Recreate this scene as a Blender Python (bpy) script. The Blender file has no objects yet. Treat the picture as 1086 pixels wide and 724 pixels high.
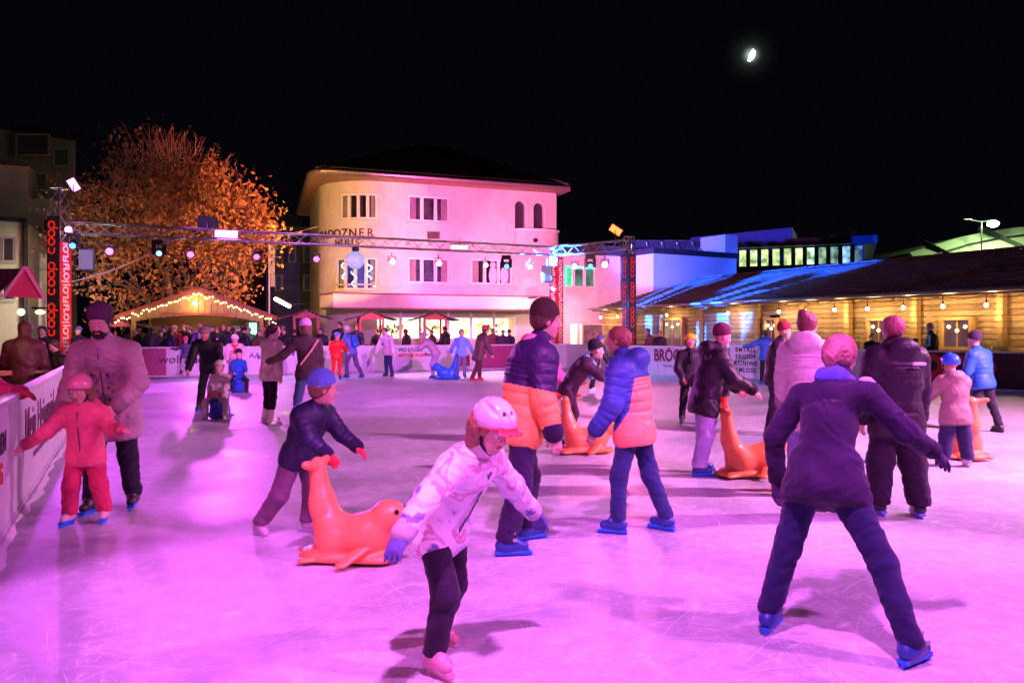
import bpy, bmesh, math, random
import numpy as np
from math import sin, cos, pi, radians as RAD, sqrt, hypot, atan2
from mathutils import Vector, Matrix

S = bpy.context.scene
COL = S.collection
rnd = random.Random(11)

# ------------------------------------------------------------------ camera, sky, exposure
FPX, CX, HY, EYE = 845.0, 543.0, 352.0, 1.55          # focal length and horizon, in pixels of the photograph
cam = bpy.data.cameras.new('camera'); cam_o = bpy.data.objects.new('camera', cam); COL.objects.link(cam_o)
cam_o.location = (0, 0, EYE); cam_o.rotation_euler = (RAD(90), 0, 0)
cam.sensor_width = 36; cam.lens = 36 * FPX / 1086; cam.shift_y = -10 / 1086
cam.clip_start = .1; cam.clip_end = 4000
S.camera = cam_o
W = bpy.data.worlds.new('World'); S.world = W; W.use_nodes = True
_n = W.node_tree; _bg = _n.nodes['Background']
_bg.inputs[0].default_value = (.35, .28, .6, 1); _bg.inputs[1].default_value = .0022
_k = _n.links.new                                     # soft halo painted into the sky shader around the moon's direction
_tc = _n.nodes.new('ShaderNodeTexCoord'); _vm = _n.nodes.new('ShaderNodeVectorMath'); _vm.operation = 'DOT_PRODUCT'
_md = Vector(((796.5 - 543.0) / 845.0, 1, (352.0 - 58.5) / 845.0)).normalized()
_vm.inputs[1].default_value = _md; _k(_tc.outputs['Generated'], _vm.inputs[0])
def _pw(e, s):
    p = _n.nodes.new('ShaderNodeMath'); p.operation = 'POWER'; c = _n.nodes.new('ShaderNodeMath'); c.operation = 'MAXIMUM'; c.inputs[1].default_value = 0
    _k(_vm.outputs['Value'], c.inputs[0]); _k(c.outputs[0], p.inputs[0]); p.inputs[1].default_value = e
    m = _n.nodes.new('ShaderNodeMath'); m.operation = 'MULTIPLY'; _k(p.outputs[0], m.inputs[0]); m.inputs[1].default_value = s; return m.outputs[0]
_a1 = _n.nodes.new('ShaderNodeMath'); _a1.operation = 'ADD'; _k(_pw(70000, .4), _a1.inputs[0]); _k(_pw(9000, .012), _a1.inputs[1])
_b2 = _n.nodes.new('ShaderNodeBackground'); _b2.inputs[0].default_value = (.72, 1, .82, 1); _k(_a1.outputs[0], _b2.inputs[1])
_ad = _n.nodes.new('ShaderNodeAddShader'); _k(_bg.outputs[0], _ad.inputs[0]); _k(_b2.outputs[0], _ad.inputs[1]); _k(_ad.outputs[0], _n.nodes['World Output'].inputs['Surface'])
S.view_settings.view_transform = 'Standard'; S.view_settings.look = 'None'
S.view_settings.exposure = .9; S.view_settings.gamma = 1
S.render.engine = 'CYCLES'
S.cycles.use_denoising = True
S.cycles.sample_clamp_indirect = 4; S.cycles.sample_clamp_direct = 0
S.cycles.max_bounces = 6; S.cycles.transparent_max_bounces = 8

def px2(px, Y, py=None, z=None):
    """a point whose distance is Y and whose direction is that of a column / row of the photograph"""
    X = (px - CX) / FPX * Y
    if py is not None: z = EYE - (py - HY) / FPX * Y
    return Vector((X, Y, z or 0))
VD = Vector((-.4305, .9026)); UD = Vector((.9026, .4305))
def uv(u, v, z=0):
    p = UD * u + VD * v
    return Vector((p.x, p.y, z))
RINK_ANG = atan2(UD.y, UD.x)

# ------------------------------------------------------------------ lamps
def spot(name, loc, target, power, color, angle=40, blend=.3, radius=.12):
    l = bpy.data.lights.new(name, 'SPOT'); l.energy = power; l.color = color
    l.spot_size = RAD(angle); l.spot_blend = blend; l.shadow_soft_size = radius
    o = bpy.data.objects.new(name, l); COL.objects.link(o); o.location = loc
    o.rotation_euler = (Vector(target) - Vector(loc)).to_track_quat('-Z', 'Y').to_euler()
    return o
def point(name, loc, power, color, radius=.05):
    l = bpy.data.lights.new(name, 'POINT'); l.energy = power; l.color = color; l.shadow_soft_size = radius
    o = bpy.data.objects.new(name, l); COL.objects.link(o); o.location = loc
    return o
MAG = (.78, .13, 1.0); PINK = (1.0, .16, .5); VIO = (.5, .2, 1.0); ORA = (1.0, .36, .06); BLU = (.02, .12, 1.0); WARM = (1, .62, .22)
TRUSS_Z = 5.05
#LIGHTS

# ------------------------------------------------------------------ materials
MC = {}
def mat(name, color, rough=.7, metal=0, noise=None, bump=None, emit=0, ecol=None, spec=.5, trans=0, coat=0, stretch=None, sheen=0):
    key = (name, color, rough, metal, noise, bump, emit, ecol, stretch)
    if key in MC: return MC[key]
    m = bpy.data.materials.new(name); m.use_nodes = True; nt = m.node_tree; b = nt.nodes['Principled BSDF']
    c4 = tuple(color) + (1,)
    b.inputs['Base Color'].default_value = c4; b.inputs['Roughness'].default_value = rough
    b.inputs['Metallic'].default_value = metal; b.inputs['Specular IOR Level'].default_value = spec
    b.inputs['Transmission Weight'].default_value = trans; b.inputs['Coat Weight'].default_value = coat
    b.inputs['Sheen Weight'].default_value = sheen
    if emit:
        b.inputs['Emission Color'].default_value = tuple(ecol or color) + (1,); b.inputs['Emission Strength'].default_value = emit
    if noise or bump:
        tc = nt.nodes.new('ShaderNodeTexCoord'); mp = nt.nodes.new('ShaderNodeMapping')
        nt.links.new(tc.outputs['Object'], mp.inputs[0])
        if stretch: mp.inputs['Scale'].default_value = stretch
    if noise:
        n = nt.nodes.new('ShaderNodeTexNoise'); n.inputs['Scale'].default_value = noise[0]; n.inputs['Detail'].default_value = 5
        n.inputs['Roughness'].default_value = .65
        nt.links.new(mp.outputs[0], n.inputs['Vector'])
        r = nt.nodes.new('ShaderNodeValToRGB'); a = noise[1]
        r.color_ramp.elements[0].position = .3; r.color_ramp.elements[1].position = .7
        r.color_ramp.elements[0].color = tuple(max(0, x * (1 - a)) for x in color) + (1,)
        r.color_ramp.elements[1].color = tuple(min(1, x * (1 + a)) for x in color) + (1,)
        nt.links.new(n.outputs[0], r.inputs[0]); nt.links.new(r.outputs[0], b.inputs['Base Color'])
    if bump:
        n = nt.nodes.new('ShaderNodeTexNoise'); n.inputs['Scale'].default_value = bump[0]; n.inputs['Detail'].default_value = 4
        nt.links.new(mp.outputs[0], n.inputs['Vector'])
        bp = nt.nodes.new('ShaderNodeBump'); bp.inputs['Strength'].default_value = bump[1]; bp.inputs['Distance'].default_value = .02
        nt.links.new(n.outputs[0], bp.inputs['Height']); nt.links.new(bp.outputs[0], b.inputs['Normal'])
    MC[key] = m
    return m
def cloth(c, rough=.9): return mat('cloth', c, rough, noise=(6, .25), bump=(140, .3), sheen=.1, spec=.25)
def nylon(c): return mat('nylon', c, .52, noise=(5, .2), bump=(11, .35), spec=.35)
def skin(c=(.62, .38, .28)): return mat('skin', c, .55, noise=(18, .08), bump=(90, .08))
def plastic(c): return mat('plastic', c, .34, noise=(11, .16), bump=(60, .08))
def emitm(c, s): return mat('glow', c, .5, emit=s, ecol=c)
WOOD = lambda c, st=(1, 1, 8): mat('wood', c, .7, noise=(5, .4), bump=(9, .35), stretch=st)
STEEL = mat('truss_steel', (.6, .6, .62), .35, .85, noise=(8, .15))
DARK = mat('black_housing', (.02, .02, .022), .5, noise=(9, .3))

# ------------------------------------------------------------------ mesh helpers
def link(o, parent=None):
    COL.objects.link(o)
    if parent is not None: o.parent = parent
    return o
def tag(o, label=None, cat=None, group=None, kind=None):
    if label: o['label'] = label
    if cat: o['category'] = cat
    if group: o['group'] = group
    if kind: o['kind'] = kind
    return o
def thing(name, label, cat, loc=(0, 0, 0), rz=0, group=None):
    o = bpy.data.objects.new(name, None); link(o); o.location = loc; o.rotation_euler = (0, 0, rz)
    o.empty_display_size = .1
    return tag(o, label, cat, group)
class MB:
    """collects faces, gives one mesh object"""
    def __init__(s): s.v = []; s.f = []; s.mi = []; s.cur = 0; s.smooth = False
    def add(s, vs, fs):
        n = len(s.v); s.v += [tuple(x) for x in vs]; s.f += [tuple(i + n for i in f) for f in fs]; s.mi += [s.cur] * len(fs)
    def box(s, c, d, M=None):
        cx, cy, cz = c; dx, dy, dz = d[0] / 2, d[1] / 2, d[2] / 2
        vs = [Vector((x, y, z)) for x in (-dx, dx) for y in (-dy, dy) for z in (-dz, dz)]
        if M is not None: vs = [M @ v for v in vs]
        vs = [v + Vector(c) for v in vs]
        s.add(vs, [(0, 1, 3, 2), (4, 6, 7, 5), (0, 4, 5, 1), (2, 3, 7, 6), (0, 2, 6, 4), (1, 5, 7, 3)]); return s
    def bbox(s, a, b):
        return s.box([(a[i] + b[i]) / 2 for i in range(3)], [abs(b[i] - a[i]) for i in range(3)])
    def bar(s, a, b, w, h=None):
        a = Vector(a); b = Vector(b); d = b - a; L = d.length
        M = d.to_track_quat('Y', 'Z').to_matrix()
        return s.box((a + b) / 2, (w, L, h or w), M)
    def tube(s, a, b, r, n=8, r2=None, cap=True):
        a = Vector(a); b = Vector(b); d = (b - a).normalized(); r2 = r if r2 is None else r2
        x = d.orthogonal().normalized(); y = d.cross(x)
        vs = [a + (x * cos(2 * pi * i / n) + y * sin(2 * pi * i / n)) * r for i in range(n)] + \
             [b + (x * cos(2 * pi * i / n) + y * sin(2 * pi * i / n)) * r2 for i in range(n)]
        fs = [(i, (i + 1) % n, n + (i + 1) % n, n + i) for i in range(n)]
        if cap: fs += [tuple(range(n - 1, -1, -1)), tuple(range(n, 2 * n))]
        s.add(vs, fs); return s
    def path(s, pts, r, n=6):
        for i in range(len(pts) - 1): s.tube(pts[i], pts[i + 1], r, n)
        return s
    def sphere(s, c, r, n=12, m=8, sc=(1, 1, 1)):
        c = Vector(c); vs = [c + Vector((0, 0, r * sc[2]))]; fs = []
        for j in range(1, m):
            t = pi * j / m
            for i in range(n):
                p = 2 * pi * i / n; vs.append(c + Vector((r * sc[0] * sin(t) * cos(p), r * sc[1] * sin(t) * sin(p), r * sc[2] * cos(t))))
        vs.append(c - Vector((0, 0, r * sc[2])))
        for i in range(n): fs.append((0, 1 + i, 1 + (i + 1) % n))
        for j in range(m - 2):
            for i in range(n):
                a = 1 + j * n + i; b = 1 + j * n + (i + 1) % n; fs.append((a, a + n, b + n, b))
        o = 1 + (m - 2) * n; e = len(vs) - 1
        for i in range(n): fs.append((o + i, e, o + (i + 1) % n))
        s.add(vs, fs); return s
    def prism(s, poly, z0, z1, M=None):
        """polygon in x,y, from z0 to z1"""
        n = len(poly); vs = [Vector((p[0], p[1], z0)) for p in poly] + [Vector((p[0], p[1], z1)) for p in poly]
        if M is not None: vs = [M @ v for v in vs]
        s.add(vs, [tuple(range(n - 1, -1, -1)), tuple(range(n, 2 * n))] + [(i, (i + 1) % n, n + (i + 1) % n, n + i) for i in range(n)]); return s
    def quad(s, *p): s.add(p, [tuple(range(len(p)))]); return s
    def mesh(s, name, mats):
        me = bpy.data.meshes.new(name); me.from_pydata([tuple(v) for v in s.v], [], s.f)
        for m in (mats if isinstance(mats, (list, tuple)) else [mats]): me.materials.append(m)
        if any(s.mi): me.polygons.foreach_set('material_index', s.mi)
        if s.smooth: me.polygons.foreach_set('use_smooth', [True] * len(me.polygons))
        me.update()
        if not s.smooth:
            bm = bmesh.new(); bm.from_mesh(me); bmesh.ops.recalc_face_normals(bm, faces=bm.faces); bm.to_mesh(me); bm.free()
        return me
    def build(s, name, mats, parent=None, loc=None, rz=None, bevel=0, label=None):
        o = bpy.data.objects.new(name, s.mesh(name, mats)); link(o, parent)
        if loc is not None: o.location = loc
        if rz is not None: o.rotation_euler = (0, 0, rz)
        if bevel:
            md = o.modifiers.new('Bevel', 'BEVEL'); md.width = bevel; md.segments = 2; md.limit_method = 'ANGLE'
        if label: o['label'] = label
        return o
def put(name, me, parent=None, M=None):
    o = bpy.data.objects.new(name, me); link(o, parent)
    if M is not None: o.matrix_local = M
    return o
def text(name, s, m, parent, M, size=.3, depth=.004, bold=0, sx=1, align='CENTER', spacing=1):
    c = bpy.data.curves.new('t', 'FONT'); c.body = s; c.size = size; c.extrude = depth; c.offset = bold; c.align_x = align; c.align_y = 'CENTER'
    c.resolution_u = 3; c.space_character = spacing
    t = bpy.data.objects.new('t', c); COL.objects.link(t)
    dg = bpy.context.evaluated_depsgraph_get()
    me = bpy.data.meshes.new_from_object(t.evaluated_get(dg)); bpy.data.objects.remove(t)
    if sx != 1: me.transform(Matrix.Diagonal((sx, 1, 1, 1)))
    me.materials.clear(); me.materials.append(m)
    return put(name, me, parent, M)
def frame(o, xd, yd):
    """matrix with origin o, x along xd, y along yd"""
    x = Vector(xd).normalized(); z = x.cross(Vector(yd)).normalized(); y = z.cross(x)
    return Matrix(((x.x, y.x, z.x, o[0]), (x.y, y.y, z.y, o[1]), (x.z, y.z, z.z, o[2]), (0, 0, 0, 1)))
# ------------------------------------------------------------------ smooth solid bodies (signed distance -> mesh)
def ncap(a, b, ra, rb=None, k=.03, flat=None, q=None, sub=False, tag_=0):
    return dict(t='c', a=np.array(a, float), b=np.array(b, float), ra=ra, rb=ra if rb is None else rb, k=k, flat=flat, q=q, sub=sub, g=tag_)
def nell(c, r, R=None, k=.03, sub=False, tag_=0):
    return dict(t='e', c=np.array(c, float), r=np.array(r, float), R=None if R is None else np.array(R, float), k=k, sub=sub, g=tag_)
def nplane(c, n, k=.01):   # cut away what lies on the side of n
    return dict(t='p', c=np.array(c, float), n=np.array(n, float) / np.linalg.norm(n), k=k, sub=True, g=0)
def sdf_mesh(prims, h):
    lo = np.full(3, 1e9); hi = np.full(3, -1e9)
    for p in prims:
        if p['sub']: continue
        if p['t'] == 'c':
            r = max(p['ra'], p['rb']) * 1.15
            lo = np.minimum(lo, np.minimum(p['a'], p['b']) - r); hi = np.maximum(hi, np.maximum(p['a'], p['b']) + r)
        else:
            r = p['r'].max(); lo = np.minimum(lo, p['c'] - r); hi = np.maximum(hi, p['c'] + r)
    lo -= 2.5 * h; hi += 2.5 * h
    n = np.ceil((hi - lo) / h).astype(int) + 1
    F = np.full(n, .2, np.float32)
    ax = [lo[i] + h * np.arange(n[i]) for i in range(3)]
    for p in prims:
        k = p['k']; mg = k + 2 * h
        if p['t'] == 'c':
            r = max(p['ra'], p['rb']) * 1.15; l = np.minimum(p['a'], p['b']) - r - mg; u = np.maximum(p['a'], p['b']) + r + mg
        elif p['t'] == 'e':
            r = p['r'].max() if p['R'] is not None else p['r']; l = p['c'] - r - mg; u = p['c'] + r + mg
        else: l, u = lo, hi
        i0 = np.clip(np.floor((l - lo) / h).astype(int), 0, n); i1 = np.clip(np.ceil((u - lo) / h).astype(int) + 1, 0, n)
        if (i1 <= i0).any(): continue
        sl = tuple(slice(a, b) for a, b in zip(i0, i1))
        X = ax[0][sl[0]][:, None, None]; Y = ax[1][sl[1]][None, :, None]; Z = ax[2][sl[2]][None, None, :]
        if p['t'] == 'c':
            a, b = p['a'], p['b']; d = b - a; L2 = max(d @ d, 1e-9)
            x, y, z = X - a[0], Y - a[1], Z - a[2]
            t = np.clip((x * d[0] + y * d[1] + z * d[2]) / L2, 0, 1)
            x = x - t * d[0]; y = y - t * d[1]; z = z - t * d[2]
            if p['flat'] is not None:
                f, s = p['flat']; e = (x * f[0] + y * f[1] + z * f[2]) * (1 / s - 1); x = x + e * f[0]; y = y + e * f[1]; z = z + e * f[2]
            rr = p['ra'] + (p['rb'] - p['ra']) * t
            if p['q'] is not None: rr = rr * (1 + p['q'][1] * (np.sqrt(np.abs(np.sin(pi * p['q'][0] * t))) - .75))
            D = np.sqrt(x * x + y * y + z * z) - rr
        elif p['t'] == 'e':
            x, y, z = X - p['c'][0], Y - p['c'][1], Z - p['c'][2]
            if p['R'] is not None:
                R = p['R']; x, y, z = (R[0, i] * x + R[1, i] * y + R[2, i] * z for i in range(3))
            r = p['r']; k0 = np.sqrt((x / r[0]) ** 2 + (y / r[1]) ** 2 + (z / r[2]) ** 2)
            k1 = np.sqrt((x / r[0] ** 2) ** 2 + (y / r[1] ** 2) ** 2 + (z / r[2] ** 2) ** 2)
            D = k0 * (k0 - 1) / np.maximum(k1, 1e-6)
        else:
            D = -((X - p['c'][0]) * p['n'][0] + (Y - p['c'][1]) * p['n'][1] + (Z - p['c'][2]) * p['n'][2]) + 0 * F[sl]
        G = F[sl]
        if p['sub']:
            D = -D; hh = np.maximum(k - np.abs(G - D), 0) / max(k, 1e-6); F[sl] = np.maximum(G, D) + hh * hh * k * .25
        else:
            hh = np.maximum(k - np.abs(G - D), 0) / max(k, 1e-6); F[sl] = np.minimum(G, D) - hh * hh * k * .25
    Sg = F < 0; nx, ny, nz = F.shape
    cn = [(i, j, k) for i in (0, 1) for j in (0, 1) for k in (0, 1)]
    cnt = sum(Sg[i:nx - 1 + i, j:ny - 1 + j, k:nz - 1 + k].astype(np.int8) for i, j, k in cn)
    act = (cnt > 0) & (cnt < 8); I = np.argwhere(act); idx = np.full(act.shape, -1, np.int64); idx[act] = np.arange(len(I))
    acc = np.zeros((len(I), 3)); m = np.zeros(len(I))
    for axx in range(3):
        for o in [(0, 0), (0, 1), (1, 0), (1, 1)]:
            A = [0, 0, 0]; oo = [q for q in range(3) if q != axx]; A[oo[0]], A[oo[1]] = o; B = list(A); B[axx] = 1
            fa = F[I[:, 0] + A[0], I[:, 1] + A[1], I[:, 2] + A[2]]; fb = F[I[:, 0] + B[0], I[:, 1] + B[1], I[:, 2] + B[2]]
            w = (fa < 0) != (fb < 0); t = np.where(w, fa / np.where(w, fa - fb, 1), 0)
            P = np.tile(np.array(A, float), (len(I), 1)); P[:, axx] += t; acc[w] += P[w]; m[w] += 1
    V = lo + h * (I + acc / m[:, None])
    faces = []
    for axx in range(3):
        o1, o2 = [q for q in range(3) if q != axx]
        if axx == 1: o1, o2 = o2, o1
        s0 = [slice(1, -1)] * 3; s1 = [slice(1, -1)] * 3; s0[axx] = slice(0, -1); s1[axx] = slice(1, None)
        a = Sg[tuple(s0)]; b = Sg[tuple(s1)]
        for w, flip in ((a & ~b, False), (~a & b, True)):
            E = np.argwhere(w)
            if not len(E): continue
            off = np.ones(3, int); off[axx] = 0; E = E + off
            def g(d1, d2):
                J = E.copy(); J[:, o1] += d1; J[:, o2] += d2; return idx[J[:, 0], J[:, 1], J[:, 2]]
            q = np.stack([g(-1, -1), g(0, -1), g(0, 0), g(-1, 0)], 1)
            faces.append(q[:, ::-1] if flip else q)
    return V, (np.concatenate(faces) if faces else np.zeros((0, 4), int))
def wrinkle(V, Q, amp, sc=14, seed=0):
    """pushes cloth in and out along its normals in soft folds"""
    n = np.zeros_like(V); a = V[Q[:, 0]]; fn = np.cross(V[Q[:, 1]] - a, V[Q[:, 3]] - a)
    for i in range(4): np.add.at(n, Q[:, i], fn)
    n /= np.maximum(np.linalg.norm(n, axis=1), 1e-9)[:, None]
    x, y, z = (V * sc).T; s = seed * 1.7
    wx = x + .9 * np.sin(1.3 * y + s) + .6 * np.sin(2.1 * z); wz = z + .8 * np.sin(1.1 * x + s) + .5 * np.sin(1.7 * y)
    f = np.sin(wx * .9 + 1.4 * wz + s) * .5 + np.sin(2.3 * wz - 1.1 * wx + 2 * s) * .35 + np.sin(y * 1.6 + 2.6 * wz) * .3
    f2 = np.sin(3.1 * wx + 1.7 * wz) * np.sin(2.7 * wz - 1.9 * wx + s) + .6 * np.sin(5.3 * wz + 2.2 * np.sin(2.4 * wx))
    return V + n * ((f + .45 * f2) * amp)[:, None]
def solid(name, prims, h, m, parent=None, fold=0, sc=14, matfn=None, extra=None, label=None):
    V, Q = sdf_mesh(prims, h)
    if fold: V = wrinkle(V, Q, fold, sc, len(bpy.data.meshes))
    if extra:
        for P2, h2 in extra:
            V2, Q2 = sdf_mesh(P2, h2); Q = np.concatenate([Q, Q2 + len(V)]); V = np.concatenate([V, V2])
    me = bpy.data.meshes.new(name)
    me.vertices.add(len(V)); me.vertices.foreach_set('co', V.astype(np.float32).ravel())
    me.loops.add(len(Q) * 4); me.polygons.add(len(Q))
    me.loops.foreach_set('vertex_index', Q.astype(np.int32).ravel())
    me.polygons.foreach_set('loop_start', np.arange(0, len(Q) * 4, 4, dtype=np.int32))
    me.polygons.foreach_set('loop_total', np.full(len(Q), 4, np.int32))
    for x in (m if isinstance(m, (list, tuple)) else [m]): me.materials.append(x)
    me.polygons.foreach_set('use_smooth', np.ones(len(Q), bool))
    if matfn is not None: me.polygons.foreach_set('material_index', matfn(V[Q].mean(1)).astype(np.int32))
    me.update(calc_edges=True); me.validate()
    o = bpy.data.objects.new(name, me); link(o, parent)
    if label: o['label'] = label
    return o

# ------------------------------------------------------------------ people
V3 = lambda *a: np.array(a, float)
def unit(v): return v / max(np.linalg.norm(v), 1e-9)
def rotx(a): c, s = cos(a), sin(a); return np.array([[1, 0, 0], [0, c, -s], [0, s, c]])
def rotz(a): c, s = cos(a), sin(a); return np.array([[c, -s, 0], [s, c, 0], [0, 0, 1]])
def roty(a): c, s = cos(a), sin(a); return np.array([[c, 0, s], [0, 1, 0], [-s, 0, c]])
def limb(side, f, a):
    f, a = RAD(f), RAD(a); return V3(side * sin(a), cos(a) * sin(f), -cos(a) * cos(f))

def hand_prims(w, d, n, s, curl, fat=1, side=1):
    d = unit(d); n = unit(n - d * (n @ d)); b = np.cross(d, n)
    P = [ncap(w - d * .12 * s, w + .1 * s * d, .17 * s * fat, .17 * s * fat, .02, flat=(n, .75)),
         ncap(w + .08 * s * d, w + .42 * s * d, .2 * s * fat, .235 * s * fat, .02, flat=(n, .5))]
    for i, (o, l) in enumerate(((-.165, .40), (-.055, .46), (.055, .43), (.165, .34))):
        c1 = RAD(curl * (.5 + .08 * i)); c2 = RAD(curl * (1.35 + .1 * i)); base = w + d * .5 * s + b * o * s * fat
        dd = unit(d + b * o * .5)
        p1 = base + (dd * cos(c1) + n * sin(c1)) * l * .5 * s; p2 = p1 + (dd * cos(c2) + n * sin(c2)) * l * .5 * s
        r = .052 * s * fat; P += [ncap(base, p1, r * 1.1, r, .006), ncap(p1, p2, r, r * .8, .004)]
    tb = w + d * .14 * s - b * .17 * s; t1 = tb + (d * .6 - b * .65 + n * .3) * .24 * s; t2 = t1 + (d * .85 - b * .1 + n * .5) * .2 * s
    P += [ncap(tb, t1, .075 * s * fat, .062 * s * fat, .015), ncap(t1, t2, .06 * s * fat, .048 * s * fat, .006)]
    return P

def head_frame(c, hh, R): return lambda x, y, z: c + R @ (V3(x, y, z) * hh)

BS = ((.02, .05, .25), (.02, .14, .65))
def person(label, px, Y, H=1.72, heading=0, z0=0, lean=0, side_lean=0, arms=None, legs=None, twist=0,
           head=(0, 0), kid=0, jacket=None, bulk=1.15, hem=.03, bands=None, quilt=0, hood=None, collar=True, trousers=(.03, .03, .05),
           flare=1, skates=None, boots=(.03, .03, .03), gloves=None, skin_c=(.62, .38, .28), hair=None, hair_style='short',
           hat=None, loc=None, h=None, seated=False, grip=25, group=None, scarf=None, beard=False, vest=None, cat='person', extra=None, pitch=(0, 0), jm=None):
    D = Y
    if h is None: h = .0085 if D < 7.5 else .011 if D < 11 else .015 if D < 17 else .024
    near = D < 10; mid = D < 17
    pos = loc if loc is not None else px2(px, Y, z=0)
    root = thing('person', label, cat, (pos[0], pos[1], z0), RAD(heading), group)
    hf = .135 + .05 * kid; hh = H * hf
    legl = H * (.5 - .035 * kid); th = legl * .5; sh = legl * .42; ankle = legl * .08
    hipw = .052 * H; shw = H * (.112 - .004 * kid)
    tor = H - legl - hh - H * .045
    legs = legs or ((4, 4, 8), (-6, 4, 6)); arms = arms or ((5, 10, 20, 4), (5, 10, 20, 4))
    U = unit(V3(sin(RAD(side_lean)), sin(RAD(lean)), cos(RAD(lean)))); Fw = unit(V3(0, 1, 0) - U * U[1]); Rt = np.cross(Fw, U)
    # pelvis at origin for now
    P = V3(0, 0, 0); C = P + U * tor; mid_s = P + U * tor * .5 - Fw * .01 * H
    Tw = lambda v: v
    if twist:
        ct, st = cos(RAD(twist)), sin(RAD(twist)); Rt2 = Rt * ct + Fw * st; Fw2 = Fw * ct - Rt * st
    else: Rt2, Fw2 = Rt, Fw
    J = {}
    for i, s in ((0, 1), (1, -1)):
        hip = P + Rt * s * hipw - U * .01 * H; f, a, kn = legs[i]
        knee = hip + limb(s, f, a) * th; ank = knee + limb(s, f - kn, a * .8 if not seated else 0) * sh
        J['leg', i] = (hip, knee, ank)
        S_ = C + Rt2 * s * shw - U * .045 * H; f1, a1, f2, a2 = arms[i]
        el = S_ + limb(s, f1, a1) * .168 * H; wr = el + limb(s, f2, a2) * .145 * H
        J['arm', i] = (S_, el, wr, limb(s, f2, a2))
    if seated is False:                                 # both feet reach the ice unless one is clearly lifted
        lz = min(J['leg', i][2][2] for i in (0, 1))
        for i in (0, 1):
            a, b, c = J['leg', i]; dz = c[2] - lz
            if 0 < dz < .1: J['leg', i] = (a, b + V3(0, 0, -dz * .5), c + V3(0, 0, -dz))
    sole = .055 * legl + (.055 if skates else .012)
    low = min(J['leg', i][2][2] for i in (0, 1)); off = V3(0, 0, -(low - ankle) + (.055 if skates else .0) )
    if seated is not False and seated is not True: off = V3(0, 0, seated)
    P, C, mid_s = P + off, C + off, mid_s + off
    for key, v in J.items(): J[key] = tuple(x + off if (j < 3) else x for j, x in enumerate(v))
    yaw, pit = RAD(head[0]), RAD(head[1])
    nb = C; hc = C + unit(U + Fw * .15 + V3(0, 0, .5)) * (.05 * H + hh * .42) + Fw * .02 * H
    hR = rotz(yaw) @ rotx(-pit); hc = hc + hR @ V3(0, .08 * hh, 0) * sin(abs(pit))
    hd = head_frame(hc, hh, hR)
    # --- body
    sk = skin(skin_c)
    bp = [ncap(P, mid_s, .085 * H, .075 * H, .05, flat=(Fw, .75)), ncap(mid_s, C - U * .07 * H, .075 * H, .085 * H, .05, flat=(Fw, .75)),
          ncap(C + Rt2 * shw * .8 - U * .045 * H, C - Rt2 * shw * .8 - U * .045 * H, .04 * H, .04 * H, .05),
          ncap(C - U * .03 * H, hd(0, -.06, -.25), .04 * H * (1 - .15 * kid), .22 * hh, .03)]
    for i in (0, 1):
        a, b, c = J['leg', i]; bp += [ncap(a, b, .04 * H, .028 * H, .03), ncap(b, c, .027 * H, .017 * H, .03)]
        a, b, c, d = J['arm', i]; bp += [ncap(a, b, .034 * H, .026 * H, .03), ncap(b, c, .025 * H, .018 * H, .02)]
    hp = [nell(hd(0, -.05, .13), V3(.345, .42, .37) * hh, hR, .02 * hh), nell(hd(0, .09, -.18), V3(.265, .27, .32) * hh, hR, .12 * hh),
          ncap(hd(-.06, .25, -.42), hd(.06, .25, -.42), .085 * hh, None, .08 * hh)]
    if mid:
        hp += [ncap(hd(-.17, .31, .1), hd(.17, .31, .1), .055 * hh, None, .07 * hh),
               nell(hd(.16, .22, -.14), V3(.1, .1, .1) * hh, hR, .1 * hh), nell(hd(-.16, .22, -.14), V3(.1, .1, .1) * hh, hR, .1 * hh),
               nell(hd(.14, .40, .02), V3(.075, .07, .05) * hh, hR, .05 * hh, True), nell(hd(-.14, .40, .02), V3(.075, .07, .05) * hh, hR, .05 * hh, True),
               ncap(hd(0, .35, .04), hd(0, .43, -.11), .034 * hh, .052 * hh, .03 * hh), ncap(hd(-.045, .4, -.12), hd(.045, .4, -.12), .035 * hh, None, .02 * hh),
               ncap(hd(-.085, .345, -.245), hd(.085, .345, -.245), .026 * hh, None, .02 * hh), ncap(hd(-.07, .34, -.285), hd(.07, .34, -.285), .03 * hh, None, .02 * hh),
               nell(hd(0, .385, -.265), V3(.1, .02, .006) * hh, hR, .01 * hh, True),
               nell(hd(.345, -.02, -.02), V3(.035, .075, .11) * hh, hR, .03 * hh), nell(hd(-.345, -.02, -.02), V3(.035, .075, .11) * hh, hR, .03 * hh)]
    else:
        hp += [ncap(hd(0, .33, .04), hd(0, .43, -.1), .04 * hh, .07 * hh, .03 * hh)]
    hp.append(ncap(C, hd(0, -.06, -.25), .035 * H, .22 * hh, .08 * hh))
    hs = .1 * H; hands = []
    for i, s in ((0, 1), (1, -1)):
        w, d = J['arm', i][2], J['arm', i][3]; d = unit(d + V3(0, 0, -.15)); n = -s * Rt2 + V3(0, 0, -.3) if d[2] < -.6 else V3(0, 0, -1) - .4 * s * Rt2
        hands.append((hand_prims(w + d * .01 * H, d, n, hs, grip, 1.35 if gloves else 1.05, s), .007 if near else .011 if mid else .02))
    ex = [(hp, max(h * .5, .0055) if near else h * .7)]
    if not gloves: ex += hands
    solid('body', bp, h * 1.6, sk, root, extra=ex)
    if gloves:
        for g in hands: solid('glove', g[0], g[1], cloth(gloves), root)
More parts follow.
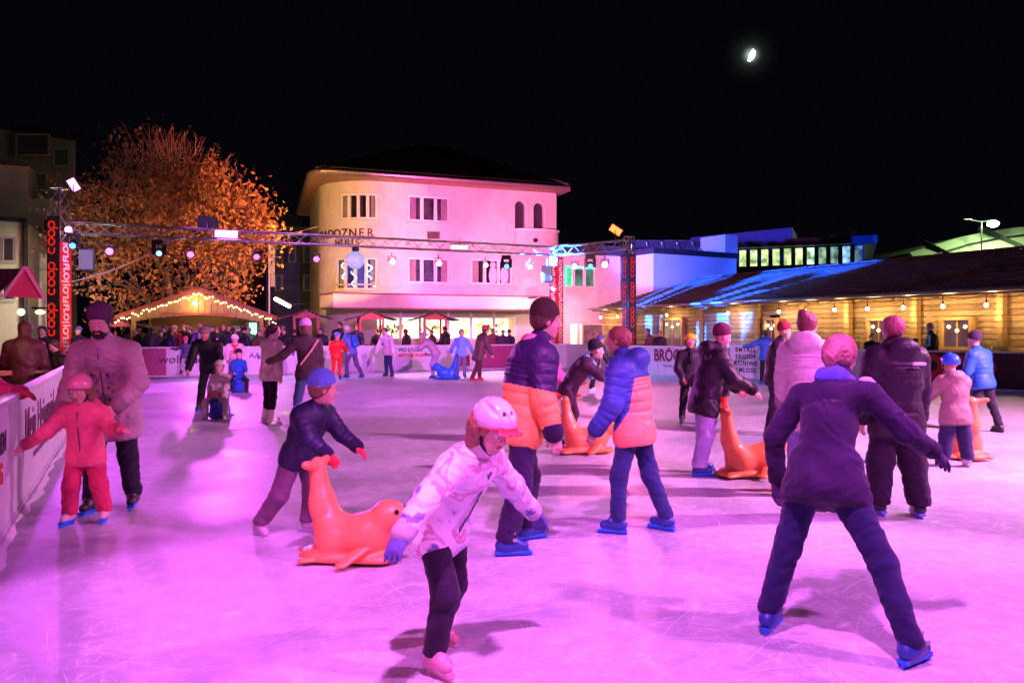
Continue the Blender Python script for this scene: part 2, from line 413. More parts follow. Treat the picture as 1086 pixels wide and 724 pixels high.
    if mid:
        for s in (1, -1):
            e = MB(); e.smooth = True; e.sphere(hd(s * .14, .325, .02), .052 * hh, 10, 6); eo = e.build('eye', mat('eye_white', (.75, .72, .7), .2), root)
            e = MB(); e.smooth = True; e.sphere(hd(s * .14, .368, .012), .022 * hh, 8, 6); e.build('iris', mat('iris', (.03, .02, .015), .15), eo)
        if near:
            solid('mouth', [ncap(hd(-.075, .362, -.25), hd(.075, .362, -.25), .02 * hh, None, .01), ncap(hd(-.05, .362, -.283), hd(.05, .362, -.283), .022 * hh, None, .01)], .004, skin((.5, .16, .15)), root)
            for s in (1, -1):
                solid('eyebrow', [ncap(hd(s * .07, .37, .125), hd(s * .21, .32, .13), .018 * hh, .012 * hh, .01)], .004, cloth(hair or (.05, .03, .02)), root)
    if beard:
        solid('beard', [nell(hd(0, .16, -.36), V3(.25, .23, .17) * hh, hR, .05), nell(hd(0, .3, -.19), V3(.15, .09, .035) * hh, hR, .04), nell(hd(0, .4, -.265), V3(.07, .06, .03) * hh, hR, .02, True)], max(h * .6, .006), cloth(hair or (.03, .02, .015)), root, fold=.003, sc=60)
    # --- trousers
    tb = flare
    tp = [nell(P + U * .02 * H, V3(.088, .07, .06) * H, None, .04), ncap(J['leg', 0][0], J['leg', 1][0], .058 * H, None, .04)]
    for i in (0, 1):
        a, b, c = J['leg', i]; up = unit(b - c)
        tp += [ncap(a, b, .057 * H * (1 + (tb - 1) * .4), .043 * H * tb, .035), ncap(b, c + up * (.005 if tb > .97 else .03) * H, .043 * H * tb, .034 * H * tb * (1.12 if tb > .97 else .9), .03)]
    for i in (0, 1):
        a, b, c = J['leg', i]; tp.append(nplane(c - V3(0, 0, .012 * H if tb > .97 else -.02 * H), (0, 0, -1), .004)) if abs(pitch[i]) < 1 and legs[i][0] > -12 and c[2] < ankle + .12 + (seated or 0) * 0 else None
    solid('trousers', tp, h, cloth(trousers), root, fold=.003 * H, sc=17)
    # --- jacket
    jc = jacket or (.03, .03, .035); B = bulk
    q1 = (6, quilt) if quilt else None; q2 = (4, quilt) if quilt else None
    jp = [ncap(P - U * hem * H * .6, mid_s, .088 * H * (B * .5 + .5), .084 * H * B, .05, flat=(Fw, .78), q=(4, quilt) if quilt else None),
          ncap(mid_s, C - U * .085 * H, .084 * H * B, .094 * H * B, .05, flat=(Fw2, .76), q=(4, quilt) if quilt else None),
          ncap(C + Rt2 * shw * .78 - U * .055 * H, C - Rt2 * shw * .78 - U * .055 * H, .05 * H * B, None, .05),
          nell(P - U * hem * H * .9, V3(.112, .09, .075 + hem * .35) * H * (B * .35 + .65), None, .04)]
    for i in (0, 1):
        a, b, c = J['leg', i]; jp.append(ncap(a + U * .03 * H, a + (b - a) * .22, .07 * H, .068 * H, .04))
    if hem > .06:
        for i in (0, 1): a, b, c = J['leg', i]; jp.append(ncap(a, a + (b - a) * min(.7, hem * 4.5), .075 * H, .078 * H, .06))
    if collar: jp.append(ncap(C - U * .04 * H, C + (hd(0, 0, -.3) - C) * .45, .058 * H, .047 * H, .03))
    for i in (0, 1):
        a, b, c, d = J['arm', i]
        jp += [ncap(a, b, .043 * H * B, .036 * H * B, .035, q=(4, quilt * .8) if quilt else None), ncap(b, c, .037 * H * B, .028 * H * B, .02, q=(4, quilt * .8) if quilt else None)]
    if hood == 'down': jp += [nell(C - Fw2 * .07 * H + U * .0 * H, V3(.085, .055, .06) * H, None, .04), ncap(C - Fw2 * .05 * H + Rt2 * .05 * H, C + Fw2 * .04 * H + Rt2 * .05 * H - U * .01 * H, .025 * H, None, .03), ncap(C - Fw2 * .05 * H - Rt2 * .05 * H, C + Fw2 * .04 * H - Rt2 * .05 * H - U * .01 * H, .025 * H, None, .03)]
    if hood == 'up': jp += [nell(hd(0, -.1, .1), V3(.45, .48, .5) * hh, hR, .04), ncap(hd(0, -.15, -.25), C - Fw2 * .02 * H, .33 * hh, .3 * hh, .04), nell(hd(0, .5, -.03), V3(.33, .34, .42) * hh, hR, .03, True)]
    pl = nplane(P - U * (hem + .055) * H, -U, .012)
    if not seated: jp.insert(0, pl); jp.append(pl)
    ms = [jm or (nylon(jc) if (quilt or B > 1.2) else cloth(jc))]; fn = None
    if near and not bands: bands = [(-9, (-hem * H - .055 * H + .02) / tor, tuple(x * .5 for x in jc)), (.7, .7 + .01 / tor, tuple(x * .8 for x in jc))]
    if bands:
        ms += [nylon(b[2]) for b in bands]
        def fn(c, bands=bands):
            t = ((c - P) @ U) / tor; r = np.zeros(len(c), int)
            onarm = np.zeros(len(c), bool)
            for i in (0, 1):
                for a_, b_ in (J['arm', i][0:2], J['arm', i][1:3]):
                    d_ = b_ - a_; u_ = np.clip(((c - a_) @ d_) / (d_ @ d_), 0, 1); onarm |= (np.linalg.norm(c - a_ - u_[:, None] * d_, axis=1) < .056 * H * B) & (u_ > 0)
            for i, b in enumerate(bands):
                sel = (t >= b[0]) & (t < b[1])
                if len(b) > 3: sel &= ~onarm
                r[sel] = i + 1
            return r
    solid('jacket', jp, h, ms, root, fold=(.003 if not quilt else .0018) * H, sc=17, matfn=fn)
    if near:   # zip, cuffs and a hem line
        z = []
        for t in np.linspace(-.05, .93, 12):
            cc = P + U * tor * t; rad = (.088 * (B * .5 + .5) * .78 if t < .3 else .086 * B * .76) * H
            z.append(Vector(cc + Fw2 * (rad + .006)))
        MB().path(z, .005, 5).build('zip', mat('zip', (.12, .12, .13), .4, .5), root)
        for i in (0, 1):
            a, b, c, d = J['arm', i]; d = unit(d)
            solid('cuff', [ncap(c - d * .02 * H, c + d * .004 * H, .031 * H * B, .03 * H * B, .01)], .008, cloth(tuple(x * .6 for x in jc)), root)
    if scarf is not None: solid('scarf', [ncap(C + Rt * s * .03 * H + Fw * .03 * H, C + Rt * s * .02 * H - Fw * .03 * H + U * .01 * H, .034 * H, None, .03) for s in (1, -1)] + [ncap(C + Fw * .055 * H, mid_s + Fw * .09 * H * B + U * .05 * H, .026 * H, .03 * H, .02)], h, cloth(scarf), root, fold=.003, sc=40)
    # --- boots and blades
    for i, s in ((0, 1), (1, -1)):
        a, b, c = J['leg', i]; up = unit(b - c); pt = RAD(pitch[i])
        T = unit(V3(s * .18, cos(pt), -sin(pt))); N = unit(np.cross(np.cross(T, V3(0, 0, 1)), T))
        k_ = 1.12 if skates else 1.0
        bc = skates[0] if skates else boots
        bpz = [ncap(c - N * .028 * H - T * .02 * H, c - N * .032 * H + T * .07 * H, .027 * H, .021 * H, .02), ncap(c - N * .022 * H, c + up * .055 * H, .028 * H * k_, .031 * H * k_, .02),
               ncap(c - N * .02 * H + T * .03 * H, c + N * .012 * H + T * .012 * H, .026 * H, None, .02)]
        bpz.append(nplane(c - N * .052 * H, -N, .004))
        bo = solid('boot', bpz, max(h * .8, .006), mat('boot', bc, .4, noise=(12, .12), bump=(30, .15)), root)
        if skates:
            so = c - N * .05 * H
            bl = MB(); M = Matrix(np.stack([np.cross(T, N), T, N], 1).tolist())
            bl.box(so + T * .025 * H - N * .006, (.032 * H, .14 * H, .02), M)
            holder = bl.box(so + T * .03 * H - N * .03, (.012, .15 * H, .04), M)
            holder.build('blade_holder', plastic(skates[1]), bo)
            b2 = MB(); Lb = .17 * H
            prof = [(-.5 * Lb, .012), (-.5 * Lb, -.006), (-.44 * Lb, -.012), (.42 * Lb, -.012), (.52 * Lb, -.002), (.54 * Lb, .012)]
            vs = []
            for w_ in (-.003, .003):
                for (t_, n_) in prof: vs.append(so + T * (.03 * H + t_) + N * (n_ - .045) + np.cross(T, N) * w_)
            n6 = len(prof); b2.add(vs, [tuple(range(n6)), tuple(range(2 * n6 - 1, n6 - 1, -1))] + [(j, (j + 1) % n6, n6 + (j + 1) % n6, n6 + j) for j in range(n6)])
            b2.build('blade', mat('blade_steel', (.75, .75, .77), .2, 1), bo)
            if near and skates is BS:
                bk_ = MB()
                for q in (.0, .03):
                    p0 = c + T * (.03 - q * .5) * H + up * q * H; sd = np.cross(T, N)
                    bk_.bar(p0 + sd * .034 * H, p0 - sd * .034 * H, .01, .016); bk_.box(p0 + sd * .036 * H, (.01, .03, .02), M)
                bk_.build('buckle_strap', plastic((.3, .32, .36)), bo)
            elif near:
                lc = MB()
                for q in range(5):
                    p0 = c + T * (.045 * H - q * .006 * H) + N * (-.004 + q * .014) * H
                    lc.tube(p0 + np.cross(T, N) * .016 * H, p0 - np.cross(T, N) * .016 * H, .0035, 5)
                lc.build('lace', cloth((.7, .7, .7)), bo)
    # --- hair
    if hair is not None:
        hpz = [nell(hd(0, -.07, .15), V3(.375, .44, .385) * hh, hR, .03)]
        if hair_style in ('long', 'bun', 'pony'): hpz.append(nell(hd(0, -.17, -.06), V3(.36, .3, .36) * hh, hR, .06))
        else: hpz.append(nell(hd(0, -.22, -.02), V3(.33, .25, .3) * hh, hR, .06))
        if hair_style == 'long':
            for s in (1, -1): hpz.append(ncap(hd(s * .27, -.12, -.1), hd(s * .3, -.1, -.75), .13 * hh, .09 * hh, .06))
            hpz.append(ncap(hd(0, -.3, -.1), hd(0, -.38, -1.0), .24 * hh, .13 * hh, .08, flat=(hR @ V3(0, 1, 0), .6)))
        if hair_style == 'bun': hpz.append(nell(hd(0, -.42, .42), V3(.23, .22, .22) * hh, hR, .03))
        if hair_style == 'pony': hpz += [ncap(hd(0, -.42, .22), hd(0, -.58, -.1), .12 * hh, .12 * hh, .04), ncap(hd(0, -.58, -.1), hd(0, -.52, -.75), .12 * hh, .05 * hh, .05)]
        hpz += [nell(hd(0, .36, -.2), V3(.31, .34, .46) * hh, hR, .03, True)]
        if hair_style in ('short', 'bun', 'pony'): hpz.append(nell(hd(0, .2, -.5), V3(.6, .38, .35) * hh, hR, .03, True))
        solid('hair', hpz, max(h * .6, .006), mat('hair', hair, .55, noise=(40, .35), bump=(70, .6), stretch=(1, 1, .15)), root, fold=.0025 if near else 0, sc=70)
    # --- hats
    if hat:
        kind, hc1 = hat[0], hat[1]; hc2 = hat[2] if len(hat) > 2 else hc1; hl = max(h * .65, .006)
        if kind == 'beanie':
            pz = [nell(hd(0, -.08, .2), V3(.40, .46, .42) * hh, hR, .02), nell(hd(0, -.15, .46), V3(.27, .28, .22) * hh, hR, .1), nplane(hd(0, 0, .12), hR @ V3(0, .35, -1), .01)]
            bo = solid('beanie', pz, hl, mat('knit', hc1, .95, noise=(30, .2), bump=(60, .5), stretch=(1, 1, .3)), root)
            solid('cuff', [nell(hd(0, -.08, .16), V3(.425, .49, .3) * hh, hR, .02), nplane(hd(0, 0, .11), hR @ V3(0, .35, -1), .02), nplane(hd(0, 0, .30), hR @ V3(0, -.35, 1), .02)], hl, mat('knit', hc2, .95, noise=(30, .2), bump=(60, .5), stretch=(1, 1, .3)), bo)
            if len(hat) > 3: solid('pompom', [nell(hd(0, -.15, .74), V3(.14, .14, .14) * hh, None, .01)], hl, cloth(hat[3]), bo, fold=.004, sc=80)
        elif kind == 'cap':
            bo = solid('cap', [nell(hd(0, -.05, .2), V3(.39, .46, .36) * hh, hR, .02), ncap(hd(-.14, .42, .22), hd(.14, .42, .22), .16 * hh, None, .03, flat=(hR @ V3(0, .2, 1), .16)), nplane(hd(0, 0, .14), hR @ V3(0, .1, -1), .01)], hl, cloth(hc1), root)
        elif kind == 'fur':
            bo = solid('fur_hat', [nell(hd(0, -.06, .26), V3(.46, .52, .34) * hh, hR, .05), nplane(hd(0, 0, .1), hR @ V3(0, .2, -1), .03)], hl, mat('fur', hc1, .95, noise=(50, .4), bump=(60, .9)), root, fold=.008, sc=70)
        elif kind in ('helmet', 'bike'):
            pz = [nell(hd(0, -.05, .16), V3(.44, .52, .46) * hh, hR, .02), nplane(hd(0, .2, .12), hR @ V3(0, .42, -1), .012), nplane(hd(0, 0, -.06), hR @ V3(0, -.1, -1), .01)]
            if near or kind == 'bike':
                for a_ in (-.26, -.09, .09, .26):
                    if kind == 'bike': pz.append(ncap(hd(a_, .4, .46), hd(a_ * 1.1, -.4, .5), .045 * hh, None, .01, sub=True))
                    elif abs(a_) > .2: pz.append(ncap(hd(a_, .1, .58), hd(a_, -.18, .6), .035 * hh, None, .008, sub=True)); pz.append(ncap(hd(a_ * 1.5, .05, .4), hd(a_ * 1.5, -.16, .42), .03 * hh, None, .008, sub=True))
            bo = solid('helmet', pz, hl, hat[3] if len(hat) > 3 else mat('helmet_shell', hc1, .22, noise=(4, .05), coat=.5), root)
            solid('rim', [nell(hd(0, -.05, .15), V3(.455, .535, .4) * hh, hR, .01), nplane(hd(0, .2, .11), hR @ V3(0, .42, -1), .008), nplane(hd(0, .2, .17), hR @ V3(0, -.42, 1), .008), nplane(hd(0, 0, -.08), hR @ V3(0, -.1, -1), .01)], hl, mat('helmet_rim', hc2, .4), bo)
            if kind == 'bike' and len(hat) > 3: solid('visor', [ncap(hd(-.2, .5, .2), hd(.2, .5, .2), .12 * hh, None, .02, flat=(hR @ V3(0, .25, 1), .2))], hl, plastic(hc2), bo)
            if mid:
                st = MB()
                for s in (1, -1): st.path([Vector(hd(s * .4, .02, .1)), Vector(hd(s * .3, .14, -.3)), Vector(hd(s * .05, .2, -.54))], .007, 5); 
                st.tube(hd(.05, .2, -.54), hd(-.05, .2, -.54), .008, 5); st.build('strap', cloth((.02, .02, .02)), bo)
        elif kind == 'band':
            solid('headband', [nell(hd(0, -.06, .15), V3(.385, .45, .4) * hh, hR, .01), nplane(hd(0, 0, .06), hR @ V3(0, .1, -1), .01), nplane(hd(0, 0, .24), hR @ V3(0, -.1, 1), .01)], hl, cloth(hc1), root)
    fr = dict(P=P, C=C, mid=mid_s, U=U, F=Fw2, R=Rt2, F0=Fw, J=J, hd=hd, H=H, h=h, hh=hh, hR=hR, tor=tor, B=B)
    if extra: extra(root, fr)
    return root, fr

def seal(label, px, Y, heading, color=(.95, .16, .03), sc=1.0, loc=None, group='plastic seals that learners push over the ice'):
    """sliding aid for learners: seal on a flat base, its tail standing up as a push bar"""
    pos = loc if loc is not None else px2(px, Y, z=0)
    r = thing('skating_aid_seal', label, 'skating aid', (pos[0], pos[1], 0), RAD(heading), group); h = .012 if Y < 11 else .02; s = sc
    B = [ncap((0, -.1 * s, .17 * s), (0, .12 * s, .2 * s), .17 * s, .16 * s, .08, flat=(V3(0, 0, 1), .95)),
         ncap((0, .12 * s, .22 * s), (0, .26 * s, .33 * s), .14 * s, .11 * s, .08), nell((0, .3 * s, .37 * s), V3(.11, .125, .105) * s, None, .05),
         ncap((0, .38 * s, .345 * s), (0, .42 * s, .335 * s), .06 * s, .05 * s, .03),
         ncap((0, -.14 * s, .17 * s), (0, -.25 * s, .42 * s), .15 * s, .1 * s, .1, flat=(V3(0, 1, 0), .85)), ncap((0, -.25 * s, .42 * s), (0, -.29 * s, .7 * s), .1 * s, .075 * s, .08, flat=(V3(0, 1, 0), .8)),
         ncap((0, -.22 * s, .05 * s), (0, .22 * s, .05 * s), .2 * s, .15 * s, .06, flat=(V3(0, 0, 1), .3)), nplane((0, 0, .012), (0, 0, -1), .005)]
    body = solid('body', B, h, plastic(color), r)
    solid('tail_handle', [ncap((0, -.29 * s, .7 * s), (.17 * s, -.3 * s, .735 * s), .05 * s, .03 * s, .04), ncap((0, -.29 * s, .7 * s), (-.17 * s, -.3 * s, .735 * s), .05 * s, .03 * s, .04)], h * .8, plastic(color), r)
    for q in (1, -1):
        solid('flipper', [ncap((q * .12 * s, .14 * s, .14 * s), (q * .27 * s, .04 * s, .045 * s), .07 * s, .05 * s, .04, flat=(V3(0, 0, 1), .4))], h, plastic(color), r)
        solid('tail_flipper', [ncap((q * .08 * s, -.14 * s, .05 * s), (q * .2 * s, -.3 * s, .04 * s), .07 * s, .05 * s, .04, flat=(V3(0, 0, 1), .4))], h, plastic(color), r)
        e = MB(); e.smooth = True; e.sphere((q * .075 * s, .385 * s, .405 * s), .02 * s, 10, 6); e.build('eye', mat('seal_eye', (.01, .01, .01), .15), r)
    n = MB(); n.smooth = True; n.sphere((0, .465 * s, .345 * s), .022 * s, 10, 6); n.build('nose', mat('seal_eye', (.01, .01, .01), .15), r)
    return r
# ------------------------------------------------------------------ ground and ice
ICE = [uv(-.9, -8), uv(-.9, 29.95), uv(16.9, 29.95), Vector((4.06, 30.6, 0)), Vector((13.17, 20.5, 0)), Vector((21.0, 11.8, 0)), Vector((20, -8, 0))]
def ground_mats():
    m = bpy.data.materials.new('asphalt'); m.use_nodes = True; nt = m.node_tree; b = nt.nodes['Principled BSDF']
    n = nt.nodes.new('ShaderNodeTexNoise'); n.inputs['Scale'].default_value = 1.2; n.inputs['Detail'].default_value = 8
    tc = nt.nodes.new('ShaderNodeTexCoord'); nt.links.new(tc.outputs['Object'], n.inputs['Vector'])
    r = nt.nodes.new('ShaderNodeValToRGB'); r.color_ramp.elements[0].color = (.03, .03, .03, 1); r.color_ramp.elements[1].color = (.075, .07, .07, 1)
    nt.links.new(n.outputs[0], r.inputs[0]); nt.links.new(r.outputs[0], b.inputs['Base Color']); b.inputs['Roughness'].default_value = .8
    return m
def ice_mat():
    m = bpy.data.materials.new('ice'); m.use_nodes = True; nt = m.node_tree; b = nt.nodes['Principled BSDF']; L = nt.links.new
    N = lambda t: nt.nodes.new('ShaderNode' + t)
    tc = N('TexCoord')
    big = N('TexNoise'); big.inputs['Scale'].default_value = .55; big.inputs['Detail'].default_value = 6; big.inputs['Distortion'].default_value = .8; L(tc.outputs['Object'], big.inputs['Vector'])
    fine = N('TexNoise'); fine.inputs['Scale'].default_value = 7; fine.inputs['Detail'].default_value = 8; fine.inputs['Roughness'].default_value = .75; L(tc.outputs['Object'], fine.inputs['Vector'])
    def scr(rot, sc, thin, dist):
        mp = N('Mapping'); mp.inputs['Rotation'].default_value = (0, 0, rot); mp.inputs['Scale'].default_value = (1, .13, 1)
        wn = N('TexNoise'); wn.inputs['Scale'].default_value = .6; L(tc.outputs['Object'], wn.inputs['Vector'])
        mx = N('VectorMath'); mx.operation = 'MULTIPLY_ADD'; mx.inputs[1].default_value = (dist,) * 3; L(wn.outputs['Color'], mx.inputs[0]); L(tc.outputs['Object'], mx.inputs[2])
        L(mx.outputs[0], mp.inputs[0])
        v = N('TexVoronoi'); v.feature = 'DISTANCE_TO_EDGE'; v.inputs['Scale'].default_value = sc; L(mp.outputs[0], v.inputs['Vector'])
        q = N('MapRange'); q.inputs['From Min'].default_value = 0; q.inputs['From Max'].default_value = thin; q.inputs['To Min'].default_value = 1; q.inputs['To Max'].default_value = 0
        L(v.outputs['Distance'], q.inputs['Value']); return q.outputs[0]
    ss = [scr(.4, 1.6, .006, 1.7), scr(1.7, 2.2, .008, 2.1), scr(2.6, 1.3, .005, 1.5), scr(.9, 3.4, .015, 2.4), scr(-.5, 5, .03, 1.9)]
    acc = ss[0]
    for s_ in ss[1:]:
        a = N('Math'); a.operation = 'MAXIMUM'; L(acc, a.inputs[0]); L(s_, a.inputs[1]); acc = a.outputs[0]
    gate = N('MapRange'); gate.inputs['From Min'].default_value = .5; gate.inputs['From Max'].default_value = .7; L(fine.outputs[0], gate.inputs['Value'])
    mul = N('Math'); mul.operation = 'MULTIPLY'; L(acc, mul.inputs[0]); L(gate.outputs[0], mul.inputs[1]); scratch = mul.outputs[0]
    base = N('ValToRGB'); base.color_ramp.elements[0].position = .36; base.color_ramp.elements[1].position = .66
    base.color_ramp.elements[0].color = (.34, .36, .42, 1); base.color_ramp.elements[1].color = (.6, .62, .67, 1); L(big.outputs[0], base.inputs[0])
    fr = N('Mix'); fr.data_type = 'RGBA'; fr.blend_type = 'MULTIPLY'; fr.inputs[0].default_value = .55
    fc = N('ValToRGB'); fc.color_ramp.elements[0].position = .36; fc.color_ramp.elements[1].position = .62; fc.color_ramp.elements[0].color = (.5, .5, .52, 1); fc.color_ramp.elements[1].color = (1, 1, 1, 1); L(fine.outputs[0], fc.inputs[0])
    L(base.outputs[0], fr.inputs[6]); L(fc.outputs[0], fr.inputs[7])
    mx = N('Mix'); mx.data_type = 'RGBA'; L(scratch, mx.inputs[0]); L(fr.outputs[2], mx.inputs[6]); mx.inputs[7].default_value = (.93, .94, .96, 1)
    L(mx.outputs[2], b.inputs['Base Color'])
    rg = N('MapRange'); rg.inputs['From Min'].default_value = .35; rg.inputs['From Max'].default_value = .65; rg.inputs['To Min'].default_value = .33; rg.inputs['To Max'].default_value = .6; L(big.outputs[0], rg.inputs['Value'])
    ra = N('Math'); ra.operation = 'MULTIPLY_ADD'; ra.inputs[1].default_value = .3; L(scratch, ra.inputs[0]); L(rg.outputs[0], ra.inputs[2]); L(ra.outputs[0], b.inputs['Roughness'])
    bp = N('Bump'); bp.inputs['Strength'].default_value = .5; bp.inputs['Distance'].default_value = .006
    hh = N('Math'); hh.operation = 'MULTIPLY_ADD'; hh.inputs[1].default_value = 1.2; L(scratch, hh.inputs[0]); L(fine.outputs[0], hh.inputs[2]); L(hh.outputs[0], bp.inputs['Height']); L(bp.outputs[0], b.inputs['Normal'])
    b.inputs['Specular IOR Level'].default_value = .35
    return m
g = MB(); g.quad((-900, -60, -.06), (900, -60, -.06), (900, 1500, -.06), (-900, 1500, -.06)); tag(g.build('ground', ground_mats()), 'dark square around the ice rink', kind='structure')
g = MB(); g.prism([(p.x, p.y) for p in ICE], -.05, 0); tag(g.build('ice', ice_mat()), 'scratched ice sheet of the rink', kind='structure')
# skate cuts and shaved ice: thin raised ribbons
def scratches():
    m = MB(); r = random.Random(5)
    for i in range(3600):
        Y = 2.2 + 20 * r.random() ** 1.7; X = r.uniform(-.62, .68) * Y
        if Vector((X, Y)).dot(UD) < -.6: continue
        a = r.uniform(0, pi) if r.random() < .5 else r.gauss(.35, .35); L = r.uniform(.08, .9) * (1 + Y * .05); cv = r.gauss(0, .6); w = r.uniform(.0004, .0016) * (1 + Y * .1)
        n = 7; p = Vector((X, Y)); prev = None
        for k in range(n):
            aa = a + cv * L * k / n; d = Vector((cos(aa), sin(aa))); nn = Vector((-d.y, d.x)) * w * sin(pi * (k + .35) / n)
            cur = ((p.x + nn.x, p.y + nn.y, .002), (p.x - nn.x, p.y - nn.y, .002))
            if prev and r.random() < .88: m.add([prev[0], prev[1], cur[1], cur[0]], [(0, 1, 2, 3)])
            prev = cur; p = p + d * L / n
    for i in range(6500):
        Y = 2.2 + 14 * r.random() ** 1.6; X = r.uniform(-.62, .68) * Y
        if Vector((X, Y)).dot(UD) < -.6: continue
        s = r.uniform(.0015, .006) * (1 + Y * .04); a = r.random() * 6; 
        m.add([(X + s * cos(a + t) * r.uniform(.5, 1.3), Y + s * sin(a + t) * r.uniform(.5, 1.3), .0025) for t in (0, 1.5, 3.1, 4.6)], [(0, 1, 2, 3)])
    tag(m.build('skate_scratches', mat('shaved_ice', (.8, .81, .85), .8)), 'white skate cuts and crumbs of shaved ice on the rink', kind='stuff')
scratches()
def snow_ridge(label, A, B, off):
    A, B = Vector((A.x, A.y, 0)), Vector((B.x, B.y, 0)); d = (B - A); L = d.length; d.normalize(); nn = Vector((d.y, -d.x, 0)) * off; m = MB(); m.smooth = True; r = random.Random(int(L * 10)); n = int(L / .12); rows = []
    for i in range(n + 1):
        p = A + d * L * i / n; w = (.035 + .05 * sin(i * .13) ** 2 + .02 * sin(i * .9)) * r.uniform(.85, 1.15); h = r.uniform(.006, .035); rows.append([p + nn * .036, p + nn * .036 + Vector((0, 0, h)), p + nn * (.036 + w * .5) + Vector((0, 0, h * .6)), p + nn * (.036 + w) + Vector((0, 0, .001))])
    v = [q for row in rows for q in row]; m.add(v, [(4 * i + k, 4 * i + k + 1, 4 * i + k + 5, 4 * i + k + 4) for i in range(n) for k in range(3)])
    tag(m.build('shaved_ice_ridge', mat('shaved_ice', (.8, .81, .85), .8)), label, kind='stuff')
snow_ridge('ridge of shaved ice along the left boards', uv(-.9, -4), uv(-.9, 29.8), 1)
snow_ridge('ridge of shaved ice along the back boards', uv(-.8, 29.95), uv(16.8, 29.95), 1)

# ------------------------------------------------------------------ rink boards
INK = mat('print_black', (.03, .025, .03), .6); RED = mat('print_red', (.75, .02, .02), .5)
def boards(label, a, b, n, col, H=1.04, matfn=None, group='white boards round the rink', extra_h=None):
    a, b = Vector((a.x, a.y, 0)), Vector((b.x, b.y, 0)); d = (b - a); L = d.length; d.normalize()
    t = thing('rink_board', label, 'rink barrier', a, atan2(d.y, d.x), group)
    w = L / n
    for i in range(n):
        m = MB(); m.bbox((i * w + .012, -.03, .06), ((i + 1) * w - .012, .03, H - .05)); c = matfn(i) if matfn else col
        m.build('panel', c, t, bevel=.006)
        p = MB(); p.bbox((i * w - .03, .034, .0), (i * w + .03, .09, H - .02)); p.bbox((i * w - .03, .09, 0), (i * w + .03, .5, .05)); p.build('post', STEEL, t)
    r = MB(); r.bbox((0, -.05, H - .05), (L, .06, H)); r.build('top_rail', plastic((.75, .75, .78)), t, bevel=.01)
    k = MB(); k.bbox((0, -.036, 0), (L, .034, .06)); k.build('kick_strip', plastic((.6, .6, .62)), t)
    return t, L
def wall_mat(name, c): return mat(name, c, .4, noise=(1.2, .07), bump=(3, .12))
WB = wall_mat('board_white', (.72, .72, .74))
# left side: x runs from near to far, the ice is on its right, so the printed face is -y of the board frame
tl, Ll = boards('left white rink board with dark lettering beside the man in the beanie', uv(-.9, -8), uv(-.9, 29.9), 19, WB, matfn=lambda i: wall_mat('board_maroon', (.35, .03, .16)) if i > 16 else WB)
s0 = 6.0 / .9026 - 0  # the board frame starts at v=-8; s (from the anchor at depth 6) = v - v0
v0 = -3.86 * -.4305 + 6 * .9026
def LX(s): return v0 + s + 8
def ltext(s, sc, z, t, m, sx=1, bold=0, al='LEFT'): text('lettering', t, m, tl, frame((LX(s), -.036, z), (1, 0, 0), (0, 0, 1)), sc, .002, bold, sx, al)
ltext(1.25, .50, .66, 'Mein Heimspiel', mat('print_dark_maroon', (.12, .02, .08), .6), .93, .003)
ltext(1.9, .13, .37, 'www.mein-heimspiel', mat('print_grey', (.2, .1, .2), .6), 1.6)
ltext(-1.15, .21, .72, 'WIR LIEBEN', INK, 1.1, .006); ltext(-1.45, .21, .5, 'BEWEGUNG', RED, 1.15, .006); ltext(-1.3, .10, .28, 'aus der Region', INK, 1.5)
ltext(4.7, .55, .6, '///', mat('print_blue', (.03, .05, .35), .5), 1.2, .01)
ltext(6.6, .3, .6, 'EISPLATZ', INK, 1, .004)
# back side
WB2 = wall_mat('board_pale', (.68, .68, .72)); MRN = wall_mat('board_maroon', (.35, .03, .16))
tb_, Lb = boards('back white rink board with adverts in front of the market stall and the booths', uv(-.9, 29.95), uv(16.9, 29.95), 9, WB2, matfn=lambda i: MRN if i in (0, 7) else WB2)
def BX(px):   # position along the back board under a column of the photograph
    q = (px - CX) / FPX; o = uv(-.9, 29.95); t = (q * o.y - o.x) / (UD.x - q * UD.y); return t
def BZ(px, py): q = BX(px); Y = (uv(-.9, 29.95) + Vector((UD.x, UD.y, 0)) * q).y; return EYE - (py - HY) / FPX * Y
def btext(px, py, size, t, m, sx=1, bold=0, al='LEFT', name='lettering'): text(name, t, m, tb_, frame((BX(px), -.036, BZ(px, py)), (1, 0, 0), (0, 0, 1)), size, .002, bold, sx, al)
btext(168, 381.5, .40, 'wølf', INK, 1.1); btext(190.5, 381.5, .40, 'druck', INK, 1.05, .012)
f_ = MB(); x0, x1 = BX(291), BX(300); f_.bbox((x0, -.034, .42), (x1, -.045, .95)); f_.build('red_sign', RED, tb_)
btext(292.5, 375, .16, 'EIS\nLAUF', mat('print_white', (.85, .85, .85), .5), .8)
btext(264, 377, .26, 'AA', mat('print_lilac', (.2, .05, .25), .5), 1.1, .004); btext(306, 373, .42, '//', mat('print_blue', (.03, .05, .35), .5), 1.1, .02)
btext(422, 371, .17, 'WO LANDE', INK, 1.1, .008); btext(422, 377, .17, 'MOTS MORGEN', RED, .95, .008)
def bline(pts, w=.014, m=INK):
    o = MB(); P = [Vector((BX(p[0]), -.036, BZ(p[0], p[1]))) for p in pts]
    for i in range(len(P) - 1): o.bar(P[i], P[i + 1], w, .004)
    o.build('advert_outline', m, tb_)
bline([(420.5, 369), (440.5, 369), (448, 384), (420.5, 381.5), (420.5, 369)])
bline([(378, 369), (378, 384)]); bline([(382, 373), (405, 373)]); bline([(382, 377), (402, 377)])
btext(450, 375.5, .18, 'Radio', INK, 1.1, .004); btext(461, 375, .2, 'L', RED, 1.3, .02)
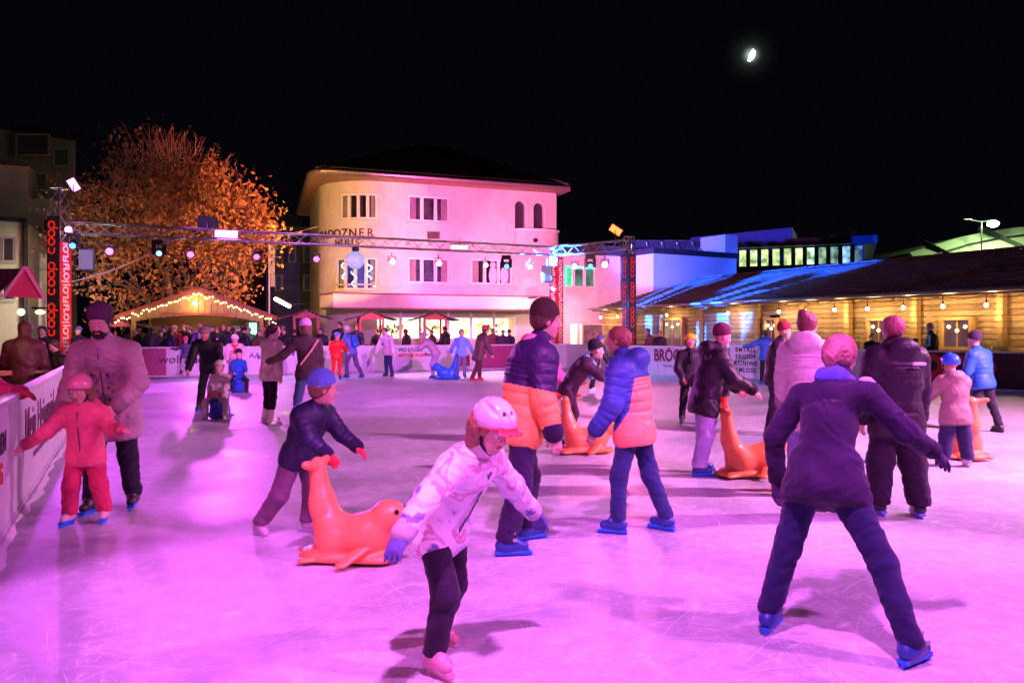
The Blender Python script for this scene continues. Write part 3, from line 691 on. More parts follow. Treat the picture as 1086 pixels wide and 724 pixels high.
f_ = MB(); f_.bbox((BX(483), -.034, .18), (BX(498), -.042, .62)); f_.build('maroon_sign', mat('sign_maroon', (.3, .01, .06), .5), tb_)
btext(485, 380.5, .2, 'DMK', mat('print_white', (.85, .85, .85), .5), 1, .01)
for px_ in (272, 545): btext(px_, 379, .2, '✱ ✱', INK, 1)
# short jog and right side
C_ = uv(16.9, 29.95); D_ = Vector((4.06, 30.6, 0)); E_ = Vector((13.17, 20.5, 0)); F_ = Vector((21.0, 11.8, 0))
boards('short end board beside the dark red banner tower', C_, D_, 2, WB2)
DKP = wall_mat('board_black', (.03, .01, .02))
WB3 = wall_mat('board_lilac', (.6, .6, .7))
tr, Lr = boards('right rink board with trident emblem, BRÖC lettering and black panels before the log house', D_, F_, 13, WB3, matfn=lambda i: DKP if i > 4 else WB3)
dR = (F_ - D_).normalized()
def RX(px): q = (px - CX) / FPX; return (q * D_.y - D_.x) / (dR.x - q * dR.y)
def RZ(px, py): Y = (D_ + dR * RX(px)).y; return EYE - (py - HY) / FPX * Y
def rtext(px, py, size, t, m, sx=1, bold=0, al='LEFT', spacing=1): text('lettering', t, m, tr, frame((RX(px), -.036, RZ(px, py)), (1, 0, 0), (0, 0, 1)), size, .002, bold, sx, al, spacing)
BRD = mat('print_wine', (.18, .01, .06), .5)
rtext(694, 377, .60, 'BRÖCK', BRD, .72, .02); rtext(704, 387.5, .11, 'Eishalle und Feste', INK, 1.3)
em = MB()                                                # trident emblem
ex = RX(648.5)
for q in (-.16, -.08, .08, .16): em.bbox((ex + q - .018, -.034, .55), (ex + q + .018, -.04, .84))
em.bbox((ex - .178, -.034, .5), (ex + .178, -.04, .55)); em.bbox((ex - .02, -.034, .3), (ex + .02, -.04, .84)); em.bbox((ex - .14, -.034, .2), (ex + .02, -.04, .27)); em.bbox((ex - .02, -.034, .24), (ex + .14, -.04, .31))
em.build('trident_emblem', INK, tr)
rtext(653, 372, .09, 'Gemeinde', mat('print_grey2', (.3, .3, .4), .5), 1.4); rtext(653, 377, .09, 'Eisbahn', mat('print_grey2', (.3, .3, .4), .5), 1.4)
def ring(m, cx, cz, r, w, a0=0, a1=360, n=28, y=-.036, dy=-.012):
    for i in range(n):
        t0 = RAD(a0 + (a1 - a0) * i / n); t1 = RAD(a0 + (a1 - a0) * (i + 1) / n); P = []
        for t in (t0, t1):
            for rr in (r - w / 2, r + w / 2): P.append((cx + rr * cos(t), cz + rr * sin(t)))
        a, b, c, d = P; vs = [(a[0], y, a[1]), (b[0], y, b[1]), (d[0], y, d[1]), (c[0], y, c[1])]; vs += [(p[0], y + dy, p[2]) for p in vs]
        m.add(vs, [(3, 2, 1, 0), (4, 5, 6, 7), (0, 1, 5, 4), (2, 3, 7, 6)] + ([(1, 2, 6, 5), (3, 0, 4, 7)]))
def coop(m, x, z, r, w, gap=1.0):
    """the four rounded letters c o o p, left edge x, centre line z"""
    s = 2 * r + w * .92
    ring(m, x + r, z, r, w, 48, 312, 22); ring(m, x + r + s, z, r, w); ring(m, x + r + 2 * s, z, r, w); ring(m, x + r + 3 * s, z, r, w)
    m.bbox((x + r + 3 * s - r - w / 2, -.036, z - r * 2.1), (x + r + 3 * s - r + w / 2, -.048, z + r * .2))
lx, lr_, lw = RX(1070) - 2.75, .24, .17; ls = 2 * lr_ + lw * .92
for k in range(4):
    c1 = MB(); ring(c1, lx + lr_ + k * ls, .62, lr_, lw, *((48, 312, 22) if k == 0 else ())); c1.build('letter', RED, tr)
c1 = MB(); c1.bbox((lx + 3 * ls - lw / 2, -.036, .12), (lx + 3 * ls + lw / 2, -.049, .62)); c1.build('letter_stem', RED, tr)
# white panel with rows of punched letters standing before the boards
pw = thing('letter_board', 'pale lilac board with four rows of dark single letters beside the dark hooded skater', 'sign')
pA = px2(774, 26.3, z=0); pB = px2(808, 25.3, z=0); dd = (pB - pA).normalized(); pw.location = pA; pw.rotation_euler = (0, 0, atan2(dd.y, dd.x)); PL = (pB - pA).length
m = MB(); m.bbox((0, 0, .05), (PL, .04, 1.13)); m.build('panel', wall_mat('lilac_panel', (.66, .62, .72)), pw, bevel=.01)
m = MB(); m.bbox((.05, -.2, 0), (.12, .3, .05)); m.bbox((PL - .12, -.2, 0), (PL - .05, .3, .05)); m.build('foot', STEEL, pw)
for k, row in enumerate(('BMTALL', 'EKOIOF', 'KONIWE', 'AMLOSE')): text('lettering', row, INK, pw, frame((PL / 2, -.003, .97 - .22 * k), (1, 0, 0), (0, 0, 1)), .2, .002, .006, .95, 'CENTER', 1.25)

# ------------------------------------------------------------------ truss rig
def truss_mesh(w, L, name='t'):
    """unit meshes reused along a run"""
    m = MB(); m.tube((0, 0, 0), (0, L, 0), .026, 8); return m
def run(label, a, b, w=.36, n=None, cat='truss', group='steel lighting truss over the rink', vertical=False, faces=(0, 1, 2, 3)):
    a, b = Vector(a), Vector(b); d = (b - a); L = d.length; n = n or int(L / .46)
    q = d.to_track_quat('Y', 'Z').to_matrix().to_4x4() if not vertical else Matrix(((UD.x, 0, -UD.y, 0), (UD.y, 0, UD.x, 0), (0, 1, 0, 0), (0, 0, 0, 1)))
    t = thing('truss', label, cat, (0, 0, 0), 0, group); t.matrix_world = Matrix.Translation(a) @ q; t.location = a; t.rotation_euler = q.to_euler()
    c = MB(); c.smooth = True; c.tube((0, 0, 0), (0, L, 0), .027, 8); cm = c.mesh('chord', STEEL)
    for x, z in ((-1, -1), (1, -1), (1, 1), (-1, 1)): put('chord', cm, t, Matrix.Translation((x * w / 2, 0, z * w / 2)))
    st = L / n; bm_ = []
    for f in range(4):
        p, r = [((-1, -1), (1, -1)), ((1, -1), (1, 1)), ((1, 1), (-1, 1)), ((-1, 1), (-1, -1))][f]
        for s in (0, 1):
            A = Vector((p[0] * w / 2, 0, p[1] * w / 2)); B = Vector((r[0] * w / 2, st, r[1] * w / 2))
            if s: A, B = Vector((r[0] * w / 2, 0, r[1] * w / 2)), Vector((p[0] * w / 2, st, p[1] * w / 2))
            k = MB(); k.tube(A, B, .017, 5, cap=False); bm_.append(k.mesh('brace', STEEL))
    for i in range(n):
        for f in faces: put('brace', bm_[f * 2 + (i & 1)], t, Matrix.Translation((0, i * st, 0)))
    return t, L
TA = uv(-2.2, 30.6); TB = px2(590, 34.9, z=0); TB = uv(TB.xy.dot(UD), TB.xy.dot(VD)); TC = Vector((4.55, 31.0, 0))
zt = TRUSS_Z
z_l, z_b, z_r = zt, 5.08, 4.95
run('long horizontal lighting truss crossing in front of the tree and the pink building', (TA.x + .2, TA.y + .1, z_l), (TB.x, TB.y, z_b), faces=(0, 1, 3))
run('short lighting truss running from the red banner tower to the coop banner tower', (TB.x + .05, TB.y - .2, z_b), (TC.x, TC.y, z_r), n=10)
def tower(label, P, top, w=.42, rot=RINK_ANG):
    t = thing('truss_tower', label, 'truss tower', (P.x, P.y, -.05), rot, 'banner covered towers carrying the truss')
    H = top; 
    c = MB(); c.smooth = True; c.tube((0, 0, 0), (0, 0, H), .028, 8); cm = c.mesh('chord', STEEL)
    for x, y in ((-1, -1), (1, -1), (1, 1), (-1, 1)): put('chord', cm, t, Matrix.Translation((x * w / 2, y * w / 2, 0)))
    n = int(H / .45); st = H / n
    for f in range(4):
        p, r = [((-1, -1), (1, -1)), ((1, -1), (1, 1)), ((1, 1), (-1, 1)), ((-1, 1), (-1, -1))][f]
        ms = []
        for s in (0, 1):
            A = Vector((p[0] * w / 2, p[1] * w / 2, 0)); B = Vector((r[0] * w / 2, r[1] * w / 2, st))
            if s: A, B = Vector((r[0] * w / 2, r[1] * w / 2, 0)), Vector((p[0] * w / 2, p[1] * w / 2, st))
            k = MB(); k.tube(A, B, .014, 5, cap=False); ms.append(k.mesh('brace', STEEL))
        for i in range(n - 4, n): put('brace', ms[i & 1], t, Matrix.Translation((0, 0, i * st)))
    for z in (H, H - 4 * st + .02):
        k = MB()
        for f in range(4):
            p, r = [((-1, -1), (1, -1)), ((1, -1), (1, 1)), ((1, 1), (-1, 1)), ((-1, 1), (-1, -1))][f]
            k.tube((p[0] * w / 2, p[1] * w / 2, z), (r[0] * w / 2, r[1] * w / 2, z), .024, 6)
        k.build('end_frame', STEEL, t)
    b = MB(); b.bbox((-.5, -.5, 0), (.5, .5, .06)); b.build('base_plate', STEEL, t)
    return t
BK = mat('banner_black', (.012, .008, .012), .6, bump=(4, .2)); RB = mat('banner_red', (.72, .01, .02), .55, bump=(4, .2)); WT = mat('banner_white_print', (.8, .8, .8), .6); RP = mat('banner_red_print', (.9, .045, .02), .6)
BLUB = mat('banner_navy', (.02, .02, .07), .55, bump=(4, .2))
def sleeve(t, w, z0, z1, face, m, prints):
    """a banner on one face of a tower; face 0 looks to -y, 1 to +x"""
    b = MB(); e = .035
    if face == 0: b.bbox((-w / 2 - e, -w / 2 - e - .02, z0), (w / 2 + e, -w / 2 - e, z1)); Fm = lambda z: frame((0, -w / 2 - e - .023, z), (0, 0, 1), (-1, 0, 0))
    elif face == 1: b.bbox((w / 2 + e + .001, -w / 2 - e, z0), (w / 2 + e + .021, w / 2 + e, z1)); Fm = lambda z: frame((w / 2 + e + .024, 0, z), (0, 0, 1), (0, -1, 0))
    elif face == 2: b.bbox((-w / 2 - e - .021, -w / 2 - e, z0), (-w / 2 - e - .001, w / 2 + e, z1)); Fm = lambda z: frame((-w / 2 - e - .024, 0, z), (0, 0, 1), (0, 1, 0))
    o = b.build('banner', m, t, bevel=.004)
    kind, pm = prints; z = z1
    if kind == 'coop':
        r = w * .27; step = r * 12.0; z = z1 - .1
        while z - step > z0:
            c = MB(); coop(c, -r * 5, r * .45, r, w * .135, .93); c.build('logo', pm, o).matrix_local = Fm(z - step / 2 + .1) @ Matrix.Translation((0, 0, -.034)) @ Matrix(((1, 0, 0, 0), (0, 0, 1, 0), (0, -1, 0, 0), (0, 0, 0, 1))); z -= step
    else:
        k = 0; z = z1 - .35
        while z > z0 + .3:
            text('lettering', 'FLO|', pm, o, Fm(z) if k % 2 == 0 else Fm(z) @ Matrix.Rotation(pi, 4, 'Z'), w * .8, .002, .012, .95); z -= .68 * w / .42; k += 1
t1 = tower('left truss tower with black coop banner and red lettered banner', TA, 6.4, rot=RAD(-12))
sleeve(t1, .42, .1, 5.45, 0, BK, ('coop', RP)); sleeve(t1, .42, .1, 4.6, 1, RB, ('flo', WT))
t2 = tower('middle truss tower wrapped in a red banner with white letters', TB, 5.25, w=.34, rot=RAD(48))
sleeve(t2, .34, .1, 4.85, 0, RB, ('flo', WT)); sleeve(t2, .34, .1, 4.85, 2, RB, ('flo', WT))
t3 = tower('right truss tower wrapped in navy banners with red coop lettering', TC, 5.3, w=.3, rot=RAD(-53))
sleeve(t3, .3, .1, 4.62, 0, BLUB, ('coop', RP)); sleeve(t3, .3, .1, 4.62, 1, BLUB, ('coop', RP))
def tpt(px, dz=0):
    """a point of the long truss under a column of the photograph"""
    q = (px - CX) / FPX; d = (TB - TA); t = (q * TA.y - TA.x) / (d.x - q * d.y); p = TA + d * t; p.z = z_l + (z_b - z_l) * t + dz; return p
def tpt2(px, dz=0):
    q = (px - CX) / FPX; d = (TC - TB); t = (q * TB.y - TB.x) / (d.x - q * d.y); p = TB + d * t; p.z = z_b + (z_r - z_b) * t + dz; return p
LAMPS = []
def par(label, P, aim, col, st=40, r=.11, power=0, cone=40, cat='spotlight', group='small par spotlights hung under the truss', drop=.5):
    """par can: yoke, can, glowing lens; with its own light when power is given"""
    t = thing('par_lamp', label, cat, P, 0, group); d = (Vector(aim) - (P + Vector((0, 0, -drop)))).normalized()
    c = Vector((0, 0, -drop)); m = MB(); m.tube((0, 0, -.16), c + Vector((0, 0, .18)), .02, 6)
    x = d.cross(Vector((0, 0, 1))).normalized()
    m.bar(c + x * .15 + Vector((0, 0, .18)), c - x * .15 + Vector((0, 0, .18)), .03); m.bar(c + x * .15 + Vector((0, 0, .19)), c + x * .15, .03, .012); m.bar(c - x * .15 + Vector((0, 0, .19)), c - x * .15, .03, .012)
    m.build('yoke', DARK, t)
    m = MB(); m.smooth = False; m.tube(c - d * .14, c + d * .12, r * .8, 16, r * 1.15); m.build('can', DARK, t)
    m = MB(); m.smooth = True; m.sphere(c + d * .125, r, 16, 8, (1, 1, 1)); m.build('lens', emitm(col, st), t)
    if power: spot('par_light', P + c + d * (.125 + r + .03), aim, power, col, cone, .5, .1)
    return t
def flood(label, P, aim, col, st, w=.42, hgt=.26, power=0, cone=90, group='rectangular floodlights on the truss', blend=.4, tilt=0):
    t = thing('floodlight', label, 'floodlight', P, 0, group); d = (Vector(aim) - P).normalized(); q = (d.to_track_quat('Y', 'Z').to_matrix() @ Matrix.Rotation(tilt, 3, 'Y')).to_4x4()
    m = MB(); m.bbox((-w / 2 - .03, -.12, -hgt / 2 - .03), (w / 2 + .03, 0, hgt / 2 + .03)); [m.bbox((-w / 2 + i * w / 6 - .008, -.17, -hgt / 2), (-w / 2 + i * w / 6 + .008, -.12, hgt / 2)) for i in range(7)]
    put('housing', m.mesh('housing', DARK), t, q)
    m = MB(); m.bbox((-w / 2, .0, -hgt / 2), (w / 2, .012, hgt / 2)); put('lens', m.mesh('lens', emitm(col, st)), t, q)
    m = MB(); m.tube((0, 0, 0), (0, 0, -.35) if P.z > z_b else (0, 0, .35), .02, 6); m.build('bracket', DARK, t)
    if power: spot('flood_light', P + d * .08, aim, power, col, cone, blend, .12)
    return t
def mover(label, P, aim, col=None, st=10):
    t = thing('moving_head', label, 'moving light', P, 0, 'moving head lamps under the truss'); d = (Vector(aim) - P).normalized(); c = Vector((0, 0, -.62)); x = d.cross(Vector((0, 0, 1))).normalized()
    m = MB(); m.bbox((-.2, -.17, -.34), (.2, .17, -.18)); m.build('base', DARK, t, bevel=.02)
    m = MB(); 
    for s in (1, -1): m.bar(c + x * s * .17 + Vector((0, 0, .3)), c + x * s * .17 - Vector((0, 0, .08)), .14, .06)
    m.bar(c + x * .2 + Vector((0, 0, .3)), c - x * .2 + Vector((0, 0, .3)), .14, .05)
    m.build('yoke', DARK, t, bevel=.01)
    m = MB(); m.tube(c - d * .17, c + d * .17, .15, 16, .115); m.build('head', DARK, t)
    if col: m = MB(); m.smooth = True; m.sphere(c + d * .14, .1, 14, 7); m.build('lens', emitm(col, st), t)
    return t
def speaker(label, P, face):
    t = thing('loudspeaker', label, 'loudspeaker', P, face, 'loudspeakers hung from the truss')
    m = MB(); m.prism([(-.24, -.2), (.24, -.2), (.17, .22), (-.17, .22)], -.42, .3); m.build('cabinet', mat('speaker_blue', (.05, .06, .09), .45, noise=(7, .2)), t, bevel=.02)
    m = MB(); m.bbox((-.21, -.215, -.38), (.21, -.2, .26)); m.build('grille', mat('speaker_grille', (.2, .22, .26), .6, noise=(80, .6), bump=(120, .6)), t)
    m = MB(); m.tube((0, 0, .3), (0, 0, .62), .02, 6); m.build('bracket', DARK, t)
# ------------------------------------------------------------------ pink corner building
PL = mat('plaster_cream', (.6, .54, .48), .85, noise=(1.4, .13), bump=(35, .25))
TRIM = mat('white_trim', (.75, .73, .7), .5, noise=(5, .05)); FRAME_M = mat('window_frame', (.72, .7, .68), .45)
GL = bpy.data.materials.new('window_glass'); GL.use_nodes = True
_b = GL.node_tree.nodes['Principled BSDF']; _b.inputs['Base Color'].default_value = (.05, .035, .06, 1); _b.inputs['Roughness'].default_value = .04; _b.inputs['Specular IOR Level'].default_value = .9
ROOFM = mat('roof_tiles', (.05, .035, .033), .8, noise=(6, .4), bump=(12, .6))
WOODS = mat('soffit_wood', (.3, .19, .1), .7, noise=(6, .35), bump=(9, .3), stretch=(1, 8, 1))
FA = Vector((-.933, -.358)); FN = Vector((-.358, .933)); FR = Vector((2.45, 44.0)); T0, RC = 9.7, 2.8
SIDE = Vector((-.3, .953)).normalized()
def fpath(t):
    """facade line: distance from its right corner -> point, outward normal"""
    if t <= T0: return FR + FA * t, -FN
    c = FR + FA * T0 + FN * RC; a0 = atan2(-FN.y, -FN.x); ang = (t - T0) / RC; amax = RAD(93)
    if ang <= amax: a = a0 - ang; n = Vector((cos(a), sin(a))); return c + n * RC, n
    a = a0 - amax; n = Vector((cos(a), sin(a))); e = c + n * RC; return e + SIDE * (t - T0 - RC * amax), Vector((-SIDE.y, SIDE.x))
def ft(px):
    """distance along the facade that a column of the photograph meets"""
    best = min((abs((CX + FPX * p.x / p.y) - px), t) for t in [i * .05 - 4 for i in range(380)] for p in [fpath(t)[0]] if t < 9.7 + 3.6)
    return best[1]
def fz(px, py): Y = fpath(ft(px))[0].y; return EYE - (py - HY) / FPX * Y
def fP(t, d, z): p, n = fpath(t); p = p + n * d; return Vector((p.x, p.y, z))
def facade(t0, t1, z0, z1, holes, m, parent, name='wall', step=.45, reveal=.22, P=fP):
    ts = sorted(set([t0, t1] + [x for h in holes for x in h[:2]])); zs = sorted(set([z0, z1] + [x for h in holes for x in h[2:4]]))
    b = MB()
    for i in range(len(ts) - 1):
        for j in range(len(zs) - 1):
            a, c = ts[i], ts[i + 1]; tm, zm = (a + c) / 2, (zs[j] + zs[j + 1]) / 2
            if any(h[0] <= tm <= h[1] and h[2] <= zm <= h[3] for h in holes): continue
            n = max(1, int((c - a) / step)) if c > T0 else 1
            for k in range(n):
                u, v = a + (c - a) * k / n, a + (c - a) * (k + 1) / n
                b.quad(P(v, 0, zs[j]), P(u, 0, zs[j]), P(u, 0, zs[j + 1]), P(v, 0, zs[j + 1]))
    for (a, c, z, w) in holes:
        n = max(1, int((c - a) / step)) if c > T0 else 1
        b.quad(P(a, 0, z), P(a, 0, w), P(a, -reveal, w), P(a, -reveal, z)); b.quad(P(c, 0, z), P(c, 0, w), P(c, -reveal, w), P(c, -reveal, z))
        for k in range(n):
            u, v = a + (c - a) * k / n, a + (c - a) * (k + 1) / n
            b.quad(P(u, 0, z), P(v, 0, z), P(v, -reveal, z), P(u, -reveal, z)); b.quad(P(u, 0, w), P(v, 0, w), P(v, -reveal, w), P(u, -reveal, w))
    return b.build(name, m, parent)
bld = thing('corner_building', 'three storey cream building with rounded corner, washed pink and orange by floodlights', 'building')
Z2a, Z2b = 7.45, 8.95
def hz(pl, pr, pt, pb):
    a, c = ft(pr), ft(pl); m_ = (pl + pr) / 2; return (a, c, fz(m_, pb), fz(m_, pt))
wins = [(hz(433, 477, 208, 235), 3, 'a'), (hz(433, 477, 273.5, 300.5), 3, 'b'), (hz(499.5, 543.5, 275, 301.5), 3, 'c'),
        (hz(361, 400, 205, 232), 4, 'd'), (hz(356, 400, 273, 307), 4, 'e')]
zb_ = fz(560, 243.5)
arch = [(ft(577) , ft(566), zb_, fz(570, 215)), (ft(557.5), ft(546), zb_, fz(550, 213))]
ZT = 9.25
gz = (ft(548), ft(399), 1.15, 2.62)       # ground floor glazing
holes = [w[0] for w in wins] + arch + [gz]
facade(0, 22, -.06, ZT, holes, PL, bld)
for a in arch:  # round heads: fill the two top corners of each opening
    b = MB(); r = (a[1] - a[0]) / 2; cm = (a[0] + a[1]) / 2; zc = a[3] - r
    for s in (1, -1):
        pts = [fP(cm + s * r, .003, a[3])] + [fP(cm + s * r * cos(q), .003, zc + r * sin(q)) for q in [pi / 2 * i / 8 for i in range(9)]]
        back = [p - Vector((-FN.x, -FN.y, 0)) * .2 for p in pts]
        n = len(pts); b.add(pts + back, [tuple(range(n)), tuple(range(2 * n - 1, n - 1, -1))] + [(i, (i + 1) % n, n + (i + 1) % n, n + i) for i in range(n)])
    b.build('arch_head', PL, bld)
    b = MB(); g_ = fP; b.quad(fP(a[0], -.21, a[2]), fP(a[1], -.21, a[2]), fP(a[1], -.21, a[3]), fP(a[0], -.21, a[3])); b.build('pane', GL, bld)
    b = MB(); 
    for q in range(12):
        t_, u_ = pi * q / 12, pi * (q + 1) / 12; b.bar(fP(cm + (r + .1) * cos(t_), .03, zc + (r + .1) * sin(t_)), fP(cm + (r + .1) * cos(u_), .03, zc + (r + .1) * sin(u_)), .1, .07)
    for s in (1, -1): b.bar(fP(cm + s * (r + .1), .03, zc), fP(cm + s * (r + .1), .03, a[2]), .1, .07)
    b.build('arch_moulding', PL, bld)
GLZ = bpy.data.materials.new('thin_glazing'); GLZ.use_nodes = True
def _glz():
    nt = GLZ.node_tree; o = nt.nodes['Material Output']; t = nt.nodes.new('ShaderNodeBsdfTransparent'); t.inputs[0].default_value = (.8, .8, .85, 1); g = nt.nodes.new('ShaderNodeBsdfGlossy'); g.inputs['Roughness'].default_value = .03
    f = nt.nodes.new('ShaderNodeFresnel'); f.inputs[0].default_value = 1.7; m = nt.nodes.new('ShaderNodeMixShader'); L = nt.links.new; L(f.outputs[0], m.inputs[0]); L(t.outputs[0], m.inputs[1]); L(g.outputs[0], m.inputs[2]); L(m.outputs[0], o.inputs['Surface'])
_glz()
CURT = mat('curtain_cloth', (.5, .46, .45), .9, noise=(3, .15))
def window(h, n, parent, lit=None, room=False, dep=.14, fm=None, fw=.09):
    a, c, z, w = h; f = MB(); k = lambda t0, t1, z0, z1, d0=dep, d1=dep - .08: [f.add([fP(t, -d, zz) for t in (t0, t1) for d in (d0, d1) for zz in (z0, z1)], [(0, 1, 3, 2), (4, 6, 7, 5), (0, 4, 5, 1), (2, 3, 7, 6), (0, 2, 6, 4), (1, 5, 7, 3)])]
    st = (c - a) / n
    k(a, a + fw, z, w); k(c - fw, c, z, w)
    for i in range(n): k(a + st * i + (fw if i == 0 else 0), a + st * (i + 1) - (fw if i == n - 1 else 0), z, z + fw); k(a + st * i + (fw if i == 0 else 0), a + st * (i + 1) - (fw if i == n - 1 else 0), w - fw, w)
    for i in range(1, n): k(a + st * i - fw * .9, a + st * i + fw * .9, z + fw, w - fw, dep - .01, dep - .1)
    wo = f.build('window', fm or FRAME_M, parent)
    for i in range(n):
        b = MB(); b.quad(fP(a + st * i, -dep - .01, z), fP(a + st * (i + 1), -dep - .01, z), fP(a + st * (i + 1), -dep - .01, w), fP(a + st * i, -dep - .01, w)); b.build('pane', GLZ if room else (lit[i % len(lit)] if isinstance(lit, list) else lit) or GL, wo)
    if room:
        b = MB(); k2 = max(2, int((c - a) / .4))
        for i in range(k2): u, v = a - .3 + (c - a + .6) * i / k2, a - .3 + (c - a + .6) * (i + 1) / k2; b.quad(fP(u, -1.1, z - .3), fP(v, -1.1, z - .3), fP(v, -1.1, w + .3), fP(u, -1.1, w + .3)); b.quad(fP(u, -.22, w + .02), fP(v, -.22, w + .02), fP(v, -1.1, w + .02), fP(u, -1.1, w + .02))
        b.build('room_wall', lit[0], wo)
        for s_, wd in ((a, .17), (c, -.22)):
            b = MB(); W_ = (c - a) * wd; q_ = 14
            for i in range(q_):
                u, v = s_ + W_ * i / q_, s_ + W_ * (i + 1) / q_; du, dv = -.3 + .03 * (i % 2), -.3 + .03 * ((i + 1) % 2); b.quad(fP(u, du, z), fP(v, dv, z), fP(v, dv, w), fP(u, du, w))
            b.build('curtain', CURT, wo)
    b = MB(); m2 = max(1, int((c - a) / .4))
    for i in range(m2):
        u, v = a - .1 + (c - a + .2) * i / m2, a - .1 + (c - a + .2) * (i + 1) / m2
        b.add([fP(t, d, zz) for t in (u, v) for d in (-.02, .1) for zz in (z - .09, z - .01)], [(0, 1, 3, 2), (4, 6, 7, 5), (0, 4, 5, 1), (2, 3, 7, 6), (0, 2, 6, 4), (1, 5, 7, 3)])
    b.build('sill', PL, wo)
    return wo
def dimglass(n, c, s):
    """glass with a dim room behind it: patchy glow of the room, sharp reflection on top"""
    m = bpy.data.materials.new(n); m.use_nodes = True; nt = m.node_tree; b = nt.nodes['Principled BSDF']
    b.inputs['Base Color'].default_value = (.05, .035, .06, 1); b.inputs['Roughness'].default_value = .06; b.inputs['Specular IOR Level'].default_value = .8
    tc = nt.nodes.new('ShaderNodeTexCoord'); no = nt.nodes.new('ShaderNodeTexNoise'); no.inputs['Scale'].default_value = 1.6; nt.links.new(tc.outputs['Object'], no.inputs['Vector'])
    r = nt.nodes.new('ShaderNodeValToRGB'); r.color_ramp.elements[0].position = .35; r.color_ramp.elements[1].position = .68; r.color_ramp.elements[0].color = tuple(x * .15 for x in c) + (1,); r.color_ramp.elements[1].color = tuple(c) + (1,)
    nt.links.new(no.outputs[0], r.inputs[0]); nt.links.new(r.outputs[0], b.inputs['Emission Color']); b.inputs['Emission Strength'].default_value = s
    return m
DG1 = dimglass('glass_dim_pink', (.5, .08, .25), .28); DG2 = dimglass('glass_dim_violet', (.3, .08, .4), .5); DG3 = dimglass('glass_dim_blue', (.12, .1, .6), .6); DG4 = dimglass('glass_dark_brown', (.1, .03, .02), .3)
for (h, n, k) in wins: window(h, n, bld, {'a': [DG1], 'b': [DG2], 'c': [DG4, DG1, DG1], 'd': [DG4], 'e': [DG3]}[k], room=True)
# neon squiggles behind the panes of the rounded first floor window
hE = wins[4][0]
for i, (cx, cz) in enumerate(((.22, .62), (.47, .35), (.82, .6))):
    m = MB(); P_ = []
    for q in range(20):
        u = q / 19; P_.append((hE[0] + (hE[1] - hE[0]) * (1 - cx) + .16 * sin(u * 9 + i) * (1 - .3 * u), -.06, hE[2] + (hE[3] - hE[2]) * (cz + .22 - .5 * u)))
    m.path([fP(*p) for p in P_], .022, 5); m.build('neon_tube', emitm((.25, .5, 1), 5), bld)
# white figures behind the right window
for px_ in (523, 535):
    m = MB(); m.smooth = True; p = fP(ft(px_), -.05, fz(px_, 292)); m.sphere(p, .42, 12, 8, (.55, .1, 1.15)); m.sphere(p + Vector((0, 0, .55)), .17, 10, 7, (1, .4, 1.1)); m.build('cutout_figure', mat('pale_cutout', (.6, .5, .55), .7), bld)
# string course, loggia, canopy
def band(t0, t1, z0, z1, d, m, name, par=None, d0=0, step=.4):
    b = MB(); n = max(1, int((t1 - t0) / step))
    for i in range(n):
        u, v = t0 + (t1 - t0) * i / n, t0 + (t1 - t0) * (i + 1) / n
        A = [fP(t, dd, z) for t in (u, v) for dd in (d0, d) for z in (z0, z1)]
        F = [(1, 5, 7, 3), (0, 2, 6, 4), (2, 3, 7, 6)] ; F = [(2, 3, 7, 6), (0, 4, 6, 2), (1, 3, 7, 5)]
        if i == 0: F.append((0, 1, 3, 2))
        if i == n - 1: F.append((4, 6, 7, 5))
        b.add(A, F)
    return b.build(name, m, par or bld)
band(-.05, T0 + 3, fz(500, 304) - .04, fz(500, 304) + .05, .05, PL, 'string_course')
b = MB(); b.smooth = False
lc, lr = ft(569), (ft(546) - ft(591)) / 2 * 1.04
for z0, z1, ex, mm in ((fz(569, 262), zb_ - .1, 0, PL), (zb_ - .1, zb_, .07, TRIM)):
    poly = [(lc + (lr + ex) * cos(q), (.55 + ex) * sin(q)) for q in [pi * i / 14 for i in range(15)]]
    c = MB(); vs = [fP(t, d + .005, z) for z in (z0, z1) for (t, d) in poly]; n = 15
    c.add(vs, [tuple(range(n)), tuple(range(2 * n - 1, n - 1, -1))] + [(i, (i + 1) % n, n + (i + 1) % n, n + i) for i in range(n)])
    c.build('loggia_parapet' if ex == 0 else 'parapet_cap', mm, bld)
m = MB(); m.tube(fP(ft(563), .45, fz(563, 256)), fP(ft(563), .65, fz(563, 256)), .12, 14); m.build('round_lamp', DARK, bld)
CAN = mat('canopy_fascia', (.66, .56, .54), .6, noise=(2, .08))
zc0, zc1 = fz(450, 328.5), fz(450, 314)
def canopy():
    t_l, t_r = T0 + 2.2, ft(556); D_ = 1.7; out = []
    P_ = [(t_l + .9, 0.0), (t_l + .5, D_)] + [(t_l - (t_l - t_r) * i / 12, D_) for i in range(13)] + [(t_r - 1.35 * sin(q), D_ * cos(q)) for q in [pi / 2 * i / 10 for i in range(1, 11)]]
    pts = []
    for (t, d) in P_:
        if t > T0: p = FR + FA * t - FN * d     # the canopy front stays straight past the round corner
        else: p = fpath(t)[0] + fpath(t)[1] * d
        pts.append(p)
    pts += [fpath(t)[0] - FN * -.2 for t in (t_r - 1.0, t_r + 3, T0)]
    b = MB(); b.prism([(p.x, p.y) for p in pts], zc0, zc1); b.build('canopy', CAN, bld)
    for z, e in ((zc1, .06), (zc0, .03)):
        c = MB()
        for i in range(len(P_) - 1): c.bar((pts[i].x, pts[i].y, z), (pts[i + 1].x, pts[i + 1].y, z), .1, .07)
        c.build('canopy_trim', mat('canopy_trim', (.25, .1, .12), .5), bld)
canopy()
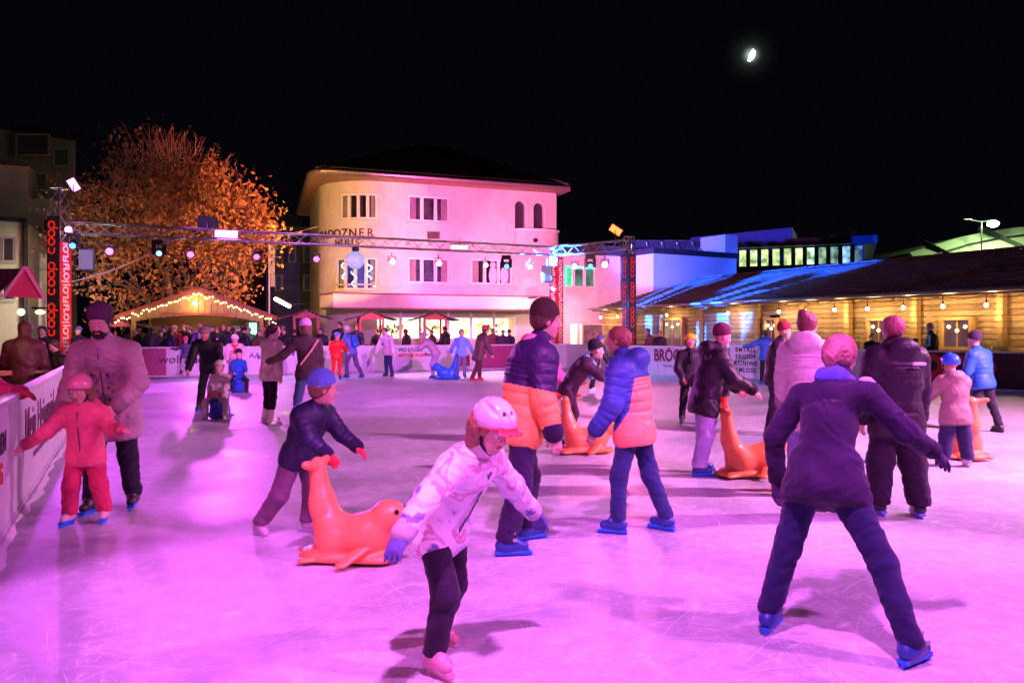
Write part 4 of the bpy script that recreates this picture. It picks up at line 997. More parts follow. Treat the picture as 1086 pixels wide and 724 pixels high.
# ground floor shop glazing: bright interior room behind real panes
INT = bpy.data.materials.new('lit_interior'); INT.use_nodes = True
def _int():
    nt = INT.node_tree; b = nt.nodes['Principled BSDF']; L = nt.links.new; tc = nt.nodes.new('ShaderNodeTexCoord')
    n = nt.nodes.new('ShaderNodeTexNoise'); n.inputs['Scale'].default_value = 2.4; n.inputs['Detail'].default_value = 6; L(tc.outputs['Object'], n.inputs['Vector'])
    r = nt.nodes.new('ShaderNodeValToRGB'); e = r.color_ramp.elements; e[0].position = .34; e[0].color = (.45, .25, .05, 1); e[1].position = .47; e[1].color = (1, .82, .42, 1); x = e.new(.6); x.color = (1, .9, .62, 1)
    L(n.outputs[0], r.inputs[0]); L(r.outputs[0], b.inputs['Emission Color']); b.inputs['Emission Strength'].default_value = 1.25; b.inputs['Base Color'].default_value = (.6, .5, .4, 1)
_int()
b = MB(); b.quad(fP(gz[0] - .8, -1.4, gz[2] - .2), fP(gz[1], -1.4, gz[2] - .2), fP(gz[1], -1.4, gz[3] + .1), fP(gz[0] - .8, -1.4, gz[3] + .1)); b.build('lit_room_wall', INT, bld)
b = MB(); b.quad(fP(gz[0], -.2, gz[3] + .06), fP(gz[1], -.2, gz[3] + .06), fP(gz[1], -1.4, gz[3] + .1), fP(gz[0], -1.4, gz[3] + .1)); b.quad(fP(gz[0], -.2, gz[2] - .2), fP(gz[1], -.2, gz[2] - .2), fP(gz[1], -1.4, gz[2] - .2), fP(gz[0], -1.4, gz[2] - .2)); [b.quad(fP(t_, -.2, gz[2] - .2), fP(t_, -1.41, gz[2] - .2), fP(t_, -1.41, gz[3] + .1), fP(t_, -.2, gz[3] + .1)) for t_ in (gz[0] - .02, gz[1] + .02)]; b.build('room_shell', PL, bld)
CLEAR = mat('clear_pane', (.9, .9, .9), .02, trans=1.0)
gi = 6; st = (gz[1] - gz[0]) / gi
for i in range(gi):
    b = MB(); 
    a, c = gz[0] + st * i, gz[0] + st * (i + 1)
    for (u, v, z, w) in ((a, a + .07, gz[2], gz[3]), (c - .07, c, gz[2], gz[3]), (a + .07, c - .07, gz[3] - .34, gz[3] - .26), (a + .07, c - .07, gz[2], gz[2] + .08)):
        b.add([fP(t, d, zz) for t in (u, v) for d in (-.1, -.18) for zz in (z, w)], [(0, 1, 3, 2), (4, 6, 7, 5), (0, 4, 5, 1), (2, 3, 7, 6), (0, 2, 6, 4), (1, 5, 7, 3)])
    wo = b.build('shop_window', FRAME_M, bld)
    b = MB(); b.quad(fP(a + .07, -.12, gz[3] - .26), fP(c - .07, -.12, gz[3] - .26), fP(c - .07, -.12, gz[3]), fP(a + .07, -.12, gz[3])); b.build('transom_panel', mat('beige_panel', (.45, .38, .3), .6), wo)
for i, px_ in enumerate((408, 424, 462, 531)):  # plants and furniture in the lit room
    m = MB(); r_ = random.Random(i); c = fP(ft(px_), -.9, 1.2)
    for k in range(40):
        d = Vector((r_.gauss(0, .3), r_.gauss(0, .15), r_.uniform(.1, .9))); m.add([c + d, c + d * .8 + Vector((.04, 0, .06)), c + d * .6, c + d * .8 - Vector((.04, 0, 0))], [(0, 1, 2, 3)])
    m.build('potted_plant', mat('leaf_green', (.06, .12, .03), .6), bld)
# roof
def roof(t_ext):
    zE = ZT - .05; O = 1.0
    tl, tr_ = T0 + RC, -.35
    c1 = FR + FA * tr_ - FN * O; c2 = FR + FA * (tl + .9) - FN * O; dep = 13.0
    c3 = c2 + SIDE * (dep + 1.5); c4 = c1 + FN * (dep + 1)
    ap1 = FR + FA * (6.4) + FN * 6; ap2 = FR + FA * (4.6) + FN * 6; zR = 12.5
    # rounded front corner of the eave
    V = [Vector((p.x, p.y, zE)) for p in (c1, c2, c3, c4)]
    cr = []
    for i in range(7):
        u = i / 6; a = V[1] + (V[0] - V[1]).normalized() * 1.2; c = V[1] + (V[2] - V[1]).normalized() * 1.2; cr.append(a * (1 - u) ** 2 + V[1] * 2 * u * (1 - u) + c * u * u)
    ring_ = [V[0]] + cr + [V[2], V[3]]; A = Vector((ap1.x, ap1.y, zR)); B_ = Vector((ap2.x, ap2.y, zR))
    up = [p + Vector((0, 0, .24)) for p in ring_]; n = len(ring_)
    ap = [B_] + [A] * 7 + [A, B_]
    b = MB()
    for i in range(n):
        j = (i + 1) % n
        if (ap[i] - ap[j]).length < .01: b.add([up[i], up[j], ap[i]], [(0, 1, 2)])
        else: b.add([up[i], up[j], ap[j], ap[i]], [(0, 1, 2, 3)])
    ro = b.build('roof', ROOFM, bld)
    # courses of tiles as raised strips
    cs = MB()
    for k in range(1, 26):
        f = k / 26; P_ = [up[i].lerp(ap[i], f) + Vector((0, 0, .03)) for i in range(n)]
        for i in range(n): 
            if (P_[i] - P_[(i + 1) % n]).length > .05: cs.bar(P_[i], P_[(i + 1) % n], .09, .05)
    cs.build('tile_course', ROOFM, ro)
    f = MB()
    for i in range(n): j = (i + 1) % n; f.bar(ring_[i] + Vector((0, 0, .1)), ring_[j] + Vector((0, 0, .1)), .09, .26)
    f.build('fascia', mat('fascia_brown', (.2, .12, .1), .6), ro)
    g_ = MB(); g_.path([p + Vector((0, -.08, .14)) for p in ring_[:9]], .08, 8); g_.build('gutter', mat('gutter', (.3, .25, .25), .4, .6), ro)
    s = MB(); s.add(ring_, [tuple(range(n))]); s.build('soffit', WOODS, ro)
    rr = MB(); hp = [(A, up[1 + 3]), (B_, up[0]), (A, B_)]
    for p, q in hp:
        N_ = max(2, int((p - q).length / .4))
        for i in range(N_): rr.bar(p.lerp(q, i / N_) + Vector((0, 0, .06)), p.lerp(q, (i + .92) / N_) + Vector((0, 0, .08)), .22, .12)
    rr.build('ridge_tile', ROOFM, ro)
roof(0)
# lettering on the round wall, one letter each
def wall_word(w, px0, px1, py, size):
    t1 = ft(px1); t0 = t1 + size * .74 * (len(w) - 1)
    for i, ch in enumerate(w):
        t = t0 + (t1 - t0) * i / (len(w) - 1); p, n = fpath(t)
        text('letter', ch, mat('letter_brown', (.08, .03, .015), .5), bld, frame((p.x + n.x * .03, p.y + n.y * .03, fz(392, py)), (-n.y, n.x, 0), (0, 0, 1)), size, .02, .012, .95)
wall_word('VADOZNER', 355, 393, 247.3, .6); wall_word('HUUS', 355, 379, 257.5, .5)
m = MB(); m.box(fP(ft(458.5), .2, fz(458, 250)), (.6, .3, .35)); m.build('wall_floodlight', DARK, bld)
m = MB(); m.tube(fP(ft(455.5), .06, ZT - .1), fP(ft(455.5), .06, fz(455, 203)), .05, 8); m.build('vent_pipe', PL, bld)
# tube lamp on a bracket at the left end of the canopy and the flood above the right end
def tubelamp(label, A, B, col, st, pw, tgt):
    t = thing('tube_lamp', label, 'lamp'); m = MB(); m.tube(A, B, .07, 10); m.build('tube', emitm(col, st), t); m = MB(); A_, B__ = Vector(A), Vector(B); m.bar(A_ + Vector((0, .08, .09)), B__ + Vector((0, .08, .09)), .16, .05); m.tube(B__ + Vector((0, .1, .1)), B__ + Vector((.5, .8, .15)), .03, 6); m.build('housing', DARK, t)
    if pw: point('tube_light', (A_ + B__) / 2 + Vector((0, -.25, -.15)), pw, col, .2)
tubelamp('bright tube lamp reaching out left of the canopy over the booths', px2(292, 35, 317), px2(307, 36, 325), (1, .75, .45), 22, 60, None)
tubelamp('short bright lamp above the right end of the canopy', px2(553, 39.5, 325), px2(559, 39.9, 318), (1, .85, .6), 30, 60, None)

# ------------------------------------------------------------------ lower wing with the green window, behind the chalet
wing = thing('flat_roofed_wing', 'low cream wing with a green lit window between the two banner towers', 'building')
FRt = FR; hG = hz(597, 632.5, 281, 305); hD = (ft(668), ft(604.5), .4, fz(630, 341)) if False else (ft(634), ft(604), .4, fz(620, 342))
zw = fz(640, 271)
facade(ft(716), 0, -.06, zw, [hG, hD], PL, wing)
GRN = dimglass('glass_green', (.0, .8, .3), 1.0)
GRN2 = dimglass('glass_green_dark', (.02, .22, .12), .8)
window(hG, 3, wing, [GRN2, GRN2, GRN])
m = MB(); a_, c_, z_, w_ = hG; m.path([fP(c_ - .25, -.12, z_ + .1), fP(c_ - .25, -.12, w_ - .15), fP(a_ + .1, -.12, w_ - .15)], .035, 6); m.build('neon_tube', emitm((.05, 1, .45), 3), wing)
window(hD, 3, wing, [mat('lit_curtain', (.7, .6, .35), .8, emit=.7, ecol=(1, .8, .4))])
b = MB()
band(ft(716), 0, fz(640, 305) - .04, fz(640, 305) + .06, .06, PL, 'string_course', wing)
# dark flat roof edge and the sloped frames standing on it
b = MB(); A = fP(-.05, .6, 0); B_ = fP(ft(716), .6, 0); C2 = fP(ft(716), -7, 0); D2 = fP(-.05, -7, 0)
b.prism([(p.x, p.y) for p in (A, B_, C2, D2)], zw, zw + .5); b.build('roof_edge', mat('dark_roof_edge', (.05, .03, .04), .6, noise=(3, .2)), wing)
fr_ = MB()
mo = thing('poster', 'dark framed poster beside the lit doorway of the low wing', 'poster'); m = MB(); p0, p1 = px2(617, 41.5, 369), px2(639, 42.1, 343); m.bbox((p0.x, p0.y - .03, p0.z), (p1.x, p0.y + .03, p1.z)); m.build('frame', mat('poster_frame', (.55, .42, .3), .5), mo, bevel=.01)
m = MB(); m.bbox((p0.x + .08, p0.y - .045, p0.z + .08), (p1.x - .08, p0.y - .031, p1.z - .08)); m.build('print', mat('poster_print', (.12, .05, .07), .5, noise=(3.5, 1.2)), mo)
# sunlounger-like frames on the roof = row of tilted collector panels
cg = 'tilted collector panels on the flat roof'
for i in range(5):
    x0, x1 = 673 + i * 16.5, 673 + (i + 1) * 16.5 - 1.5
    t = thing('collector_panel', 'tilted glass collector panel on the flat roof, number %s from the banner tower' % ('one', 'two', 'three', 'four', 'five')[i], 'solar panel', (0, 0, 0), 0, cg)
    a, c = px2(x0, 47, 268), px2(x1, 47.4, 268); u = Vector((0, 1.2, .85))
    m = MB(); m.quad(a, c, c + u, a + u); m.quad(a + Vector((0, .05, -.06)), c + Vector((0, .05, -.06)), c + u + Vector((0, .05, -.06)), a + u + Vector((0, .05, -.06))); m.build('panel', mat('collector', (.25, .22, .28), .15, .3, noise=(4, .4)), t)
    m = MB(); [m.bar(p, q, .06) for p, q in ((a, c), (c, c + u), (c + u, a + u), (a + u, a))]; m.build('frame', STEEL, t)
    m = MB(); m.tube(a + u, (a.x, a.y + 1.3, a.z - .2), .03, 6); m.tube(c + u, (c.x, c.y + 1.3, c.z - .2), .03, 6); m.build('strut', STEEL, t)
# bright white block right of the wing
wb = thing('white_block', 'white rendered block catching the blue stage light behind the log house roof', 'building')
a, c = px2(693, 43.3, z=0), px2(781, 46.5, z=0); d = (c - a).normalized(); nn = Vector((-d.y, d.x, 0)); zt_ = EYE + (352 - 270) / FPX * 44
b = MB(); b.prism([(p.x, p.y) for p in (a, c, c + nn * 6, a + nn * 6)], -.06, zt_); b.build('wall', mat('white_render', (.72, .72, .74), .85, bump=(20, .2)), wb)
b = MB(); b.prism([(p.x, p.y) for p in (a - nn * .15 - d * .1, c - nn * .15 + d * .1, c + nn * 6, a + nn * 6 - d * .1)], zt_, zt_ + .3); b.build('roof_edge', mat('dark_roof_edge', (.05, .03, .04), .6, noise=(3, .2)), wb)
e = MB(); q = c - d * 1.0 - nn * .1; e.prism([(p.x, p.y) for p in (q, q + d * 1.0, q + d * 1.0 + nn * 2, q + nn * 2)], zt_ + .31, zt_ + 1.35); e.build('stair_head', mat('white_render', (.72, .72, .74), .85, bump=(20, .2)), wb)

# ------------------------------------------------------------------ modern office block behind, lit window strip
ofc = thing('office_block', 'dark office block with a long strip of lit windows above the log house roof', 'building')
OY0, OY1 = 66.0, 60.0
oa, oc = px2(700, OY0, z=0), px2(916, OY1, z=0); od = (oc - oa).normalized(); on = Vector((-od.y, od.x, 0)); OL = (oc - oa).length
def oX(px): q = (px - CX) / FPX; return (q * oa.y - oa.x) / (od.x - q * od.y)
def oZ(px, py): return EYE - (py - HY) / FPX * (oa + od * oX(px)).y
z_s, z_t = oZ(850, 282), oZ(850, 261.5)
ofc.location = oa; ofc.rotation_euler = (0, 0, atan2(od.y, od.x))
DK = mat('dark_cladding', (.06, .07, .12), .6, noise=(2, .2))
b = MB(); b.bbox((0, 0, -.06), (OL, 14, z_s)); b.build('wall', DK, ofc)
b = MB(); b.bbox((0, .6, z_s), (OL - .4, 14, z_t)); b.build('core_wall', mat('office_room', (.3, .35, .25), .8, noise=(1.5, .5), emit=.32, ecol=(.75, .9, .42)), ofc)
b = MB(); b.bbox((0, -.9, z_t), (OL + .9, 14.5, z_t + .55)); b.build('roof_slab', mat('blue_metal_roof', (.1, .14, .35), .6, noise=(1, .1)), ofc)
x_ = oX(781); k = 0
WBF = mat('blue_window_frame', (.15, .22, .5), .5)
ws = (OL - x_) / 11
for i in range(11):
    b = MB(); u, v = x_ + ws * i, x_ + ws * (i + 1); [b.bbox(p, q) for p, q in (((u, -.05, z_s), (u + .22, .05, z_t)), ((v - .1, -.05, z_s), (v, .05, z_t)), ((u + .22, -.05, z_s), (v - .1, .05, z_s + .1)), ((u + .22, -.05, z_t - .12), (v - .1, .05, z_t)))]
    wo = b.build('window', WBF, ofc)
    b = MB(); b.bbox((u + .22, -.01, z_s + .1), (v - .1, .01, z_t - .12)); cc = [(.75, 1, .4), (.6, 1, .6), (.45, .9, .75), (.3, .6, .9)][0 if i < 6 else 1 if i < 8 else 2 if i < 9 else 3]; lm = dimglass('office_pane', cc, (.9, 1.2, 1.3, .7, 1.0, 1.1, 1.2, .45, .35, .9, .3)[i]); b.build('pane', lm, wo)
b = MB(); pu = oX(725), oX(838); b.bbox((pu[0], 3, z_t + .56), (pu[1], 9, z_t + 2.4))
up = oZ(830, 238) ; b = MB(); vs = [(pu[0], 3, z_t + .56), (pu[1], 3, z_t + .56), (pu[1], 3, up + .1), (pu[0], 3, up - .35)]; vs += [(x, 9, z) for x, y, z in vs]
b.add(vs, [(0, 1, 2, 3), (7, 6, 5, 4), (0, 4, 5, 1), (1, 5, 6, 2), (2, 6, 7, 3), (3, 7, 4, 0)]); b.build('penthouse', mat('blue_metal_roof', (.1, .16, .45), .6, noise=(1, .1)), ofc)
for i, px_ in enumerate((880, 902)):
    b = MB(); b.bbox((oX(px_), 2, z_t + .55), (oX(px_) + .5, 2.5, z_t + 1.0 + i * .2)); b.build('vent', DK, ofc)

# ------------------------------------------------------------------ log house on the right
UE, UW_, UR = 22.0, 22.9, 26.6
log = thing('log_house', 'long log house with shingled roof and bulbs under the eaves on the right', 'wooden house')
VE = 0.0
def vpx(px, u):     # v at which the line of constant u meets a column
    q = (px - CX) / FPX; return (u * (UD.x - q * UD.y)) / (q * VD.y - VD.x)
V_far = vpx(640, UW_); V_near = 6.0
LOGC = [mat('log_wood', c, .7, noise=(4.5, .5), bump=(18, .6), stretch=(7, .7, 7)) for c in ((.4, .27, .15), (.34, .22, .12), (.44, .31, .18), (.3, .19, .1))]
ENDC = mat('log_end', (.46, .3, .14), .8, noise=(12, .3))
joints = [V_far] + [vpx(p, UW_) for p in (672, 745, 806, 855, 903, 975, 1066)] + [V_near]
wpx = [(703, 727, 337, 371), (813, 827, 337, 368), (922, 946, 337, 370), (1000, 1035, 336, 371)]
wv = [(vpx(a, UW_), vpx(b, UW_)) for a, b, c, d in wpx]
wz = [(EYE - (d - HY) / FPX * uv(UW_, vpx((a + b) / 2, UW_)).y, EYE - (c - HY) / FPX * uv(UW_, vpx((a + b) / 2, UW_)).y) for a, b, c, d in wpx]
LH = .185; NL = 16
rl = random.Random(3); LM = {}
for k in range(NL):
    z = LH * (k + .5)
    for j in range(len(joints) - 1):
        v1, v0_ = joints[j], joints[j + 1]; seg = [(v0_, v1)]
        for (wa, wb_), (z0, z1) in zip(wv, wz):
            lo_, hi_ = min(wa, wb_), max(wa, wb_)
            if z0 - LH * .4 < z < z1 + LH * .4:
                ns = []
                for s, e in seg:
                    if hi_ <= s or lo_ >= e: ns.append((s, e))
                    else:
                        if lo_ - s > .05: ns.append((s, lo_))
                        if e - hi_ > .05: ns.append((hi_, e))
                seg = ns
        for s, e in seg:
            m = MB(); p, q = uv(UW_ + .1, s + .01, z), uv(UW_ + .1, e - .01, z); d = (q - p); D_ = d.length; 
            pr = [(-.1, -.088), (-.118, -.07), (-.124, 0), (-.118, .07), (-.1, .088), (.1, .088), (.1, -.088)]
            vs = [Vector((x, yy, zz)) for yy in (0, D_) for x, zz in pr]; n = 7
            m.add(vs, [tuple(range(n)), tuple(range(2 * n - 1, n - 1, -1))] + [(i, (i + 1) % n, n + (i + 1) % n, n + i) for i in range(n)])
            o = m.build('log', rl.choice(LOGC), log, loc=p, rz=atan2(VD.y, VD.x) - pi / 2)
eb = MB(); eb.bbox((-.26, -.09, -.082), (-.04, .09, .082)); em_ = eb.mesh('log_end', ENDC)
for v in joints[1:-1]:
    for k in range(NL):
        o = put('log_end', em_, log); o.location = uv(UW_, v, LH * (k + .5)); o.rotation_euler = (0, 0, RINK_ANG); o.scale = (1 + rl.uniform(-.12, .12), 1, 1)
for (wa, wb_), (z0, z1) in zip(wv, wz):
    lo_, hi_ = min(wa, wb_), max(wa, wb_); w_ = hi_ - lo_; zz = (z0 + z1) / 2
    m = MB(); 
    for (a, b_, c, d) in ((0, .1, z0, z1), (w_ - .1, w_, z0, z1), (.1, w_ - .1, z0, z0 + .1), (.1, w_ - .1, z1 - .1, z1)): m.bbox((-.2, a, c), (-.02, b_, d))
    wo = m.build('window', mat('window_wood', (.5, .3, .12), .6, noise=(4, .25)), log, loc=uv(UW_, lo_), rz=RINK_ANG)
    m = MB(); m.bbox((-.08, .1, z0 + .1), (-.07, w_ - .1, z1 - .1)); m.build('pane', dimglass('cabin_glass', (.5, .25, .3), .12), wo)
    m = MB(); m.bbox((-.11, w_ / 2 - .02, z0 + .1), (-.081, w_ / 2 + .02, z1 - .1)); m.build('glazing_bar', mat('window_wood', (.5, .3, .12), .6, noise=(4, .25)), wo)
    for q in range(3):
        m = MB(); m.smooth = True; m.sphere((-.1, w_ * (.25 + .25 * q), z1 - .3 - .12 * (q % 2)), .05, 8, 6); m.build('candle_bulb', emitm((1, .6, .25), 9), wo)
# roof
zE0, zR0 = 2.75, 4.3
slope = Vector((UR - (UE), 0, zR0 - zE0)); v_re = vpx(737, UR); v_ee = vpx(629, UE)
ROOFL = mat('wood_shingles', (.13, .08, .08), .85, noise=(5, .5), bump=(18, .6), stretch=(1, 3, 1))
NC = 17
for k in range(NC):
    f0, f1 = k / NC, (k + 1) / NC; u0, u1 = UE + (UR - UE) * f0, UE + (UR - UE) * f1; z0, z1 = zE0 + (zR0 - zE0) * f0, zE0 + (zR0 - zE0) * f1
    va = V_near; vb0 = v_ee + (v_re - v_ee) * f0; vb1 = v_ee + (v_re - v_ee) * f1; m = MB()
    v = va; r_ = random.Random(k)
    while v < vb0 - .05:
        w_ = r_.uniform(.35, .6); e = min(v + w_, vb0); e1 = min(e, vb1); s1 = min(v, vb1); up_ = .055 + r_.uniform(-.008, .01)
        A = [uv(u0, v + .006, z0), uv(u0, e - .006, z0), uv(u1, max(e1 - .006, s1), z1), uv(u1, s1 + .006 if s1 < e1 else s1, z1)]
        T_ = [A[0] + Vector((0, 0, up_)), A[1] + Vector((0, 0, up_)), A[2] + Vector((0, 0, .012)), A[3] + Vector((0, 0, .012))]
        m.add(T_ + A[:2], [(0, 1, 2, 3), (4, 5, 1, 0)]); v = e
    m.build('shingle_course', ROOFL, log)
m = MB(); A, B_, C2, D2 = uv(UE, V_near, zE0), uv(UE, v_ee, zE0), uv(UR, v_re, zR0), uv(UR, V_near, zR0)
o4 = Vector((0, 0, -.03)); m.add([A, B_, C2, D2] + [p + o4 * 3 for p in (A, B_, C2, D2)], [(7, 6, 5, 4), (0, 4, 5, 1), (1, 5, 6, 2)]); m.build('roof_boarding', WOODS, log)
E5 = uv(UR + 4.6, v_ee + .0, zE0); m = MB(); m.add([B_, E5, C2, B_ + o4 * 3, E5 + o4 * 3, C2 + o4 * 3], [(0, 1, 2), (5, 4, 3), (0, 3, 4, 1)]); m.build('hip_end', ROOFL, log)
m = MB(); m.add([C2, D2, uv(UR + 4.6, V_near, zE0), E5], [(0, 1, 2, 3)]); m.build('rear_roof', ROOFL, log)
m = MB(); n_ = 60
for i in range(n_): m.bar(C2.lerp(D2, i / n_) + Vector((0, 0, .05)), C2.lerp(D2, (i + .93) / n_) + Vector((0, 0, .06)), .26, .07)
m.build('ridge_cap', ROOFL, log)
m = MB(); m.bbox((-.02, V_near, 0), (0, 0, 0)); 
g2 = MB(); g2.bar(uv(UE - .02, V_near, zE0 - .04), uv(UE - .02, v_ee, zE0 - .04), .05, .16); g2.build('fascia', mat('fascia_dark', (.08, .045, .05), .6), log)
g2 = MB(); g2.tube(uv(UE - .12, V_near, zE0 + .0), uv(UE - .12, v_ee + .2, zE0), .07, 10); g2.build('gutter', mat('gutter_zinc', (.35, .3, .32), .4, .7), log)
for i in range(22):
    v = V_near + 1 + i * 1.55
    if v < v_ee - .5:
        m = MB(); m.bar(uv(UE + .08, v, zE0 - .12), uv(UW_ + .3, v, zE0 + .2), .12, .12); m.build('rafter', WOOD((.4, .25, .1)), log)
# hip end wall
m = MB(); a, c = uv(UW_, V_far - .005, 0), uv(UW_ + 6, V_far - .005, 0); m.add([a, c, c + Vector((0, 0, 2.8)), a + Vector((0, 0, 2.8))], [(0, 1, 2, 3)]); m.build('end_wall', LOGC[1], log)
# string of bulbs under the eaves
BG = 'warm bulbs hanging under the log house eaves'; bulb_px = [637, 655, 707, 772, 826, 854, 885, 920, 958, 1000, 1046, 1092]
ords = ('at the left end of the eaves', 'beside the left corner lantern', 'left of the first log joint', 'above the yellow helmet', 'right of the hooded skater', 'left of the hair bun', 'right of the hair bun', 'above the dark hooded back', 'left of the standing man in black', 'above the wide cabin window', 'near the right edge', 'beyond the right edge')
for i, p in enumerate(bulb_px):
    v = vpx(p, UE + .25); P_ = uv(UE + .25, v, zE0 - .12); t = thing('hanging_bulb', 'warm glowing bulb under the log house eaves ' + ords[i], 'light bulb', P_, 0, BG)
    m = MB(); m.tube((0, 0, .02), (0, 0, -.16), .012, 5); m.tube((0, 0, -.16), (0, 0, -.24), .03, 8); m.build('socket', DARK, t)
    m = MB(); m.smooth = True; m.sphere((0, 0, -.3), .055, 12, 8, (1, 1, 1.15)); m.build('bulb', emitm((1, .7, .33), 16), t)
    point('bulb_light', P_ + Vector((0, 0, -.45)), 26, WARM, .1)
cab = MB(); cp = [uv(UE + .25, vpx(p, UE + .25), zE0 - .1) for p in bulb_px]
for i in range(len(cp) - 1):
    q = [cp[i].lerp(cp[i + 1], k / 6) - Vector((0, 0, .12 * sin(pi * k / 6))) for k in range(7)]; cab.path(q, .012, 4)
cab.build('bulb_cable', DARK, log)
# two potted reed grasses in front of the wall
for i, (px_, lb) in enumerate(((1062, 'spiky potted grass right of the wide cabin window'), (940 - 8, 'dry potted grass left of the standing man in black'), (911, 'dry tall grass behind the dark hooded back'), (1044, 'small spiky grass right of the wide cabin window'))):
    v = vpx(px_, 21.6); t = thing('potted_grass', lb, 'plant', uv(21.6, v, 0), 0, 'potted grasses before the log house'); r_ = random.Random(i + 40)
    m = MB(); m.tube((0, 0, 0), (0, 0, .5), .2, 14, .28); m.build('pot', mat('pot_grey', (.2, .18, .17), .8), t)
    m = MB()
    for k in range(150):
        a = r_.random() * 6.28; l = r_.uniform(.6, 1.15); sp = r_.uniform(.05, .55); p0 = Vector((r_.gauss(0, .08), r_.gauss(0, .08), .48)); prev = p0; w_ = .012
        for s in range(1, 4):
            f = s / 3; c = p0 + Vector((cos(a) * sp * f * f, sin(a) * sp * f * f, l * f * (1 - .25 * sp * f))); x = Vector((-sin(a), cos(a), 0)) * w_ * (1 - f * .8)
            m.add([prev - x, prev + x, c + x * .6, c - x * .6], [(0, 1, 2, 3)]); prev = c
    tag(m.build('blades', mat('dry_grass', (.3, .26, .1), .7, noise=(9, .3)), t), kind='stuff')
# far hall with the green street lamp
hall = thing('arched_hall', 'far hall with a pale green lit arched roof above the log house ridge', 'building')
hp_ = [(965, 268), (990, 260), (1020, 251), (1050, 245), (1080, 241), (1130, 238), (1180, 240)]
for k, (ya, col) in enumerate(((88, (.45, .5, .3)),)):
    b = MB(); P_ = [px2(x, ya, y) for x, y in hp_]; Q_ = [p + Vector((0, 22, 0)) for p in P_]; n = len(P_)
    Z_ = [p + Vector((0, -5, -3.4)) for p in P_]
    for i in range(n - 1): b.quad(P_[i], P_[i + 1], Q_[i + 1], Q_[i]); b.quad(Z_[i], Z_[i + 1], P_[i + 1], P_[i])
    lowp = [Vector((p.x, p.y + .5, -.06)) for p in P_]; up_ = [p + Vector((0, .5, 0)) for p in P_]
    for i in range(n - 1): b.quad(lowp[i], lowp[i + 1], up_[i + 1], up_[i])
    b.build('arched_roof', mat('pale_membrane', (.5, .55, .38), .6), hall)
    for i in (1, 3, 5):
        m = MB(); m.bar(P_[i] + Vector((-1.0, .3, .35)), P_[i] + Vector((2.2, -5.2, -3.3)), .3, .6); m.build('roof_rib', DARK, hall)
    for dz in (1.0,):
        m = MB(); [m.bar(P_[i] + Vector((0, -1.7, -dz)), P_[i + 1] + Vector((0, -1.7, -dz)), .2, .22) for i in range(n - 1)]; m.build('eave_beam', DARK, hall)
sl = thing('street_lamp', 'bright greenish street lamp above the arched hall', 'street lamp', px2(1041, 84, z=0)); sl.location.z = -.06
hz_ = px2(1041, 84, 238).z
m = MB(); m.tube((0, 0, 0), (0, 0, hz_ + .4), .12, 8, .08); m.tube((0, 0, hz_ + .35), (1.0, 0, hz_ + .5), .06, 6); m.tube((0, 0, hz_ + .35), (-1.2, 0, hz_ + .55), .06, 6); m.build('pole', DARK, sl)
m = MB(); m.smooth = True; m.sphere((1.15, -.1, hz_ + .1), .5, 14, 8, (1.2, 1, .7)); m.build('lamp_head', emitm((.75, 1, .6), 30), sl)
m = MB(); m.box((-1.5, 0, hz_ + .6), (.8, .3, .12)); m.build('lamp_shade', DARK, sl)
point('street_light', px2(1052, 82, 232), 1300, (.65, 1, .45), .3)
# moon
mo = MB(); mo.smooth = True
def moon():
    Yd = 1800; c = px2(796.5, Yd, 58.5); r = 6.2 / FPX * Yd; n = 24; vs = []; 
    ax = Matrix.Rotation(RAD(20), 3, 'Y'); m = MB(); m.smooth = True
    L = [Vector((cos(t) * (r if cos(t) > 0 else r * .3) * .62, 0, sin(t) * r)) for t in [2 * pi * i / n for i in range(n)]]
    f = [c + ax @ (p + Vector((0, -r * .4, 0)) * .3) for p in L]; b = [c + ax @ (p + Vector((0, r * .4, 0))) for p in L]
    m.add([c + ax @ Vector((r * .3, -r * .7, 0))] + f + b, [(0, 1 + i, 1 + (i + 1) % n) for i in range(n)] + [(1 + i, 1 + n + i, 1 + n + (i + 1) % n, 1 + (i + 1) % n) for i in range(n)])
    tag(m.build('moon', emitm((.85, 1, .85), 12)), 'bright half moon high in the black sky', 'moon')
moon()

# ------------------------------------------------------------------ left: apartment blocks
apt = thing('apartment_block', 'dim terraced apartment block rising behind the autumn tree on the left', 'building')
AP = mat('dim_render', (.34, .31, .28), .9, noise=(1.5, .1), bump=(10, .2)); APD = mat('dark_recess', (.02, .02, .025), .4)
def blk(par, px0, px1, Y0, Y1, py_top, m, name='wall', z0=-.06, dep=8):
    a, c = px2(px0, Y0, z=0), px2(px1, Y1, z=0); d = (c - a).normalized(); n_ = Vector((-d.y, d.x, 0)); z = EYE - (py_top - HY) / FPX * Y0
    b = MB(); b.prism([(p.x, p.y) for p in (a, c, c + n_ * dep, a + n_ * dep)], z0, z); return b.build(name, m, par), a, d, n_, z
def rec(par, px0, px1, py0, py1, Y0, Y1, m=APD, name='window', out=.03):
    P_ = [px2(px0, Y0, py0), px2(px1, Y1, py0 + (py1 - py0) * 0), px2(px1, Y1, py1), px2(px0, Y0, py1)]
    a, c = px2(px0, Y0, z=0), px2(px1, Y1, z=0); d = (c - a).normalized(); n_ = Vector((-d.y, d.x, 0)); b = MB()
    F = [p - n_ * out for p in P_]; B2 = [p + n_ * .1 for p in P_]
    b.add(F + B2, [(0, 1, 2, 3), (0, 4, 5, 1), (1, 5, 6, 2), (2, 6, 7, 3), (3, 7, 4, 0)]); w = b.build(name, m, par)
    f = MB(); [f.bar(F[i] - n_ * .02, F[(i + 1) % 4] - n_ * .02, .12, .08) for i in range(4)]; f.build('frame', mat('frame_dim', (.3, .28, .26), .6), w)
blk(apt, -40, 80, 46, 50, 128, AP); 
